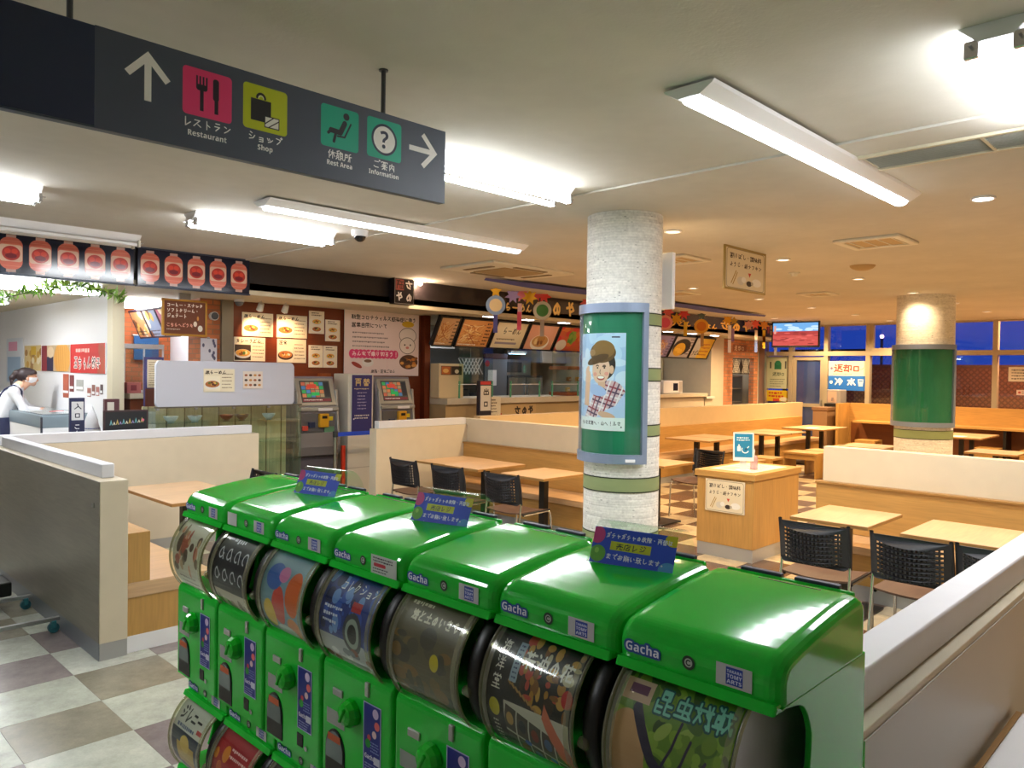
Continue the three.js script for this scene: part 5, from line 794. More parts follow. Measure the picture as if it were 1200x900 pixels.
  const bp = thing('belt_barrier', 'chrome belt barrier post with a blue belt in front of the ticket machine', 'barrier', [5.13, 0, -8.0]); part(bp, 'post', cyl(0.028, 0.9, 20), M.chrome, [0, 0.47, 0]); part(bp, 'head', cyl(0.032, 0.07, 20), M.darkSteel, [0, 0.93, 0]); part(bp, 'foot', new THREE.LatheGeometry([[0, 0.03], [0.05, 0.028], [0.15, 0.012], [0.155, 0], [0, 0]].map(([a, b]) => new THREE.Vector2(a, b)), 28), M.chrome); part(bp, 'belt', rbox(1.5, 0.05, 0.004, 0.001), std('#1c48c8', { roughness: 0.6 }), [0.78, 0.925, 0]);
}
// glass food showcase in front of the ticket machines
{
  const t = thing('food_showcase', 'glass food display case with a white panel on top', 'display case', [3.82, 0, -8.1]);
  const X0 = -0.82, X1 = 0.82;
  part(t, 'base', lim(X0, X1, 0, 0.1, -0.22, 0.16), M.darkSteel); part(t, 'rear_boards', lim(X0, X1, 0.1, 1.3, -0.22, -0.2), std('#e6d2a4', { roughness: 0.6, map: grainV }));
  for (let i = 0; i < 9; i++) part(t, 'batten', lim(X0 + 0.05 + i * 0.19, X0 + 0.06 + i * 0.19, 0.1, 1.3, -0.2, -0.192), std('#8a744a', { roughness: 0.6 }));
  for (let i = 0; i < 4; i++) part(t, 'glass_shelf', lim(X0 + 0.01, X1 - 0.01, 0.42 + i * 0.24 - 0.004, 0.42 + i * 0.24, -0.19, 0.14), phy('#eaf8f4', { roughness: 0.03, transmission: 1, thickness: 0 }));
  for (let i = 0; i < 4; i++) part(t, 'front_pane', lim(X0 + i * 0.41 + 0.003, X0 + (i + 1) * 0.41 - 0.003, 0.1, 1.3, 0.148, 0.153), M.glass);
  part(t, 'side_pane', lim(X0, X0 + 0.004, 0.1, 1.3, -0.19, 0.148), M.glass); part(t, 'side_pane', lim(X1 - 0.004, X1, 0.1, 1.3, -0.19, 0.148), M.glass);
  for (let i = 0; i < 5; i++) part(t, 'corner_clip', rbox(0.03, 0.025, 0.02, 0.004), M.steel, [Math.max(X0 + 0.02, Math.min(X1 - 0.02, X0 + i * 0.41)), 1.285, 0.15]);
  const hp = new THREE.ExtrudeGeometry(rrShape(1.53, 0.47, 0.05), { depth: 0.03, bevelEnabled: true, bevelSize: 0.006, bevelThickness: 0.006, bevelSegments: 2 });
  part(t, 'white_panel', hp, std('#c6c9d6', { roughness: 0.4 }), [-0.05, 1.54, 0.12]); part(t, 'panel_rail', lim(X0, X1, 1.295, 1.31, 0.11, 0.16), std('#5a5448', { roughness: 0.5 }));
  const b1 = board(t, 0.34, 0.245, 0.006, menuFace[0], M.white, [-0.17, 1.58, 0.162], [0, 0, 0], ['menu_sheet', 'printed_face']);
  board(t, 0.23, 0.19, 0.006, print(128, 106, (c) => { fillR(c, '#e0d4c8', 0, 0, 128, 106); for (let i = 0; i < 4; i++) for (let j = 0; j < 3; j++) blob(c, ['#a05a3a', '#4a3a34', '#c88a4a'][(i + j) % 3], 20 + i * 29, 24 + j * 30, 10, 7); }), M.white, [0.21, 1.585, 0.162], [0, 0, 0], ['menu_sheet', 'printed_face']);
  const bowl = new THREE.LatheGeometry([[0, 0], [0.03, 0], [0.06, 0.03], [0.075, 0.06], [0.07, 0.06], [0.055, 0.034], [0, 0.012]].map(([a, b]) => new THREE.Vector2(a, b)), 24);
  const dish = (label, x, y, c1, c2) => { const d = thing('sample_dish', label, 'dish', [3.82 + x, y, -8.1 - 0.02]); part(d, 'bowl', bowl, std(c1, { roughness: 0.3, side: THREE.DoubleSide })); part(d, 'food', new THREE.SphereGeometry(0.058, 16, 6, 0, 7, 0, Math.PI / 2).scale(1, 0.5, 1), std(c2, { roughness: 0.6 }), [0, 0.035, 0]); };
  dish('white sample bowl at the white panel end on the upper showcase shelf', -0.6, 1.141, '#d8dce0', '#b8a88a'); dish('white sample bowl with dark topping on the upper showcase shelf', -0.35, 1.141, '#d8dce0', '#6a5a4a'); dish('brown sample bowl with red topping on the upper showcase shelf', 0.0, 1.141, '#7a2a1e', '#c8702a'); dish('sample bowl with orange food on the upper showcase shelf', 0.18, 1.141, '#5a2a1e', '#d09a3a'); dish('pale sample cup near the ticket machine end of the showcase', 0.5, 1.141, '#c8d0d4', '#9aa0a4'); dish('dark red sample bowl on the middle showcase shelf', 0.3, 0.661, '#4a1a18', '#6a3a2a');
  // brick-patterned plinth in front of the case
  const p = thing('brick_planter', 'low red brick plinth in front of the glass showcase', 'plinth', [4.45, 0, -7.75]);
  part(p, 'mortar_core', lim(-0.38, 0.2, 0, 0.455, -0.11, 0.095), std('#b9a79a', { roughness: 0.9 }));
  const bg = metres(new RoundedBoxGeometry(0.138, 0.062, 0.03, 1, 0.003)), bm = ['#8a3f3a', '#964a42', '#7c3834'].map((c) => std(c, { roughness: 0.8, map: speckTex }));
  for (let j = 0; j < 6; j++) for (let i = 0; i < 4; i++) { const x = -0.3 + i * 0.146 + (j % 2) * 0.05; part(p, 'brick', bg, bm[Math.floor(rnd() * 3)], [x - 0.02, 0.045 + j * 0.074, 0.085]); }
  const bs2 = metres(new RoundedBoxGeometry(0.03, 0.062, 0.09, 1, 0.003)); for (let j = 0; j < 6; j++) for (let i = 0; i < 2; i++) part(p, 'brick', bs2, bm[Math.floor(rnd() * 3)], [0.192, 0.045 + j * 0.074, -0.055 + i * 0.095]);
}
// ---------------------------------------------------------------- noodle counter and kitchen
function slantMenu(label, x0, x1, draw, y0 = 2.09, y1 = 2.49, z = -8.42) {
  const t = thing('menu_lightbox', label, 'menu', [(x0 + x1) / 2, (y0 + y1) / 2, z], 0, 'slanted menu light boxes');
  const w = x1 - x0 - 0.036, h = (y1 - y0) / Math.cos(0.5);
  board(t, w, h, 0.06, print(320, 180, draw, { emissive: '#ffffff', emissiveIntensity: 0.0, roughness: 0.3 }), M.black, [0, 0, 0], [0.5, 0, 0], ['menu_box', 'printed_sign']);
  for (const s of [-1, 1]) part(t, 'frame_bar', rbox(0.03, h + 0.02, 0.075, 0.004), M.black, [s * w / 2, 0, 0], [0.5, 0, 0]);
  for (const s of [-1, 1]) part(t, 'frame_bar', rbox(w, 0.025, 0.075, 0.004), M.black, [0, s * h / 2 * Math.cos(0.5), s * h / 2 * Math.sin(0.5)], [0.5, 0, 0]);
}
const noodle = (bg, k) => (c) => { fillR(c, bg, 0, 0, 320, 180); for (let i = 0; i < 40; i++) { c.strokeStyle = ['#d8a860', '#c07838', '#e6c48a', '#a85a2a'][i % 4]; c.lineWidth = 5; c.beginPath(); c.moveTo(rnd() * 240, 30 + rnd() * 140); c.quadraticCurveTo(rnd() * 240, 30 + rnd() * 140, rnd() * 240, 30 + rnd() * 140); c.stroke(); } lines(c, '#3a2418', 250, 20, 60, 7, 22, 11); lines(c, '#f4ead0', 20, 160, 200, 1, 10, 9); };
slantMenu('slanted menu light box of noodles beside the brown wall end', 7.02, 7.42, noodle('#c89a6a', 0));
slantMenu('slanted menu light box with an orange noodle picture and price column', 7.44, 8.12, noodle('#d08a4a', 1));
slantMenu('slanted cream menu light box lettered with the word noodles', 8.14, 8.86, (c) => { fillR(c, '#d8c49a', 0, 0, 320, 180); jp(c, 'らーめん', 80, 30, 58, { color: '#3a2a1e', lw: 5, squash: 0.8 }); lines(c, '#5a4630', 40, 112, 240, 1, 10, 10); fillR(c, '#8a7a80', 40, 136, 220, 14); });
slantMenu('slanted pink menu light box with a bowl of noodles', 8.88, 9.6, (c) => { fillR(c, '#d89a78', 0, 0, 320, 180); food(c, 160, 116, 100, ['#e8dcc4', '#c08a4a', '#7a4a24', '#e0c080', '#b06a34']); c.fillStyle = '#a8783a'; c.beginPath(); c.moveTo(120, 110); c.lineTo(160, 40); c.lineTo(200, 110); c.fill(); });
slantMenu('slanted red menu light box with green topping and white rice', 9.62, 10.45, (c) => { fillR(c, '#d0643c', 0, 0, 320, 180); for (let i = 0; i < 24; i++) blob(c, ['#d83a3a', '#e0803a', '#d85a4a'][i % 3], rnd() * 320, rnd() * 180, 30, 20); for (let i = 0; i < 14; i++) blob(c, ['#5a9a3a', '#8ab04a'][i % 2], 110 + rnd() * 70, 50 + rnd() * 60, 16, 22); blob(c, '#e8e0d0', 60, 136, 52, 40); fillR(c, '#5a1a20', 210, 20, 90, 20); lines(c, '#ffe8d8', 220, 26, 70, 1, 8, 8); });
{
  const CZ = -8.3;
  const t = thing('noodle_counter', 'long cream service counter under the slanted noodle menus', 'counter', [8.85, 0, CZ - 0.3]);
  part(t, 'counter_top', lim(-1.72, 1.72, 1.23, 1.32, -0.35, 0.34, 0.006), M.laminate); part(t, 'front_panel', lim(-1.7, 1.7, 0.05, 1.23, -0.1, 0.28), std('#c9ac7c', { roughness: 0.5, map: mottleTex })); part(t, 'kick', lim(-1.7, 1.7, 0, 0.05, -0.08, 0.24), M.darkSteel);
  board(t, 1.1, 0.3, 0.004, print(440, 120, (c) => { fillR(c, '#c9ac7c', 0, 0, 440, 120); c.strokeStyle = '#f0e6d0'; c.lineWidth = 8; c.beginPath(); c.arc(60, 70, 46, 3.1, 6.3); c.arc(60, 76, 30, 6.2, 3.2, true); c.stroke(); jp(c, 'さのや', 240, 10, 60, { color: '#2a1c18', lw: 10 }); blob(c, '#c84a3a', 124, 60, 8); }), M.laminate, [-0.35, 1.06, 0.283], [0, 0, 0], ['counter_sign', 'printed_face']);
  const rg = thing('cash_register_screen', 'cream screen box with two food pictures at the end of the noodle counter', 'screen', [6.9 + 0.42, 1.32, CZ - 0.2]); part(rg, 'box', lim(-0.23, 0.24, 0, 0.5, -0.1, 0.1, 0.01), std('#d8c49c', { roughness: 0.5 })); board(rg, 0.4, 0.13, 0.004, print(160, 60, (c) => { fillR(c, '#6a4a34', 0, 0, 160, 60); fillR(c, '#b8642a', 4, 4, 66, 52); blob(c, '#e0b060', 36, 32, 22, 14); fillR(c, '#2e2018', 82, 4, 74, 52); blob(c, '#d8c8a8', 120, 36, 16, 14); }), M.white, [0.0, 0.4, 0.104], [0, 0, 0], ['picture_strip', 'printed_face']);
  for (const [x, l] of [[7.72, 'clear acrylic splash screen behind the black exit sign'], [8.78, 'clear acrylic splash screen in the middle of the noodle counter'], [9.75, 'clear acrylic splash screen at the display end of the noodle counter']]) {
    const s = thing('splash_screen', l, 'screen', [x, 1.32, CZ + 0.0]); part(s, 'sheet', lim(-0.34, 0.34, 0.2, 0.75, -0.003, 0.003), M.glass); for (const q of [-1, 1]) part(s, 'leg', lim(q * 0.33 - 0.008, q * 0.33 + 0.008, 0, 0.25, -0.012, 0.012), phy('#7ac8a0', { roughness: 0.2, transmission: 0.4, thickness: 0 })); part(s, 'bottom_edge', lim(-0.34, 0.34, 0.195, 0.205, -0.006, 0.006), M.white);
  }
  const ex = thing('exit_sign', 'black standing sign lettered exit in front of the noodle counter', 'sign', [7.6, 0, -8.0]); part(ex, 'post', lim(-0.12, 0.12, 0.02, 1.58, -0.03, 0.03, 0.004), std('#22202e', { roughness: 0.4 })); part(ex, 'foot', lim(-0.2, 0.2, 0, 0.02, -0.15, 0.15, 0.004), M.black);
  board(ex, 0.2, 0.36, 0.006, print(100, 180, (c) => { fillR(c, '#d6d2cc', 0, 0, 100, 180); jp(c, '出', 22, 16, 58, { color: '#1e1c26', lw: 8 }); jp(c, '口', 22, 100, 58, { color: '#1e1c26', lw: 8 }); }), M.white, [0, 1.33, 0.034], [0, 0, 0], ['plate', 'printed_face']); part(ex, 'red_strip', lim(-0.1, 0.1, 1.525, 1.57, 0.03, 0.034), std('#c8383a', { roughness: 0.5 }));
  const pn = thing('counter_notice', 'cream paper notice taped to the noodle counter front', 'notice', [8.0, 1.2, CZ + 0.055]); board(pn, 0.36, 0.27, 0.004, print(128, 96, (c) => { fillR(c, '#e2d8c0', 0, 0, 128, 96); lines(c, '#5a4a40', 14, 14, 96, 5, 16, 7); }), M.white);
  // kitchen things
  const st = (name, label, cat, x0, x1, y0, y1, z0, z1, m) => { const o = thing(name, label, cat, [(x0 + x1) / 2, 0, (z0 + z1) / 2]); const a = (x1 - x0) / 2, b = (z1 - z0) / 2; part(o, 'body', lim(-a, a, y0, y1, -b, b, 0.01), m); return o; };
  const fr = st('steel_fridge', 'wide dark steel refrigerator in the middle of the noodle kitchen', 'refrigerator', 10.4, 11.4, 0.05, 1.64, -10.95, -10.3, M.darkSteel); part(fr, 'door', lim(-0.48, -0.01, 0.15, 1.6, 0.325, 0.34, 0.006), M.steel); part(fr, 'door', lim(0.01, 0.48, 0.15, 1.6, 0.325, 0.34, 0.006), M.steel); for (const q of [-0.05, 0.05]) part(fr, 'handle', lim(q - 0.01, q + 0.01, 1.2, 1.5, 0.34, 0.37, 0.004), M.chrome); part(fr, 'feet', lim(-0.45, 0.45, 0, 0.05, -0.28, 0.28), M.black);
  const ub = st('upper_cabinet', 'grey metal box standing on the dark steel refrigerator', 'cabinet', 10.42, 11.15, 1.64, 1.95, -10.85, -10.4, M.steel); part(ub, 'front_grille', lim(-0.3, 0.1, 1.7, 1.9, 0.225, 0.232), M.darkSteel); part(ub, 'green_label', lim(0.15, 0.22, 1.7, 1.84, 0.225, 0.23), std('#8ab09a', { roughness: 0.5 }));
  const gd = thing('kitchen_door', 'dark grey kitchen door with a white paper notice', 'door', [10.08, 0, -10.3]); part(gd, 'leaf', lim(-0.3, 0.28, 0.02, 1.95, -0.02, 0.02, 0.004), std('#6b6f76', { roughness: 0.5 })); part(gd, 'head_strip', lim(-0.3, 0.28, 1.95, 2.05, -0.03, 0.03), std('#4a2a2c', { roughness: 0.5 })); part(gd, 'paper', lim(-0.22, 0.0, 1.45, 1.74, 0.02, 0.023), M.white); part(gd, 'red_disc', new THREE.CircleGeometry(0.06, 20), std('#b8322e', { roughness: 0.5 }), [-0.24, 1.86, 0.0215]);
  const hd = thing('range_hood', 'bright stainless extractor hood at the display case end of the kitchen', 'hood', [11.62, SOFFIT, -10.5]); part(hd, 'canopy', prism([[-0.3, -0.6], [0.3, -0.6], [0.28, -0.4], [-0.05, 0], [-0.3, 0]], 0.7, 0.01).rotateY(-Math.PI / 2).translate(0.36, 0, 0), std('#d4d4d0', { roughness: 0.35, metalness: 0.3 }));
  const hd2 = thing('range_hood', 'stainless hood over the stove near the brown wall', 'hood', [8.5, SOFFIT, -10.5]); part(hd2, 'canopy', prism([[-0.3, -0.4], [0.3, -0.4], [0.28, -0.3], [-0.05, 0], [-0.3, 0]], 0.9, 0.01).rotateY(-Math.PI / 2).translate(0.45, 0, 0), std('#c4c6c4', { roughness: 0.35, metalness: 0.3 }));
  const wb = st('kitchen_worktop', 'stainless worktop along the noodle kitchen', 'worktop', 8.0, 9.7, 1.0, 1.05, -10.6, -9.9, M.steel); for (const [x, z] of [[-0.8, -0.3], [0.8, -0.3], [-0.8, 0.3], [0.8, 0.3]]) part(wb, 'leg', cyl(0.02, 1.0, 10), M.steel, [x, 0.5, z]);
  const pot = (label, x, z, r, h) => { const o = thing('stock_pot', label, 'pot', [x, 1.05, z]); part(o, 'body', new THREE.LatheGeometry([[0, 0], [r, 0], [r, h], [r + 0.01, h + 0.005], [r - 0.005, h], [r - 0.005, 0.01], [0, 0.01]].map(([a, b]) => new THREE.Vector2(a, b)), 28), M.darkSteel); for (const s of [-1, 1]) part(o, 'handle', new THREE.TorusGeometry(0.04, 0.008, 8, 14, Math.PI), M.steel, [s * r, h * 0.75, 0], [0, 0, s * -Math.PI / 2]); };
  pot('wide dark stock pot behind the cream screen box', 9.12, -10.2, 0.15, 0.34); pot('smaller stock pot under the lattice rack', 9.48, -10.25, 0.11, 0.26);
  const bt = (label, x, c) => { const o = thing('squeeze_bottle', label, 'bottle', [x, 1.05, -10.02]); part(o, 'body', new THREE.LatheGeometry([[0, 0], [0.05, 0], [0.05, 0.34], [0.02, 0.4], [0, 0.4]].map(([a, b]) => new THREE.Vector2(a, b)), 16), std(c, { roughness: 0.4 })); part(o, 'nozzle', cyl(0.014, 0.06, 10), M.white, [0, 0.42, 0]); };
  bt('yellow squeeze bottle on the kitchen worktop', 9.62, '#c8b83a'); bt('white squeeze bottle on the kitchen worktop', 8.86, '#d8d4cc');
  const ld = thing('latticed_rack', 'pale lattice rack hanging in the kitchen behind the exit sign', 'rack', [9.35, 1.64, -10.2]); for (let i = 0; i < 6; i++) { part(ld, 'slat', rbox(0.016, 0.34, 0.01, 0.002), M.white, [-0.2 + i * 0.08, 0.16, 0], [0, 0, 0.6]); part(ld, 'slat', rbox(0.016, 0.34, 0.01, 0.002), M.white, [-0.2 + i * 0.08, 0.16, 0.012], [0, 0, -0.6]); } part(ld, 'hanger', rbox(0.56, 0.02, 0.02, 0.004), M.steel, [0, 0.31, 0]); part(ld, 'hanger_rod', cyl(0.006, 0.56, 8), M.steel, [0, 0.59, 0]);
  const bs3 = thing('shelf_light', 'bluish lit strip light under the grey metal box', 'light', [10.55, 2.06, -10.2]); part(bs3, 'housing', lim(-0.22, 0.22, 0, 0.05, -0.05, 0.05, 0.004), M.white); part(bs3, 'lamp_strip', lim(-0.2, 0.2, -0.012, 0, -0.03, 0.03), std('#ffffff', { emissive: '#a8d8ff', emissiveIntensity: 4 })); part(bs3, 'hanger_rod', cyl(0.006, SOFFIT - 2.11, 8), M.steel, [0, (SOFFIT - 2.11) / 2 + 0.05, 0]); { const a = areaLight(bs3, 0.4, 0.05, [0, -0.016, 0], new THREE.Color('#a8d8ff'), 6); }
  const cs = thing('counter_display_case', 'glass counter display case with lit food at the end of the noodle counter', 'display case', [10.22, 1.32, CZ - 0.28]); part(cs, 'case_glass', lim(-0.32, 0.3, 0.06, 0.44, -0.2, 0.2), M.glass); part(cs, 'base', lim(-0.33, 0.31, 0, 0.06, -0.21, 0.21, 0.006), std('#8a4a28', { roughness: 0.5 })); part(cs, 'roof', lim(-0.33, 0.31, 0.44, 0.5, -0.21, 0.21, 0.006), std('#9a5a34', { roughness: 0.5 })); part(cs, 'shelf', lim(-0.31, 0.29, 0.24, 0.246, -0.19, 0.19), M.steel);
  const sn = [['cream snack box', -0.15, 0.066, '#d8b87a'], ['yellow snack', 0.12, 0.246, '#d8a02a'], ['brown snack', -0.12, 0.246, '#a86a34']]; for (const [l, x, y, c] of sn) { const o = thing('snack', l + ' inside the counter display case', 'food', [10.25 + x, 1.32 + y, CZ - 0.25]); part(o, 'pack', rbox(0.09, 0.07, 0.06, 0.015, 2), std(c, { roughness: 0.5 }), [0, 0.036, 0]); part(o, 'tag', rbox(0.05, 0.025, 0.002, 0.0006), M.white, [0, 0.03, 0.032]); }
  const kl = (label, x, z, L) => { const o = thing('kitchen_light', label, 'light', [x, SOFFIT, z]); part(o, 'housing', lim(-L / 2, L / 2, -0.04, 0, -0.08, 0.08, 0.006), M.white); part(o, 'diffuser_light', lim(-L / 2 + 0.02, L / 2 - 0.02, -0.055, -0.04, -0.06, 0.06), std('#ffffff', { emissive: COOL, emissiveIntensity: 4 })); areaLight(o, L - 0.05, 0.12, [0, -0.06, 0], COOL, 6); };
  kl('flat white lamp over the noodle kitchen worktop', 8.6, -9.5, 1.2); kl('flat white lamp before the dark steel refrigerator', 10.6, -9.5, 1.2);
  // small square lamps in the soffit over both counters
  for (const x of [7.66, 8.46, 9.3, 12.3, 13.15, 14.0]) { const o = thing('soffit_light', x < 10 ? 'small square white lamp in the soffit over the noodle counter' : 'small square white lamp in the soffit over the far counter', 'light', [x, SOFFIT, -7.97], 0, 'square soffit lamps'); part(o, 'rim', lim(-0.1, 0.1, -0.008, 0, -0.07, 0.07, 0.002), M.white); part(o, 'lamp_panel', lim(-0.085, 0.085, -0.014, -0.008, -0.055, 0.055), std('#ffffff', { emissive: COOL, emissiveIntensity: 6 })); areaLight(o, 0.17, 0.11, [0, -0.017, 0], COOL, 12); }
}
// ---------------------------------------------------------------- far counter, brick bay, television
slantMenu('slanted dark menu light box half behind the near column', 12.5, 13.08, noodle('#8a7a9a', 0), 2.06, 2.48);
slantMenu('slanted menu light box with a yellow omelette dish', 13.1, 13.85, (c) => { fillR(c, '#b8aca0', 0, 0, 320, 180); blob(c, '#2a241e', 150, 90, 140, 70); blob(c, '#d8a020', 130, 110, 90, 56); for (let i = 0; i < 8; i++) blob(c, '#e8b83a', 80 + rnd() * 100, 80 + rnd() * 60, 22, 14); lines(c, '#4a3a30', 250, 20, 60, 6, 24, 11); }, 2.06, 2.48);
slantMenu('slanted yellow menu light box with black brush text', 13.87, 14.62, (c) => { fillR(c, '#d0a422', 0, 0, 320, 180); fillR(c, '#b8ac94', 0, 0, 120, 180); jp(c, 'うどん', 20, 110, 44, { color: '#1c1814', lw: 7 }); lines(c, '#a04a1e', 140, 50, 160, 4, 30, 13); }, 2.06, 2.48);
{
  const t = thing('far_counter', 'cream service counter with a microwave under the yellow menus', 'counter', [13.3, 0, -8.55]); part(t, 'counter_top', lim(-1.2, 1.0, 1.25, 1.32, -0.3, 0.28, 0.006), M.laminate); part(t, 'front_panel', lim(-1.18, 0.98, 0, 1.25, -0.15, 0.2), M.laminate); part(t, 'end_shelf', lim(1.0, 1.35, 1.2, 1.25, -0.2, 0.25, 0.004), M.offWhite); part(t, 'end_panel', lim(1.02, 1.33, 0, 1.2, -0.18, 0.2), M.laminate);
  const m = thing('microwave_oven', 'white microwave oven on the far counter', 'microwave', [13.2, 1.32, -8.55]); part(m, 'case', lim(-0.4, 0.3, 0.01, 0.26, -0.17, 0.17, 0.012), M.white); part(m, 'window', lim(-0.05, 0.12, 0.06, 0.21, 0.17, 0.175, 0.002), std('#15203a', { roughness: 0.15 })); part(m, 'feet', lim(-0.36, 0.26, 0, 0.01, -0.14, 0.14), M.black); part(m, 'control_strip', lim(0.16, 0.28, 0.03, 0.24, 0.17, 0.173), M.greyPanel);
  for (const [x, c, l] of [[-0.45, '#8a2a22', 'small red sauce bottle beside the microwave'], [-0.54, '#2a1e1c', 'small dark sauce bottle beside the microwave']]) { const b = thing('sauce_bottle', l, 'bottle', [13.2 + x, 1.32, -8.5]); part(b, 'body', new THREE.LatheGeometry([[0, 0], [0.035, 0], [0.035, 0.1], [0.015, 0.14], [0.015, 0.17], [0, 0.17]].map(([a, q]) => new THREE.Vector2(a, q)), 16), std(c, { roughness: 0.25 })); part(b, 'cap', cyl(0.017, 0.025, 12), M.white, [0, 0.18, 0]); }
  const cur = thing('pleated_curtain', 'pale pleated curtain behind the far counter', 'curtain', [13.9, 0, -9.6]); { const s = new THREE.Shape(); s.moveTo(-0.7, 0); for (let i = 1; i <= 56; i++) s.lineTo(-0.7 + i * 0.025, 0.03 * Math.sin(i * 1.1)); for (let i = 56; i >= 0; i--) s.lineTo(-0.7 + i * 0.025, 0.03 * Math.sin(i * 1.1) + 0.006); part(cur, 'cloth', new THREE.ExtrudeGeometry(s, { depth: 1.2, bevelEnabled: false }).rotateX(-Math.PI / 2).translate(0, 1.1, 0), std('#c8c4a4', { roughness: 0.85 })); part(cur, 'rail', lim(-0.75, 0.75, 2.3, 2.33, -0.02, 0.02), M.steel); part(cur, 'rail_stay', lim(-0.75, -0.72, 2.33, SOFFIT, -0.01, 0.01), M.steel); }
  const ob = thing('orange_panel', 'orange wall panel with a framed notice behind the far counter', 'panel', [12.7, 1.35, -9.3]); part(ob, 'sheet', lim(-0.5, 0.35, -1.35, 0.75, -0.02, 0.02), std('#b86a34', { roughness: 0.7 })); board(ob, 0.2, 0.22, 0.01, print(64, 64, (c) => { fillR(c, '#c8c0b0', 0, 0, 64, 64); fillR(c, '#2a2a30', 14, 14, 36, 30); lines(c, '#e8e4dc', 18, 20, 28, 3, 8, 5); }), M.white, [0.05, 0.45, 0.026]);
  const kl = thing('kitchen_light', 'flat white lamp over the far counter', 'light', [13.3, SOFFIT, -9.2]); part(kl, 'housing', lim(-0.6, 0.6, -0.04, 0, -0.08, 0.08, 0.006), M.white); part(kl, 'diffuser_light', lim(-0.58, 0.58, -0.055, -0.04, -0.06, 0.06), std('#ffffff', { emissive: COOL, emissiveIntensity: 3 })); areaLight(kl, 1.1, 0.12, [0, -0.06, 0], COOL, 6);
  // return hatch
  const hatchSign = thing('return_lettering', 'raised pale characters for tray return on the brick bay', 'lettering', [16.05, 2.32, -8.495]); board(hatchSign, 0.62, 0.15, 0.008, print(256, 64, (c) => { fillR(c, '#8a5030', 0, 0, 256, 64); jp(c, '返却口', 24, 6, 54, { color: '#e0c8a0', lw: 7, gap: 1.25 }); }), M.brick);
  for (const x of [15.98, 16.42]) { const s = thing('lattice_shutter', x < 16.2 ? 'small dark lattice screen over the hatch, next to the brick pier' : 'small dark lattice screen over the hatch, next to the steel post', 'screen', [x, 1.9, -8.55]); part(s, 'frame', lim(-0.2, 0.2, -0.17, 0.19, -0.01, 0.01), std('#2a1c18', { roughness: 0.6 })); for (let i = -2; i <= 2; i++) { part(s, 'slat', rbox(0.012, 0.36, 0.008, 0.002), M.offWhite, [i * 0.05, 0.01, 0.014], [0, 0, 0.5]); part(s, 'slat', rbox(0.012, 0.36, 0.008, 0.002), M.offWhite, [i * 0.05, 0.01, 0.02], [0, 0, -0.5]); } }
  const hl = thing('hatch_light', 'flat white lamp inside the return hatch', 'light', [16.25, SOFFIT, -8.95]); part(hl, 'housing', lim(-0.4, 0.4, -0.04, 0, -0.08, 0.08, 0.006), M.white); part(hl, 'diffuser_light', lim(-0.38, 0.38, -0.055, -0.04, -0.06, 0.06), std('#ffffff', { emissive: COOL, emissiveIntensity: 3 })); areaLight(hl, 0.74, 0.12, [0, -0.06, 0], COOL, 8);
  const rs = thing('hatch_rack', 'grey steel rack inside the return hatch', 'rack', [16.25, 1.05, -8.95]); for (const y of [0.02, 0.33, 0.62]) part(rs, 'shelf', lim(-0.45, 0.45, y, y + 0.02, -0.2, 0.2), M.steel); for (const x of [-0.44, 0.44]) part(rs, 'upright', lim(x - 0.015, x + 0.015, 0, 0.66, -0.2, 0.2), M.steel);
  const gs = thing('gold_square_sign', 'small black sign with four gold squares at the end of the fascia', 'sign', [16.0, 2.7, FASCIA + 0.04]); board(gs, 0.6, 0.28, 0.06, print(128, 64, (c) => { fillR(c, '#17131c', 0, 0, 128, 64); for (const [x, y] of [[70, 6], [98, 6], [70, 34], [98, 34]]) fillR(c, '#b8904a', x, y, 22, 22); fillR(c, '#8a2a2a', 40, 14, 20, 34); }), M.fascia);
  // television
  const tv = thing('television', 'black flat television showing red desert under blue sky, hung from the ceiling', 'television', [15.5, 2.3, -6.96], -Math.PI / 2 + 0.12); part(tv, 'case', lim(-0.49, 0.49, 0, 0.54, -0.05, 0, 0.008), M.black); part(tv, 'screen', new THREE.PlaneGeometry(0.92, 0.47), std('#000000', { emissive: '#ffffff', emissiveIntensity: 0.75, emissiveMap: canvasTex(320, 168, (c) => { fillR(c, '#6aa4d8', 0, 0, 320, 70); for (let i = 0; i < 12; i++) blob(c, '#bcd8ec', rnd() * 320, 10 + rnd() * 44, 30, 8); fillR(c, '#c4504a', 0, 62, 320, 106); fillR(c, '#a8403e', 0, 62, 320, 30); for (let i = 0; i < 40; i++) blob(c, ['#d8605a', '#b0443e', '#8a3432'][i % 3], rnd() * 320, 66 + rnd() * 100, 22, 4); fillR(c, '#d89a8a', 8, 20, 14, 60); }), roughness: 0.2 }), [0, 0.275, 0.003]); part(tv, 'ceiling_pole', cyl(0.02, CEIL - 2.3 - 0.5, 12), M.darkSteel, [0, 0.53, -0.07]); part(tv, 'bracket', rbox(0.2, 0.2, 0.05, 0.006), M.darkSteel, [0, 0.3, -0.07]);
  // things on the window wall
  const wx = WINX + 0.039, face = (l, n, cat, z0, z1, y0, y1, w, h, draw) => { const o = thing(n, l, cat, [wx, (y0 + y1) / 2, (z0 + z1) / 2], -Math.PI / 2); board(o, Math.abs(z1 - z0), y1 - y0, 0.008, print(w, h, draw), M.white, [0, 0, 0], [0, 0, 0], ['panel', 'printed_face']); };
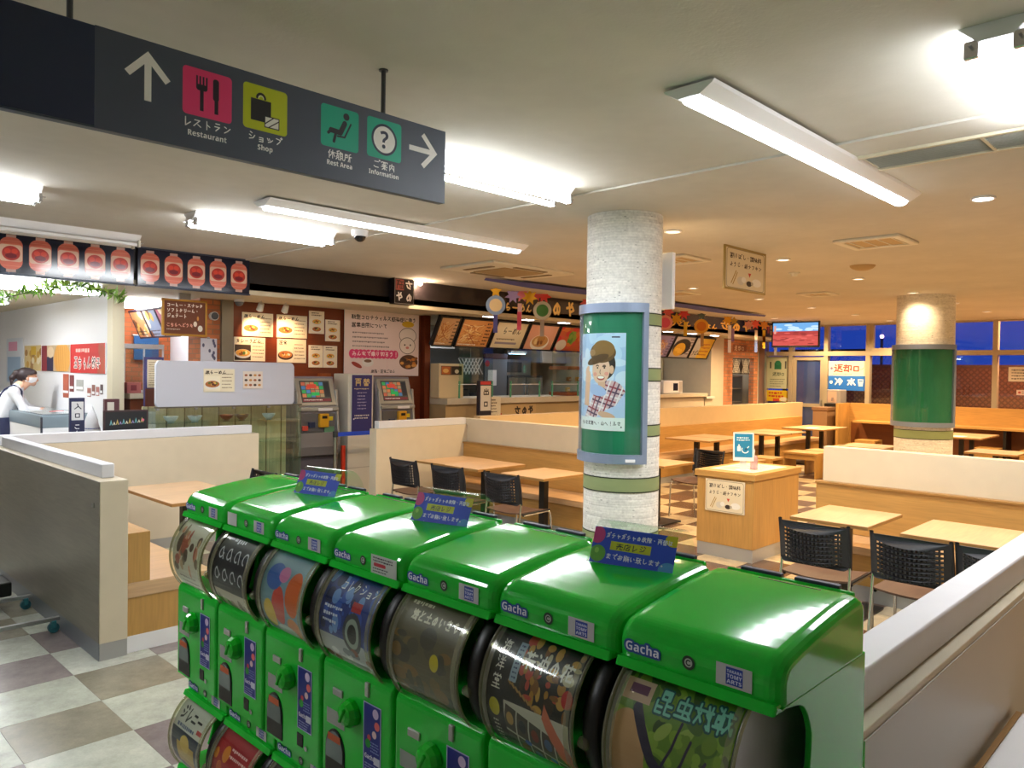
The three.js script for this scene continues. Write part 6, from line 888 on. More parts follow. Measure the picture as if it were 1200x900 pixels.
  face('pale green poster with a dark green emblem beside the glass door', 'wall_poster', 'poster', -8.45, -7.91, 1.4, 2.16, 140, 200, (c) => { fillR(c, '#b8bca0', 0, 0, 140, 200); fillR(c, '#1e6a4a', 46, 40, 44, 40); blob(c, '#2a7a54', 68, 40, 18, 14); fillR(c, '#4a4a44', 16, 34, 10, 40); fillR(c, '#4a4a44', 112, 30, 10, 46); jp(c, '返却口', 34, 96, 26, { color: '#3a4a40', lw: 3 }); lines(c, '#6a7066', 18, 140, 104, 4, 14, 6); });
  face('yellow poster with red lettering below the pale green one', 'wall_poster', 'poster', -8.45, -7.91, 1.1, 1.36, 140, 70, (c) => { fillR(c, '#d8b41e', 0, 0, 140, 70); lines(c, '#b8381e', 12, 12, 100, 2, 20, 14); blob(c, '#e0d8c0', 108, 56, 26, 14); fillR(c, '#c8442a', 40, 52, 40, 18); });
  face('white and blue tray return and cold water sign on the window', 'water_sign', 'sign', -6.99, -6.19, 1.4, 2.05, 320, 260, (c) => { fillR(c, '#ddd2c4', 0, 0, 320, 130); fillR(c, '#1d6ac8', 0, 130, 320, 130); blob(c, '#6a5a8a', 26, 64, 12); jp(c, '返却口', 48, 24, 76, { color: '#c83a34', lw: 11 }); c.strokeStyle = '#7a6a4a'; c.lineWidth = 4; c.beginPath(); c.arc(280, 50, 24, 0.3, 2.4); c.stroke(); lines(c, '#8a7a70', 40, 112, 180, 1, 10, 8); jp(c, '冷', 50, 146, 76, { color: '#f0f0ea', lw: 12 }); jp(c, '水', 160, 146, 76, { color: '#f0f0ea', lw: 12 }); c.fillStyle = '#e8e8e2'; c.beginPath(); c.moveTo(256, 160); c.lineTo(306, 160); c.lineTo(298, 220); c.lineTo(264, 220); c.fill(); fillR(c, '#1d6ac8', 264, 170, 34, 12); blob(c, '#f0f0ea', 24, 188, 14); });
  face('white printed paper taped on the window beyond the far column', 'window_notice', 'notice', -3.52, -3.05, 1.66, 1.94, 128, 90, (c) => { fillR(c, '#dcd6cc', 0, 0, 128, 90); lines(c, '#4a4a50', 14, 16, 100, 4, 18, 8); });
  face('small square pink label on the window under the white paper', 'window_label', 'label', -3.38, -3.22, 1.4, 1.5, 64, 48, (c) => { fillR(c, '#d8c4bc', 0, 0, 64, 48); blob(c, '#b8544a', 20, 24, 10); lines(c, '#6a5a58', 36, 12, 22, 3, 10, 5); });
}
// ---------------------------------------------------------------- far seating
{
  const t = partition('long tan partition with bench running towards the glass door', 6.7, 16.3, -7.24, -7.12, { h: 1.14, mat: std('#cbb28a', { roughness: 0.5, map: mottleTex }) });
  const b = thing('booth_bench', 'long orange wooden bench along the tan partition', 'bench', [11.5, 0, -7.117]);
  part(b, 'backrest', lim(-4.7, 4.65, 0.4, 0.84, 0, 0.06, 0.003), M.benchWood); part(b, 'seat', lim(-4.7, 4.65, 0.36, 0.42, 0.06, 0.5, 0.004), M.tableTop); part(b, 'front_panel', lim(-4.7, 4.63, 0.1, 0.36, 0.06, 0.46), M.benchWood); part(b, 'skirting', lim(-4.7, 4.63, 0, 0.1, 0.06, 0.45), M.skirt);
  const L = 'light wood tables along the long bench';
  table([8.75, 0, -6.35], 0.58, 0.78, 'light wood table at the long bench, half hidden by the near column', L);
  [10.72, 11.34].forEach((x, i) => table([x, 0, -6.38], 0.58, 0.8, ['light wood table at the long bench above the black chair', 'light wood table at the long bench behind the sanitizer sign'][i], L));
  [12.75, 13.38].forEach((x, i) => table([x, 0, -6.3], 0.58, 0.8, ['light wood table at the long bench beside the box stools', 'light wood table at the long bench facing the open-sided stool'][i], L));
  [14.7, 15.33].forEach((x, i) => table([x, 0, -6.3], 0.6, 0.8, ['light wood table with a white paper at the end of the long bench', 'light wood table closest to the water dispenser'][i], L));
  solo('paper_mat', 'white paper on the last light table by the long bench', 'paper', rbox(0.3, 0.002, 0.22, 0.0006), M.white, [14.75, 0.7012, -6.25]);
  chair([8.12, 0, -4.82], Math.PI - 0.15, 'black perforated-back chair facing a table just beyond the near column', 'black chairs at the booth tables');
  table([7.5, 0, -4.98], 0.62, 0.6, 'light wood table just beyond the near column with one black chair', 'light wood dining tables');
}
function stool(p, turn, label, w = 0.42, d = 0.4) {
  const t = thing('box_stool', label, 'stool', p, turn, 'wooden box stools');
  part(t, 'seat', lim(-w / 2, w / 2, 0.385, 0.42, -d / 2, d / 2, 0.003), M.benchWood); for (const s of [-1, 1]) part(t, 'side_panel', lim(s * (w / 2 - 0.0175) - 0.0175, s * (w / 2 - 0.0175) + 0.0175, 0, 0.385, -d / 2, d / 2, 0.002), M.benchWoodV); part(t, 'apron', lim(-w / 2 + 0.035, w / 2 - 0.035, 0.3, 0.385, -d / 2 + 0.03, -d / 2 + 0.05), M.benchWood); return t;
}
stool([12.85, 0, -5.55], Math.PI / 2, 'wide wooden box stool with its solid side to the aisle', 0.6, 0.5); stool([13.4, 0, -5.5], Math.PI / 2, 'wooden box stool behind the wide one', 0.42, 0.42); stool([13.1, 0, -5.0], 0, 'open-sided wooden stool beside the wide box stool', 0.42, 0.4);
stool([11.5, 0, -5.6], 0, 'open-sided wooden stool behind the sanitizer sign'); stool([10.9, 0, -5.6], 0, 'open-sided wooden stool behind the condiment cabinet'); stool([14.5, 0, -5.5], 0, 'open-sided wooden stool at the table with a white paper'); stool([15.2, 0, -5.5], 0, 'open-sided wooden stool at the table by the water dispenser');
{
  // counter under the windows
  const t = thing('window_counter', 'orange wooden counter with a high back under the windows', 'counter', [16.9, 0, -1.2]);
  part(t, 'back_panel', lim(0.0, 0.06, 0, 1.145, -5.18, 5.1, 0.003), M.benchWood); part(t, 'shelf', lim(-0.5, 0, 0.75, 0.79, -4.9, 5.1, 0.003), M.benchWood); part(t, 'end_panel', lim(-0.62, 0.0, 0, 1.145, -5.2, -5.15, 0.003), M.benchWoodV); part(t, 'lower_panel', lim(-0.03, 0, 0.1, 0.75, -5.1, 5.1), std('#8a4f22', { roughness: 0.5, map: grainTex }));
  for (const z of [-2.2, 1.0]) part(t, 'support', lim(-0.45, 0, 0, 0.75, z, z + 0.05), M.black);
  stool([16.35, 0, -5.75], 0, 'open-sided wooden stool in the corner of the window counter'); stool([16.4, 0, -5.0], 0, 'open-sided wooden stool at the window counter half behind the far column'); stool([16.45, 0, -3.62], 0, 'open-sided wooden stool at the window counter beyond the far column'); stool([16.45, 0, -2.9], 0, 'open-sided wooden stool at the window counter nearest its black support');
  const L = 'light wood tables near the far column';
  table([15.0, 0, -3.72], 0.62, 0.72, 'light wood table with a white paper beyond the far column', L); table([15.66, 0, -3.72], 0.62, 0.72, 'light wood table beside the window counter stools', L); solo('paper_mat', 'white paper on the table beyond the far column', 'paper', rbox(0.3, 0.002, 0.2, 0.0006), M.white, [14.95, 0.7012, -3.75]);
  table([11.75, 0, -4.12], 0.7, 0.62, 'light wood table at the foot of the far column', L); table([12.3, 0, -2.62], 0.7, 0.62, 'light wood table behind the near right bench partition', L); table([14.4, 0, -1.8], 0.7, 0.62, 'light wood table further behind the near right bench partition', L);
  stool([14.2, 0, -3.9], 0, 'open-sided wooden stool beside the far column table'); stool([13.4, 0, -3.2], 0, 'open-sided wooden stool between the far tables'); stool([12.9, 0, -4.3], 0.0, 'open-sided wooden stool behind the far column'); stool([13.3, 0, -2.5], 0, 'open-sided wooden stool behind the near right partition');
  // water dispenser
  const w = thing('water_dispenser', 'grey water dispenser on a steel cabinet below the cold water sign', 'dispenser', [16.95, 0, -6.66]); part(w, 'cabinet', lim(-0.25, 0.25, 0, 0.98, -0.2, 0.2, 0.01), M.steel); part(w, 'dispenser_body', lim(-0.16, 0.2, 0.98, 1.42, -0.15, 0.15, 0.02), std('#8f8a88', { roughness: 0.4 })); part(w, 'front_print', lim(-0.165, -0.16, 1.14, 1.38, -0.12, 0.07), std('#b89a88', { roughness: 0.5 })); part(w, 'drip_tray', lim(-0.26, -0.16, 0.98, 1.12, -0.15, 0.15), M.black); part(w, 'tap', tube([[-0.16, 1.24, 0.0], [-0.22, 1.24, 0], [-0.23, 1.18, 0]], 0.012, 10, 8), M.chrome);
  const c = thing('tray_cart', 'low wooden cart with cups beside the water dispenser', 'cart', [16.42, 0, -6.86]); part(c, 'body', lim(-0.2, 0.25, 0.06, 0.98, 0.0, 0.3, 0.006), std('#8a6a4a', { roughness: 0.6 })); part(c, 'top_tray', lim(-0.22, 0.27, 0.98, 1.05, -0.02, 0.32, 0.006), std('#7a5a3e', { roughness: 0.6 })); for (const [x, z] of [[-0.15, 0.05], [0.2, 0.05], [-0.15, 0.25], [0.2, 0.25]]) part(c, 'caster', new THREE.CylinderGeometry(0.03, 0.03, 0.03, 14).rotateX(Math.PI / 2), M.rubber, [x, 0.03, z]);
}
// ---------------------------------------------------------------- shop at the end of the fascia: lights, posters, freezer, person
{
  tubeFixture('bare twin tube light under the soffit of the white shop', 1.35, -8.2, true, SOFFIT, 1.2, 1.2); tubeFixture('bare twin tube light deeper inside the white shop', 1.06, -10.4, true, SOFFIT, 1.2, 1.8); tubeFixture('bare twin tube light over the cafe counter', 3.05, -9.6, true, SOFFIT, 0.9, 0.5);
  const WX = 2.9, ban = (label, name, cat, z0, z1, y0, y1, w, h, draw) => { const t = thing(name, label, cat, [WX - 0.008, (y0 + y1) / 2, (z0 + z1) / 2], -Math.PI / 2); board(t, Math.abs(z1 - z0), y1 - y0, 0.01, print(w, h, draw), M.white, [0, 0, 0], [0, 0, 0], ['sheet', 'printed_face']); };
  ban('red banner with large white lettering on the white shop wall', 'wall_banner', 'banner', -10.3, -9.08, 1.63, 1.97, 360, 100, (c) => { fillR(c, '#c8302e', 0, 0, 360, 100); for (let i = 0; i < 10; i++) blob(c, '#b0503a', 300 + rnd() * 50, rnd() * 100, 16, 22); lines(c, '#f0c8c0', 60, 16, 180, 1, 10, 16); jp(c, '玉ちゃん餃子', 36, 42, 46, { color: '#fbeeea', lw: 10 }); jp(c, '玉ちゃん餃子', 36, 42, 46, { color: '#2a1a1c', lw: 3.5 }); });
  ban('poster with a round yellow dumpling dish beside the red banner', 'wall_banner', 'banner', -11.52, -10.32, 1.64, 1.97, 300, 90, (c) => { fillR(c, '#c8b090', 0, 0, 300, 90); fillR(c, '#8a2a34', 0, 0, 60, 90); fillR(c, '#2e2a4a', 60, 40, 70, 50); blob(c, '#d8a050', 220, 46, 84, 54); for (let i = 0; i < 10; i++) { c.strokeStyle = '#b87830'; c.lineWidth = 3; c.beginPath(); c.moveTo(160 + i * 14, 4); c.lineTo(150 + i * 15, 90); c.stroke(); } blob(c, '#e0c8a8', 100, 24, 36, 20); });
  ban('yellow and cream poster farthest along the white shop wall', 'wall_banner', 'banner', -12.36, -11.54, 1.64, 1.98, 200, 90, (c) => { fillR(c, '#d8c088', 0, 0, 200, 90); for (let i = 0; i < 14; i++) blob(c, ['#c89838', '#a87838', '#e8dcc0'][i % 3], rnd() * 200, 20 + rnd() * 60, 18, 12); fillR(c, '#d8b020', 80, 4, 60, 30); });
  ban('tall pale blue poster at the far end of the shop wall', 'wall_banner', 'banner', -13.35, -12.45, 1.45, 2.1, 150, 120, (c) => { fillR(c, '#d4dae6', 0, 0, 150, 120); fillR(c, '#9ab8d8', 10, 50, 120, 66); fillR(c, '#d890b0', 20, 10, 80, 24); });
  const small = [[-10.62, -10.4, 1.32, 1.61, '#b05a44'], [-10.36, -10.2, 1.4, 1.6, '#7a3a3c'], [-10.1, -9.85, 1.42, 1.55, '#a8a8a4'], [-9.7, -9.58, 1.36, 1.46, '#a86a60'], [-9.54, -9.44, 1.38, 1.5, '#8a5a52'], [-9.4, -9.3, 1.38, 1.48, '#b0706a'], [-9.26, -9.18, 1.4, 1.51, '#5a4648']];
  small.forEach(([z0, z1, y0, y1, c], i) => { const t = thing('price_card', ['tall rust price card', 'dark red price card beside the rust one', 'grey price card', 'first pink price card past the grey one', 'brown price card', 'rose price card', 'dark price card nearest the cream pillar'][i] + ' on the white shop wall', 'card', [WX - 0.004, (y0 + y1) / 2, (z0 + z1) / 2], -Math.PI / 2, 'price cards on the white wall'); part(t, 'card', rbox(z1 - z0, y1 - y0, 0.004, 0.001), std(c, { roughness: 0.6 })); part(t, 'white_strip', rbox(z1 - z0 - 0.02, 0.03, 0.002, 0.0005), M.white, [0, -(y1 - y0) / 4, 0.003]); });
  // freezer
  const f = thing('chest_freezer', 'white chest freezer with a sliding glass lid in the white shop', 'freezer', [2.62, -0.05, -10.3]); part(f, 'body', lim(-0.26, 0.26, 0.21, 1.12, -0.88, 0.88, 0.02), M.white); part(f, 'grey_band', lim(-0.265, 0.265, 1.08, 1.22, -0.885, 0.885, 0.012), std('#8fa0ac', { roughness: 0.3, metalness: 0.4 })); part(f, 'glass_lid', lim(-0.24, 0.24, 1.222, 1.232, -0.86, 0.86, 0.003), phy('#c8d8e0', { roughness: 0.06, transmission: 0.6, thickness: 0 })); part(f, 'lid_frame', lim(-0.26, 0.26, 1.216, 1.23, 0.0, 0.03), M.steel); part(f, 'foot_plinth', lim(-0.24, 0.24, 0.17, 0.21, -0.85, 0.85), M.black); part(f, 'corner_strip', lim(-0.268, -0.25, 0.21, 1.2, 0.87, 0.888), std('#3a3c46', { roughness: 0.4 }));
  [[2.5, -10.36, 0.3, '#d8dce4'], [2.66, -10.0, 1.1, '#c87a78'], [2.7, -9.8, 0.2, '#e8ecf2'], [2.72, -9.6, 0.8, '#dfe4ea']].forEach(([x, z, r, c], i) => solo('leaflet', ['pale grey leaflet under the person\'s hands', 'pink leaflet', 'white leaflet', 'tilted white leaflet'][i] + ' lying on the freezer lid', 'leaflet', rbox(0.16, 0.004, 0.12, 0.001), std(c, { roughness: 0.6 }), [x, 1.1845, z], [0, r, 0], 'leaflets on the freezer'));
  const en = thing('entrance_sign', 'narrow navy standing sign lettered entrance in front of the freezer', 'sign', [2.24, 0, -7.8]); part(en, 'post', lim(-0.062, 0.062, 0.02, 1.42, -0.02, 0.02, 0.003), std('#232a56', { roughness: 0.4 })); part(en, 'foot', lim(-0.14, 0.14, 0, 0.02, -0.12, 0.12, 0.003), M.black); board(en, 0.1, 0.17, 0.004, print(100, 170, (c) => { fillR(c, '#d6d8dc', 0, 0, 100, 170); jp(c, '入', 16, 12, 66, { color: '#1c2038', lw: 8 }); jp(c, '口', 16, 90, 66, { color: '#1c2038', lw: 8 }); }), M.white, [0, 1.3, 0.022], [0, 0, 0], ['plate', 'printed_face']); board(en, 0.1, 0.5, 0.004, print(60, 300, (c) => { fillR(c, '#1c2248', 0, 0, 60, 300); jp(c, 'こちら', 12, 10, 34, { v: 1, color: '#e8eaf0', lw: 4.5 }); }), M.black, [0, 0.95, 0.022], [0, 0, 0], ['lower_plate', 'printed_face']);
  const bb = thing('chalkboard_stand', 'black chalkboard sign with colourful chalk words before the white showcase panel', 'sign', [2.64, 0, -7.72]); part(bb, 'board', lim(-0.2, 0.2, 0.95, 1.3, -0.012, 0.012, 0.003), std('#3a1e22', { roughness: 0.5 })); part(bb, 'chalk_face', new THREE.PlaneGeometry(0.37, 0.32), print(200, 170, (c) => { fillR(c, '#14161c', 0, 0, 200, 170); for (let i = 0; i < 11; i++) { c.strokeStyle = ['#6ab0b8', '#e0d8c0', '#c8b060', '#9a8ac0'][i % 4]; c.lineWidth = 4; const x = 22 + i * 15; c.beginPath(); c.moveTo(x, 66 - i); c.lineTo(x + 5, 46 - i + 8 * (i % 2)); c.lineTo(x + 10, 66 - i); c.stroke(); } blob(c, '#d86a8a', 182, 44, 7); }), [0, 1.125, 0.0135]); for (const s of [-1, 1]) part(bb, 'leg', lim(s * 0.18 - 0.012, s * 0.18 + 0.012, 0, 0.95, -0.012, 0.012), std('#3a1e22', { roughness: 0.5 })); part(bb, 'foot', lim(-0.2, 0.2, 0, 0.02, -0.12, 0.12, 0.003), M.black);
  const fig = thing('soft_cone', 'cream soft-serve cone figure beside the chalkboard', 'figure', [2.42, 0, -7.98]); part(fig, 'stand', cyl(0.07, 0.95, 20), std('#c8562e', { roughness: 0.5 }), [0, 0.475, 0]); part(fig, 'band', cyl(0.074, 0.05, 20), std('#2e3a8a', { roughness: 0.5 }), [0, 1.1, 0]); part(fig, 'swirl', new THREE.LatheGeometry([[0, 0], [0.075, 0.02], [0.085, 0.06], [0.075, 0.1], [0.08, 0.14], [0.06, 0.2], [0.055, 0.24], [0.035, 0.3], [0.012, 0.36], [0, 0.38]].map(([a, b]) => new THREE.Vector2(a, b)), 24), M.white, [0, 0.96, 0]);
  const ms = thing('small_menu_stand', 'small brown box stand with white print behind the chalkboard', 'stand', [2.53, 0, -7.92]); part(ms, 'box', lim(-0.02, 0.11, 0, 1.4, -0.03, 0.03, 0.004), std('#5a3038', { roughness: 0.5 })); part(ms, 'print', lim(0.0, 0.06, 1.28, 1.37, 0.03, 0.033), M.offWhite);
}
// cafe corner
{
  const t = thing('cafe_board', 'brown framed cafe board with white lettering hanging under the soffit', 'sign', [3.43, 2.06, -8.3], 0.0); board(t, 0.44, 0.37, 0.02, print(400, 330, (c) => { fillR(c, '#6a3212', 0, 0, 400, 330); jp(c, 'コーヒー・スナック', 22, 24, 42, { color: '#f2e6d4', lw: 6, squash: 0.92 }); jp(c, 'ソフトクリーム・', 22, 76, 42, { color: '#f2e6d4', lw: 6, squash: 0.92 }); jp(c, 'ジェラート', 22, 128, 42, { color: '#f2e6d4', lw: 6, squash: 0.92 }); jp(c, 'こちらへどうぞ', 22, 216, 40, { color: '#e8a08a', lw: 6, squash: 0.9 }); lines(c, '#d8c4b0', 24, 274, 160, 1, 10, 9); blob(c, '#e8dcc8', 300, 220, 18, 26); blob(c, '#e6e0d4', 350, 262, 24, 30); blob(c, '#c88a3a', 326, 166, 10, 22); }), M.brownWall, [0, 0.185, 0], [0, 0, 0], ['panel', 'printed_face']);
  for (const [w, h, x, y] of [[0.48, 0.022, 0, 0.37], [0.48, 0.022, 0, 0], [0.022, 0.39, -0.23, 0.185], [0.022, 0.39, 0.23, 0.185]]) part(t, 'frame_bar', rbox(w, h, 0.035, 0.005), std('#b8821e', { roughness: 0.45 }), [x, y, 0]); part(t, 'hanger', lim(-0.06, 0.06, 0.38, SOFFIT - 2.06, -0.01, 0.01), M.steel);
  const mk = ['#c88a5a', '#8a9ab4', '#b86a7a'];
  mk.forEach((k, i) => { const z = -9.72 + i * 0.4; const m = thing('menu_lightbox', ['slanted cafe menu board with an orange picture', 'slanted cafe menu board with a blue and cream picture', 'slanted pink cafe menu board behind the brown board'][i], 'menu', [3.5, 2.23, z], -Math.PI / 2, 'cafe menu boards'); board(m, 0.38, 0.34, 0.03, print(128, 120, (c) => { fillR(c, k, 0, 0, 128, 120); for (let j = 0; j < 10; j++) blob(c, ['#e8d8b8', '#7a4a2a', '#d8b05a'][j % 3], rnd() * 128, rnd() * 120, 14, 20); lines(c, '#3a2a28', 12, 90, 100, 2, 14, 6); }), M.black, [0, 0, 0], [0.42, 0, 0], ['menu_box', 'printed_face']); for (const s of [-1, 1]) part(m, 'frame_bar', rbox(0.02, 0.36, 0.04, 0.003), std('#2a1830', { roughness: 0.5 }), [s * 0.19, 0, 0.0], [0.42, 0, 0]); for (const s of [-1, 1]) part(m, 'frame_bar', rbox(0.4, 0.02, 0.04, 0.003), std('#2a1830', { roughness: 0.5 }), [0, s * 0.155, s * 0.07], [0.42, 0, 0]); });
  const pb = thing('cafe_poster_stand', 'tall brown cafe poster stand with cream sheets beside the white panel', 'stand', [3.2, 0, -8.55]); part(pb, 'board', lim(-0.09, 0.1, 0.05, 1.82, -0.03, 0.03, 0.004), std('#3a3468', { roughness: 0.5 })); part(pb, 'brown_front', lim(-0.095, 0.105, 0.9, 1.48, 0.03, 0.036, 0.001), std('#6a3a2e', { roughness: 0.5 })); board(pb, 0.15, 0.3, 0.004, print(80, 150, (c) => { fillR(c, '#e2d2b4', 0, 0, 80, 150); lines(c, '#8a7458', 8, 12, 62, 11, 12, 5); }), M.white, [0.0, 1.64, 0.034]); board(pb, 0.075, 0.4, 0.004, print(50, 200, (c) => { fillR(c, '#e6e6e0', 0, 0, 50, 200); lines(c, '#5a6a6a', 6, 12, 36, 12, 15, 6); }), M.white, [0.045, 1.22, 0.04]); part(pb, 'cup_picture', new THREE.CircleGeometry(0.032, 20), M.offWhite, [-0.05, 1.25, 0.0375]); part(pb, 'foot', lim(-0.15, 0.15, 0, 0.05, -0.12, 0.12, 0.006), M.black);
  const ct = thing('cafe_counter', 'cream cafe counter behind the poster stand', 'counter', [3.5, 0, -9.2]); part(ct, 'top', lim(-0.45, 0.27, 1.36, 1.42, -0.3, 0.4, 0.005), M.laminate); part(ct, 'front', lim(-0.42, 0.26, 0, 1.36, -0.25, 0.33), std('#9a5a3e', { roughness: 0.5 }));
  const pk = thing('pink_box', 'pink cardboard box on the cafe counter', 'box', [3.12, 1.42, -8.95]); part(pk, 'box', lim(-0.07, 0.08, 0, 0.12, -0.06, 0.06, 0.004), std('#c87a7a', { roughness: 0.6 })); part(pk, 'label', lim(-0.03, 0.03, 0.03, 0.09, 0.06, 0.062), std('#8a3a44', { roughness: 0.6 }));
  const gc = thing('glass_cabinet', 'tall glass cabinet with white edges on the cafe counter', 'cabinet', [3.3, 1.42, -9.25]); part(gc, 'case_glass', lim(-0.2, 0.2, 0.02, 0.5, -0.15, 0.15), M.glass); part(gc, 'top', lim(-0.22, 0.22, 0.5, 0.55, -0.17, 0.17, 0.004), M.white); part(gc, 'base', lim(-0.22, 0.22, 0, 0.02, -0.17, 0.17, 0.004), M.white); for (const x of [-0.21, 0.0, 0.21]) part(gc, 'post', lim(x - 0.008, x + 0.008, 0.02, 0.5, 0.15, 0.166), M.white);
  const bl = thing('blue_awning', 'dark blue roll curtain at the back of the cafe corner', 'curtain', [3.72, 1.8, -10.2]); part(bl, 'cloth', lim(-0.14, 0.16, 0, 0.3, -0.01, 0.01), std('#1c4a7a', { roughness: 0.8 })); part(bl, 'rod', cyl(0.015, 0.34, 10), M.steel, [0.01, 0.31, 0], [0, 0, Math.PI / 2]);
  const dc = thing('dotted_cloth', 'white cloth with dark dots hanging on the brick pier', 'cloth', [3.86, 1.77, -8.68]); part(dc, 'cloth', rbox(0.19, 0.28, 0.012, 0.002), print(96, 140, (c) => { fillR(c, '#d4d2da', 0, 0, 96, 140); for (let i = 0; i < 9; i++) blob(c, '#5a5870', 12 + rnd() * 72, 12 + rnd() * 116, 7, 11); }), [0.005, 0.14, 0]); part(dc, 'clip', rbox(0.03, 0.02, 0.02, 0.003), M.steel, [0, 0.285, 0]);
  const sp = thing('wall_speaker', 'round grey speaker on the brick pier', 'speaker', [3.92, 2.31, -8.66]); part(sp, 'body', new THREE.CylinderGeometry(0.05, 0.045, 0.06, 24).rotateX(Math.PI / 2), M.offWhite, [0, 0, -0.02]); part(sp, 'grille', new THREE.CylinderGeometry(0.042, 0.042, 0.008, 24).rotateX(Math.PI / 2), M.darkSteel, [0, 0, 0.012]);
  // ivy garland
  const g = thing('leaf_garland', 'green artificial leaf garland draped under the soffit of the white shop', 'garland', [1.2, 2.36, -7.98]);
  const pts = []; for (let i = 0; i <= 16; i++) pts.push([i * 0.095, 0.02 - 0.07 * Math.sin(i / 16 * Math.PI * 2.2) - 0.05 + 0.006 * i, 0.02 * Math.sin(i)]);
  part(g, 'stem', tube(pts, 0.006, 60, 6), std('#4a5a28', { roughness: 0.8 })); for (const i of [0, 8, 16]) part(g, 'hook', cyl(0.003, 0.15 - pts[i][1], 6), M.white, [pts[i][0], (0.15 + pts[i][1]) / 2, pts[i][2]]);
  const leaf = (() => { const s = new THREE.Shape(); s.moveTo(0, 0); s.quadraticCurveTo(0.016, 0.02, 0, 0.06); s.quadraticCurveTo(-0.016, 0.02, 0, 0); const q = new THREE.ShapeGeometry(s, 3); const p = q.attributes.position; for (let i = 0; i < p.count; i++) p.setZ(i, 6 * p.getX(i) * p.getX(i) - 2 * p.getY(i) * p.getY(i)); q.computeVertexNormals(); return q; })();
  const lm = ['#6f9a34', '#8db84a', '#56822c', '#a4c45a'].map((c) => std(c, { roughness: 0.6, side: THREE.DoubleSide })), gs = [[], [], [], []];
  for (let i = 0; i < 420; i++) { const u = rnd() * 16, k = Math.min(15, Math.floor(u)), f = u - k, a = pts[k], b = pts[k + 1]; gs[Math.floor(rnd() * 4)].push(leaf.clone().applyMatrix4(new THREE.Matrix4().compose(new THREE.Vector3(a[0] + (b[0] - a[0]) * f, a[1] + (b[1] - a[1]) * f, a[2]), new THREE.Quaternion().setFromEuler(new THREE.Euler(rnd() * 6, rnd() * 6, Math.PI + (rnd() - 0.5) * 2.4)), new THREE.Vector3(1, 1, 1).multiplyScalar(1 + rnd() * 0.8)))); }
  gs.forEach((a, i) => { const m = part(g, 'leaves', merge(a), lm[i]); m.userData.kind = 'stuff'; });
}
// wheeled cart at the left
{
  const t = thing('wheeled_cart', 'low wheeled rack with teal casters beside the metal-faced partition', 'cart', [1.12, 0, -5.85]);
  for (const z of [-0.33, 0.33]) { part(t, 'foot_bar', lim(-0.38, 0.37, 0.075, 0.1, z - 0.015, z + 0.015, 0.004), M.steel); for (const x of [-0.33, 0.335]) { const c = part(t, 'caster', new THREE.CylinderGeometry(0.032, 0.032, 0.03, 18).rotateX(Math.PI / 2), std('#2a6a78', { roughness: 0.5 }), [x, 0.033, z]); part(c, 'fork', rbox(0.03, 0.05, 0.044, 0.006), std('#2f7c88', { roughness: 0.45 }), [0, 0.022, 0]); } part(t, 'upright', lim(-0.05, -0.02, 0.1, 1.3, z - 0.015, z + 0.015, 0.004), M.steel); }
  part(t, 'black_box', lim(-0.1, 0.26, 0.1, 0.2, -0.62, -0.36, 0.01), M.black); part(t, 'panel', lim(-0.045, -0.025, 0.5, 1.25, -0.33, 0.33), M.greyPanel);
  const r = thing('drink_crate', 'red and blue striped crate beyond the end of the metal-faced partition', 'crate', [1.86, 0.12, -9.35]); part(r, 'red_band', lim(-0.12, 0.1, 0, 0.12, -0.1, 0.1, 0.006), std('#c02a30', { roughness: 0.5 })); part(r, 'white_band', lim(-0.12, 0.1, 0.12, 0.2, -0.1, 0.1, 0.006), M.white); part(r, 'blue_band', lim(-0.12, 0.1, 0.2, 0.28, -0.1, 0.1, 0.006), std('#28368a', { roughness: 0.5 }));
}
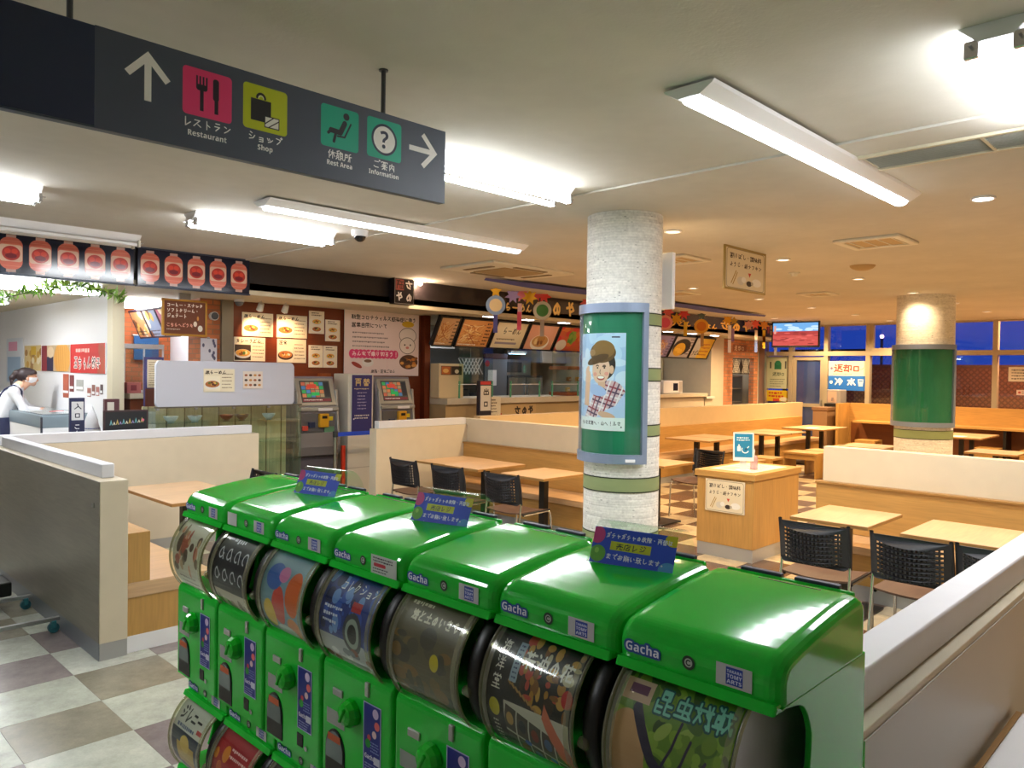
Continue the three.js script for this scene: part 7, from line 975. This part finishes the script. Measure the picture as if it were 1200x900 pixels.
// ---------------------------------------------------------------- the person at the freezer: one skin, meshed from tapered capsules
{
  const F = [0.2];
  const t = thing('person', 'person in white shirt, navy apron and mask leaning over the chest freezer', 'person', [2.28, 0.12, -10.9], 0);
  // local frame: front is +X; heights from the soles
  const J = { hipL: [0, 0.86, -0.09], hipR: [0, 0.86, 0.09], kneeL: [0.03, 0.46, -0.1], kneeR: [0.0, 0.46, 0.1], ankL: [0.0, 0.08, -0.1], ankR: [-0.05, 0.08, 0.1], toeL: [0.15, 0.03, -0.11], toeR: [0.1, 0.03, 0.11], pel: [0, 0.9, 0], waist: [0.04, 1.04, 0], chest: [0.13, 1.22, 0], neck: [0.21, 1.36, 0], shL: [0.16, 1.3, -0.16], shR: [0.16, 1.3, 0.16], elL: [0.28, 1.09, -0.2], elR: [0.27, 1.08, 0.2], wrL: [0.43, 1.07, -0.12], wrR: [0.43, 1.07, 0.14], head: [0.28, 1.45, 0] };
  function skin(bones, cell, col, box3, k = 0.03) {
    const [[x0, y0, z0], [x1, y1, z1]] = box3, S = Math.max(x1 - x0, y1 - y0, z1 - z0), N = Math.min(90, Math.ceil(S / cell)) + 4;
    const mc = new MarchingCubes(N, new THREE.MeshBasicMaterial(), false, false, 160000); mc.isolation = 0;
    const cx = (x0 + x1) / 2, cy = (y0 + y1) / 2, cz = (z0 + z1) / 2, h = S / 2 * 1.08;
    for (let c = 0; c < N; c++) for (let b = 0; b < N; b++) for (let a = 0; a < N; a++) {
      const x = cx + (a / N * 2 - 1) * h, y = cy + (b / N * 2 - 1) * h, z = cz + (c / N * 2 - 1) * h; let d = 9;
      for (const [p, q, r0, r1, sx = 1] of bones) { const vx = q[0] - p[0], vy = q[1] - p[1], vz = q[2] - p[2], L = vx * vx + vy * vy + vz * vz || 1e-9, w = Math.max(0, Math.min(1, ((x - p[0]) * vx + (y - p[1]) * vy + (z - p[2]) * vz) / L)), e = Math.hypot(x - p[0] - w * vx, y - p[1] - w * vy, (z - p[2] - w * vz) * sx) - (r0 + (r1 - r0) * w); const m = Math.max(k - Math.abs(d - e), 0) / k; d = Math.min(d, e) - m * m * k / 4; }
      mc.field[a + b * N + c * N * N] = -d;
    }
    mc.update(); const n = mc.count, g = new THREE.BufferGeometry(), P = new Float32Array(n * 3), C = new Float32Array(n * 3);
    for (let i = 0; i < n; i++) { P[3 * i] = cx + mc.positionArray[3 * i] * h; P[3 * i + 1] = cy + mc.positionArray[3 * i + 1] * h; P[3 * i + 2] = cz + mc.positionArray[3 * i + 2] * h; const q = col(P[3 * i], P[3 * i + 1], P[3 * i + 2]); C.set(q, 3 * i); }
    g.setAttribute('position', new THREE.BufferAttribute(P, 3)); g.setAttribute('normal', new THREE.BufferAttribute(mc.normalArray.slice(0, n * 3).map((v) => v), 3)); g.setAttribute('color', new THREE.BufferAttribute(C, 3));
    g.setAttribute('uv', new THREE.BufferAttribute(new Float32Array(n * 2), 2)); let o = mergeVertices(new THREE.BufferGeometry().setAttribute('position', g.attributes.position).setAttribute('color', g.attributes.color), 1e-5); o.computeVertexNormals(); return o.toNonIndexed();
  }
  const lin = (c) => { const q = new THREE.Color(c); return [q.r, q.g, q.b]; };
  const shirt = lin('#d4d6dc'), navy = lin('#232848'), skinC = lin('#d8a88c'), shoe = lin('#1c1c22');
  const B = [[J.pel, J.waist, 0.13, 0.115, 0.85], [J.waist, J.chest, 0.115, 0.13, 0.8], [J.chest, J.neck, 0.12, 0.06, 0.75], [J.shL, J.shR, 0.062, 0.062], [J.hipL, J.kneeL, 0.1, 0.065], [J.kneeL, J.ankL, 0.062, 0.042], [J.hipR, J.kneeR, 0.1, 0.065], [J.kneeR, J.ankR, 0.062, 0.042], [J.ankL, J.toeL, 0.045, 0.035], [J.ankR, J.toeR, 0.045, 0.035], [J.shL, J.elL, 0.056, 0.046], [J.elL, J.wrL, 0.045, 0.03], [J.shR, J.elR, 0.056, 0.046], [J.elR, J.wrR, 0.045, 0.03], [J.neck, J.head, 0.05, 0.05]];
  const bodyCol = (x, y, z) => (y < 0.09 ? shoe : y < 0.98 ? navy : (x - 0.21) * 0.6 + (y - 1.37) > 0 ? skinC : shirt);
  const body = skin(B, 0.016, bodyCol, [[-0.2, 0, -0.3], [0.68, 1.52, 0.3]]);
  // head: skull, jaw, nose, ears
  const hc = [0.3, 1.47, 0], H = (dx, dy, dz) => [hc[0] + dx, hc[1] + dy, hc[2] + dz];
  const head = skin([[H(-0.02, 0.025, 0), H(0.02, 0.0, 0), 0.088, 0.08, 1.12], [H(0.025, -0.04, 0), H(0.055, -0.07, 0), 0.055, 0.035, 1], [H(0.085, -0.005, 0), H(0.1, -0.035, 0), 0.012, 0.015], [H(0.0, -0.01, -0.078), H(0.002, -0.035, -0.078), 0.014, 0.01], [H(0.0, -0.01, 0.078), H(0.002, -0.035, 0.078), 0.014, 0.01], [H(0.0, -0.05, 0), H(-0.06, -0.12, 0), 0.05, 0.048]], 0.007, () => skinC, [[hc[0] - 0.12, hc[1] - 0.16, -0.12], [hc[0] + 0.13, hc[1] + 0.13, 0.12]], 0.02);
  const handBones = (w, s) => { const o = [[w, [w[0] + 0.06, w[1] - 0.015, w[2]], 0.026, 0.028, 0.8]]; for (let i = 0; i < 4; i++) { const z = w[2] + (i - 1.5) * 0.021, l = [0.062, 0.07, 0.066, 0.052][i], a = [w[0] + 0.075, w[1] - 0.018, z], b = [a[0] + l * 0.55, a[1] - 0.012, z], e = [b[0] + l * 0.45, b[1] - 0.022, z]; o.push([a, b, 0.0095, 0.009], [b, e, 0.009, 0.007]); } const m = [w[0] + 0.03, w[1] - 0.01, w[2] + s * 0.03]; o.push([m, [m[0] + 0.03, m[1] - 0.012, m[2] + s * 0.018], 0.011, 0.01], [[m[0] + 0.03, m[1] - 0.012, m[2] + s * 0.018], [m[0] + 0.058, m[1] - 0.022, m[2] + s * 0.02], 0.01, 0.008]); return o; };
  const hands = [[J.wrL, 1], [J.wrR, -1]].map(([w, s]) => skin(handBones(w, s), 0.0045, () => skinC, [[w[0] - 0.03, w[1] - 0.09, w[2] - 0.08], [w[0] + 0.17, w[1] + 0.05, w[2] + 0.08]], 0.008));
  part(t, 'body', merge([body, head, ...hands].map((g) => { g.deleteAttribute('uv'); return g; })), std('#ffffff', { vertexColors: true, roughness: 0.75 }));
  const hair = lin('#241418'); const hg = skin([[H(-0.03, 0.03, 0), H(-0.005, 0.03, 0), 0.098, 0.094, 1.06], [H(-0.09, 0.04, 0), H(-0.12, 0.055, 0), 0.03, 0.035], [H(-0.12, 0.055, 0), H(-0.165, -0.005, 0), 0.035, 0.03], [H(-0.165, -0.005, 0), H(-0.175, -0.09, 0), 0.03, 0.01], [H(0.05, 0.06, -0.04), H(0.06, 0.055, 0.04), 0.04, 0.04]], 0.008, () => hair, [[hc[0] - 0.22, hc[1] - 0.12, -0.13], [hc[0] + 0.12, hc[1] + 0.15, 0.13]], 0.02);
  // keep the face free: drop hair triangles in front of and below the brow line
  { const p = hg.attributes.position, keep = []; for (let i = 0; i < p.count; i += 3) { let fx = 0, fy = 0; for (let j = 0; j < 3; j++) { fx += p.getX(i + j) / 3 - 0; fy += p.getY(i + j) / 3; } fx -= hc[0]; fy -= hc[1]; if (!(fx > 0.0 && fy < 0.03 + fx * 0.15) && !(fx > -0.05 && fy < -0.03)) keep.push(i, i + 1, i + 2); } hg.setIndex(keep); hg.deleteAttribute('uv'); part(t, 'hair', hg.toNonIndexed(), std('#ffffff', { vertexColors: true, roughness: 0.55, side: THREE.DoubleSide })); }
  const mask = new THREE.SphereGeometry(0.088, 24, 16, -Math.PI / 2 - 0.0, Math.PI, 1.55, 1.0).rotateY(Math.PI / 2).scale(0.98, 1, 0.86); part(t, 'face_mask', mask, std('#eceef2', { roughness: 0.8, side: THREE.DoubleSide }), H(0.018, 0.0, 0));
  for (const s of [-1, 1]) part(t, 'eye', new THREE.SphereGeometry(0.01, 10, 8), std('#2a1a18', { roughness: 0.3 }), H(0.082, 0.012, s * 0.032));
  // apron: skirt shell with bib and straps
  const sk = new THREE.LatheGeometry([[0.155, 0], [0.165, 0.12], [0.16, 0.26], [0.14, 0.4]].map(([a, b]) => new THREE.Vector2(a, b)), 28, -2.3, 4.6).rotateY(Math.PI / 2).scale(0.95, 1, 1.15); part(t, 'apron_skirt', sk, std('#232848', { roughness: 0.8, side: THREE.DoubleSide }), [0.02, 0.58, 0]);
  for (const s of [-1, 1]) part(t, 'apron_strap', tube([[-0.07, 1.0, s * 0.08], [-0.03, 1.16, s * 0.1], [0.06, 1.32, s * 0.1], [0.16, 1.378, s * 0.1], [0.24, 1.31, s * 0.1], [0.24, 1.18, s * 0.09], [0.17, 1.0, s * 0.1]], 0.012, 40, 6), std('#232848', { roughness: 0.8 }));
  t.rotation.y = -0.28; t.scale.setScalar(0.98);
}
renderer.render(scene, camera);
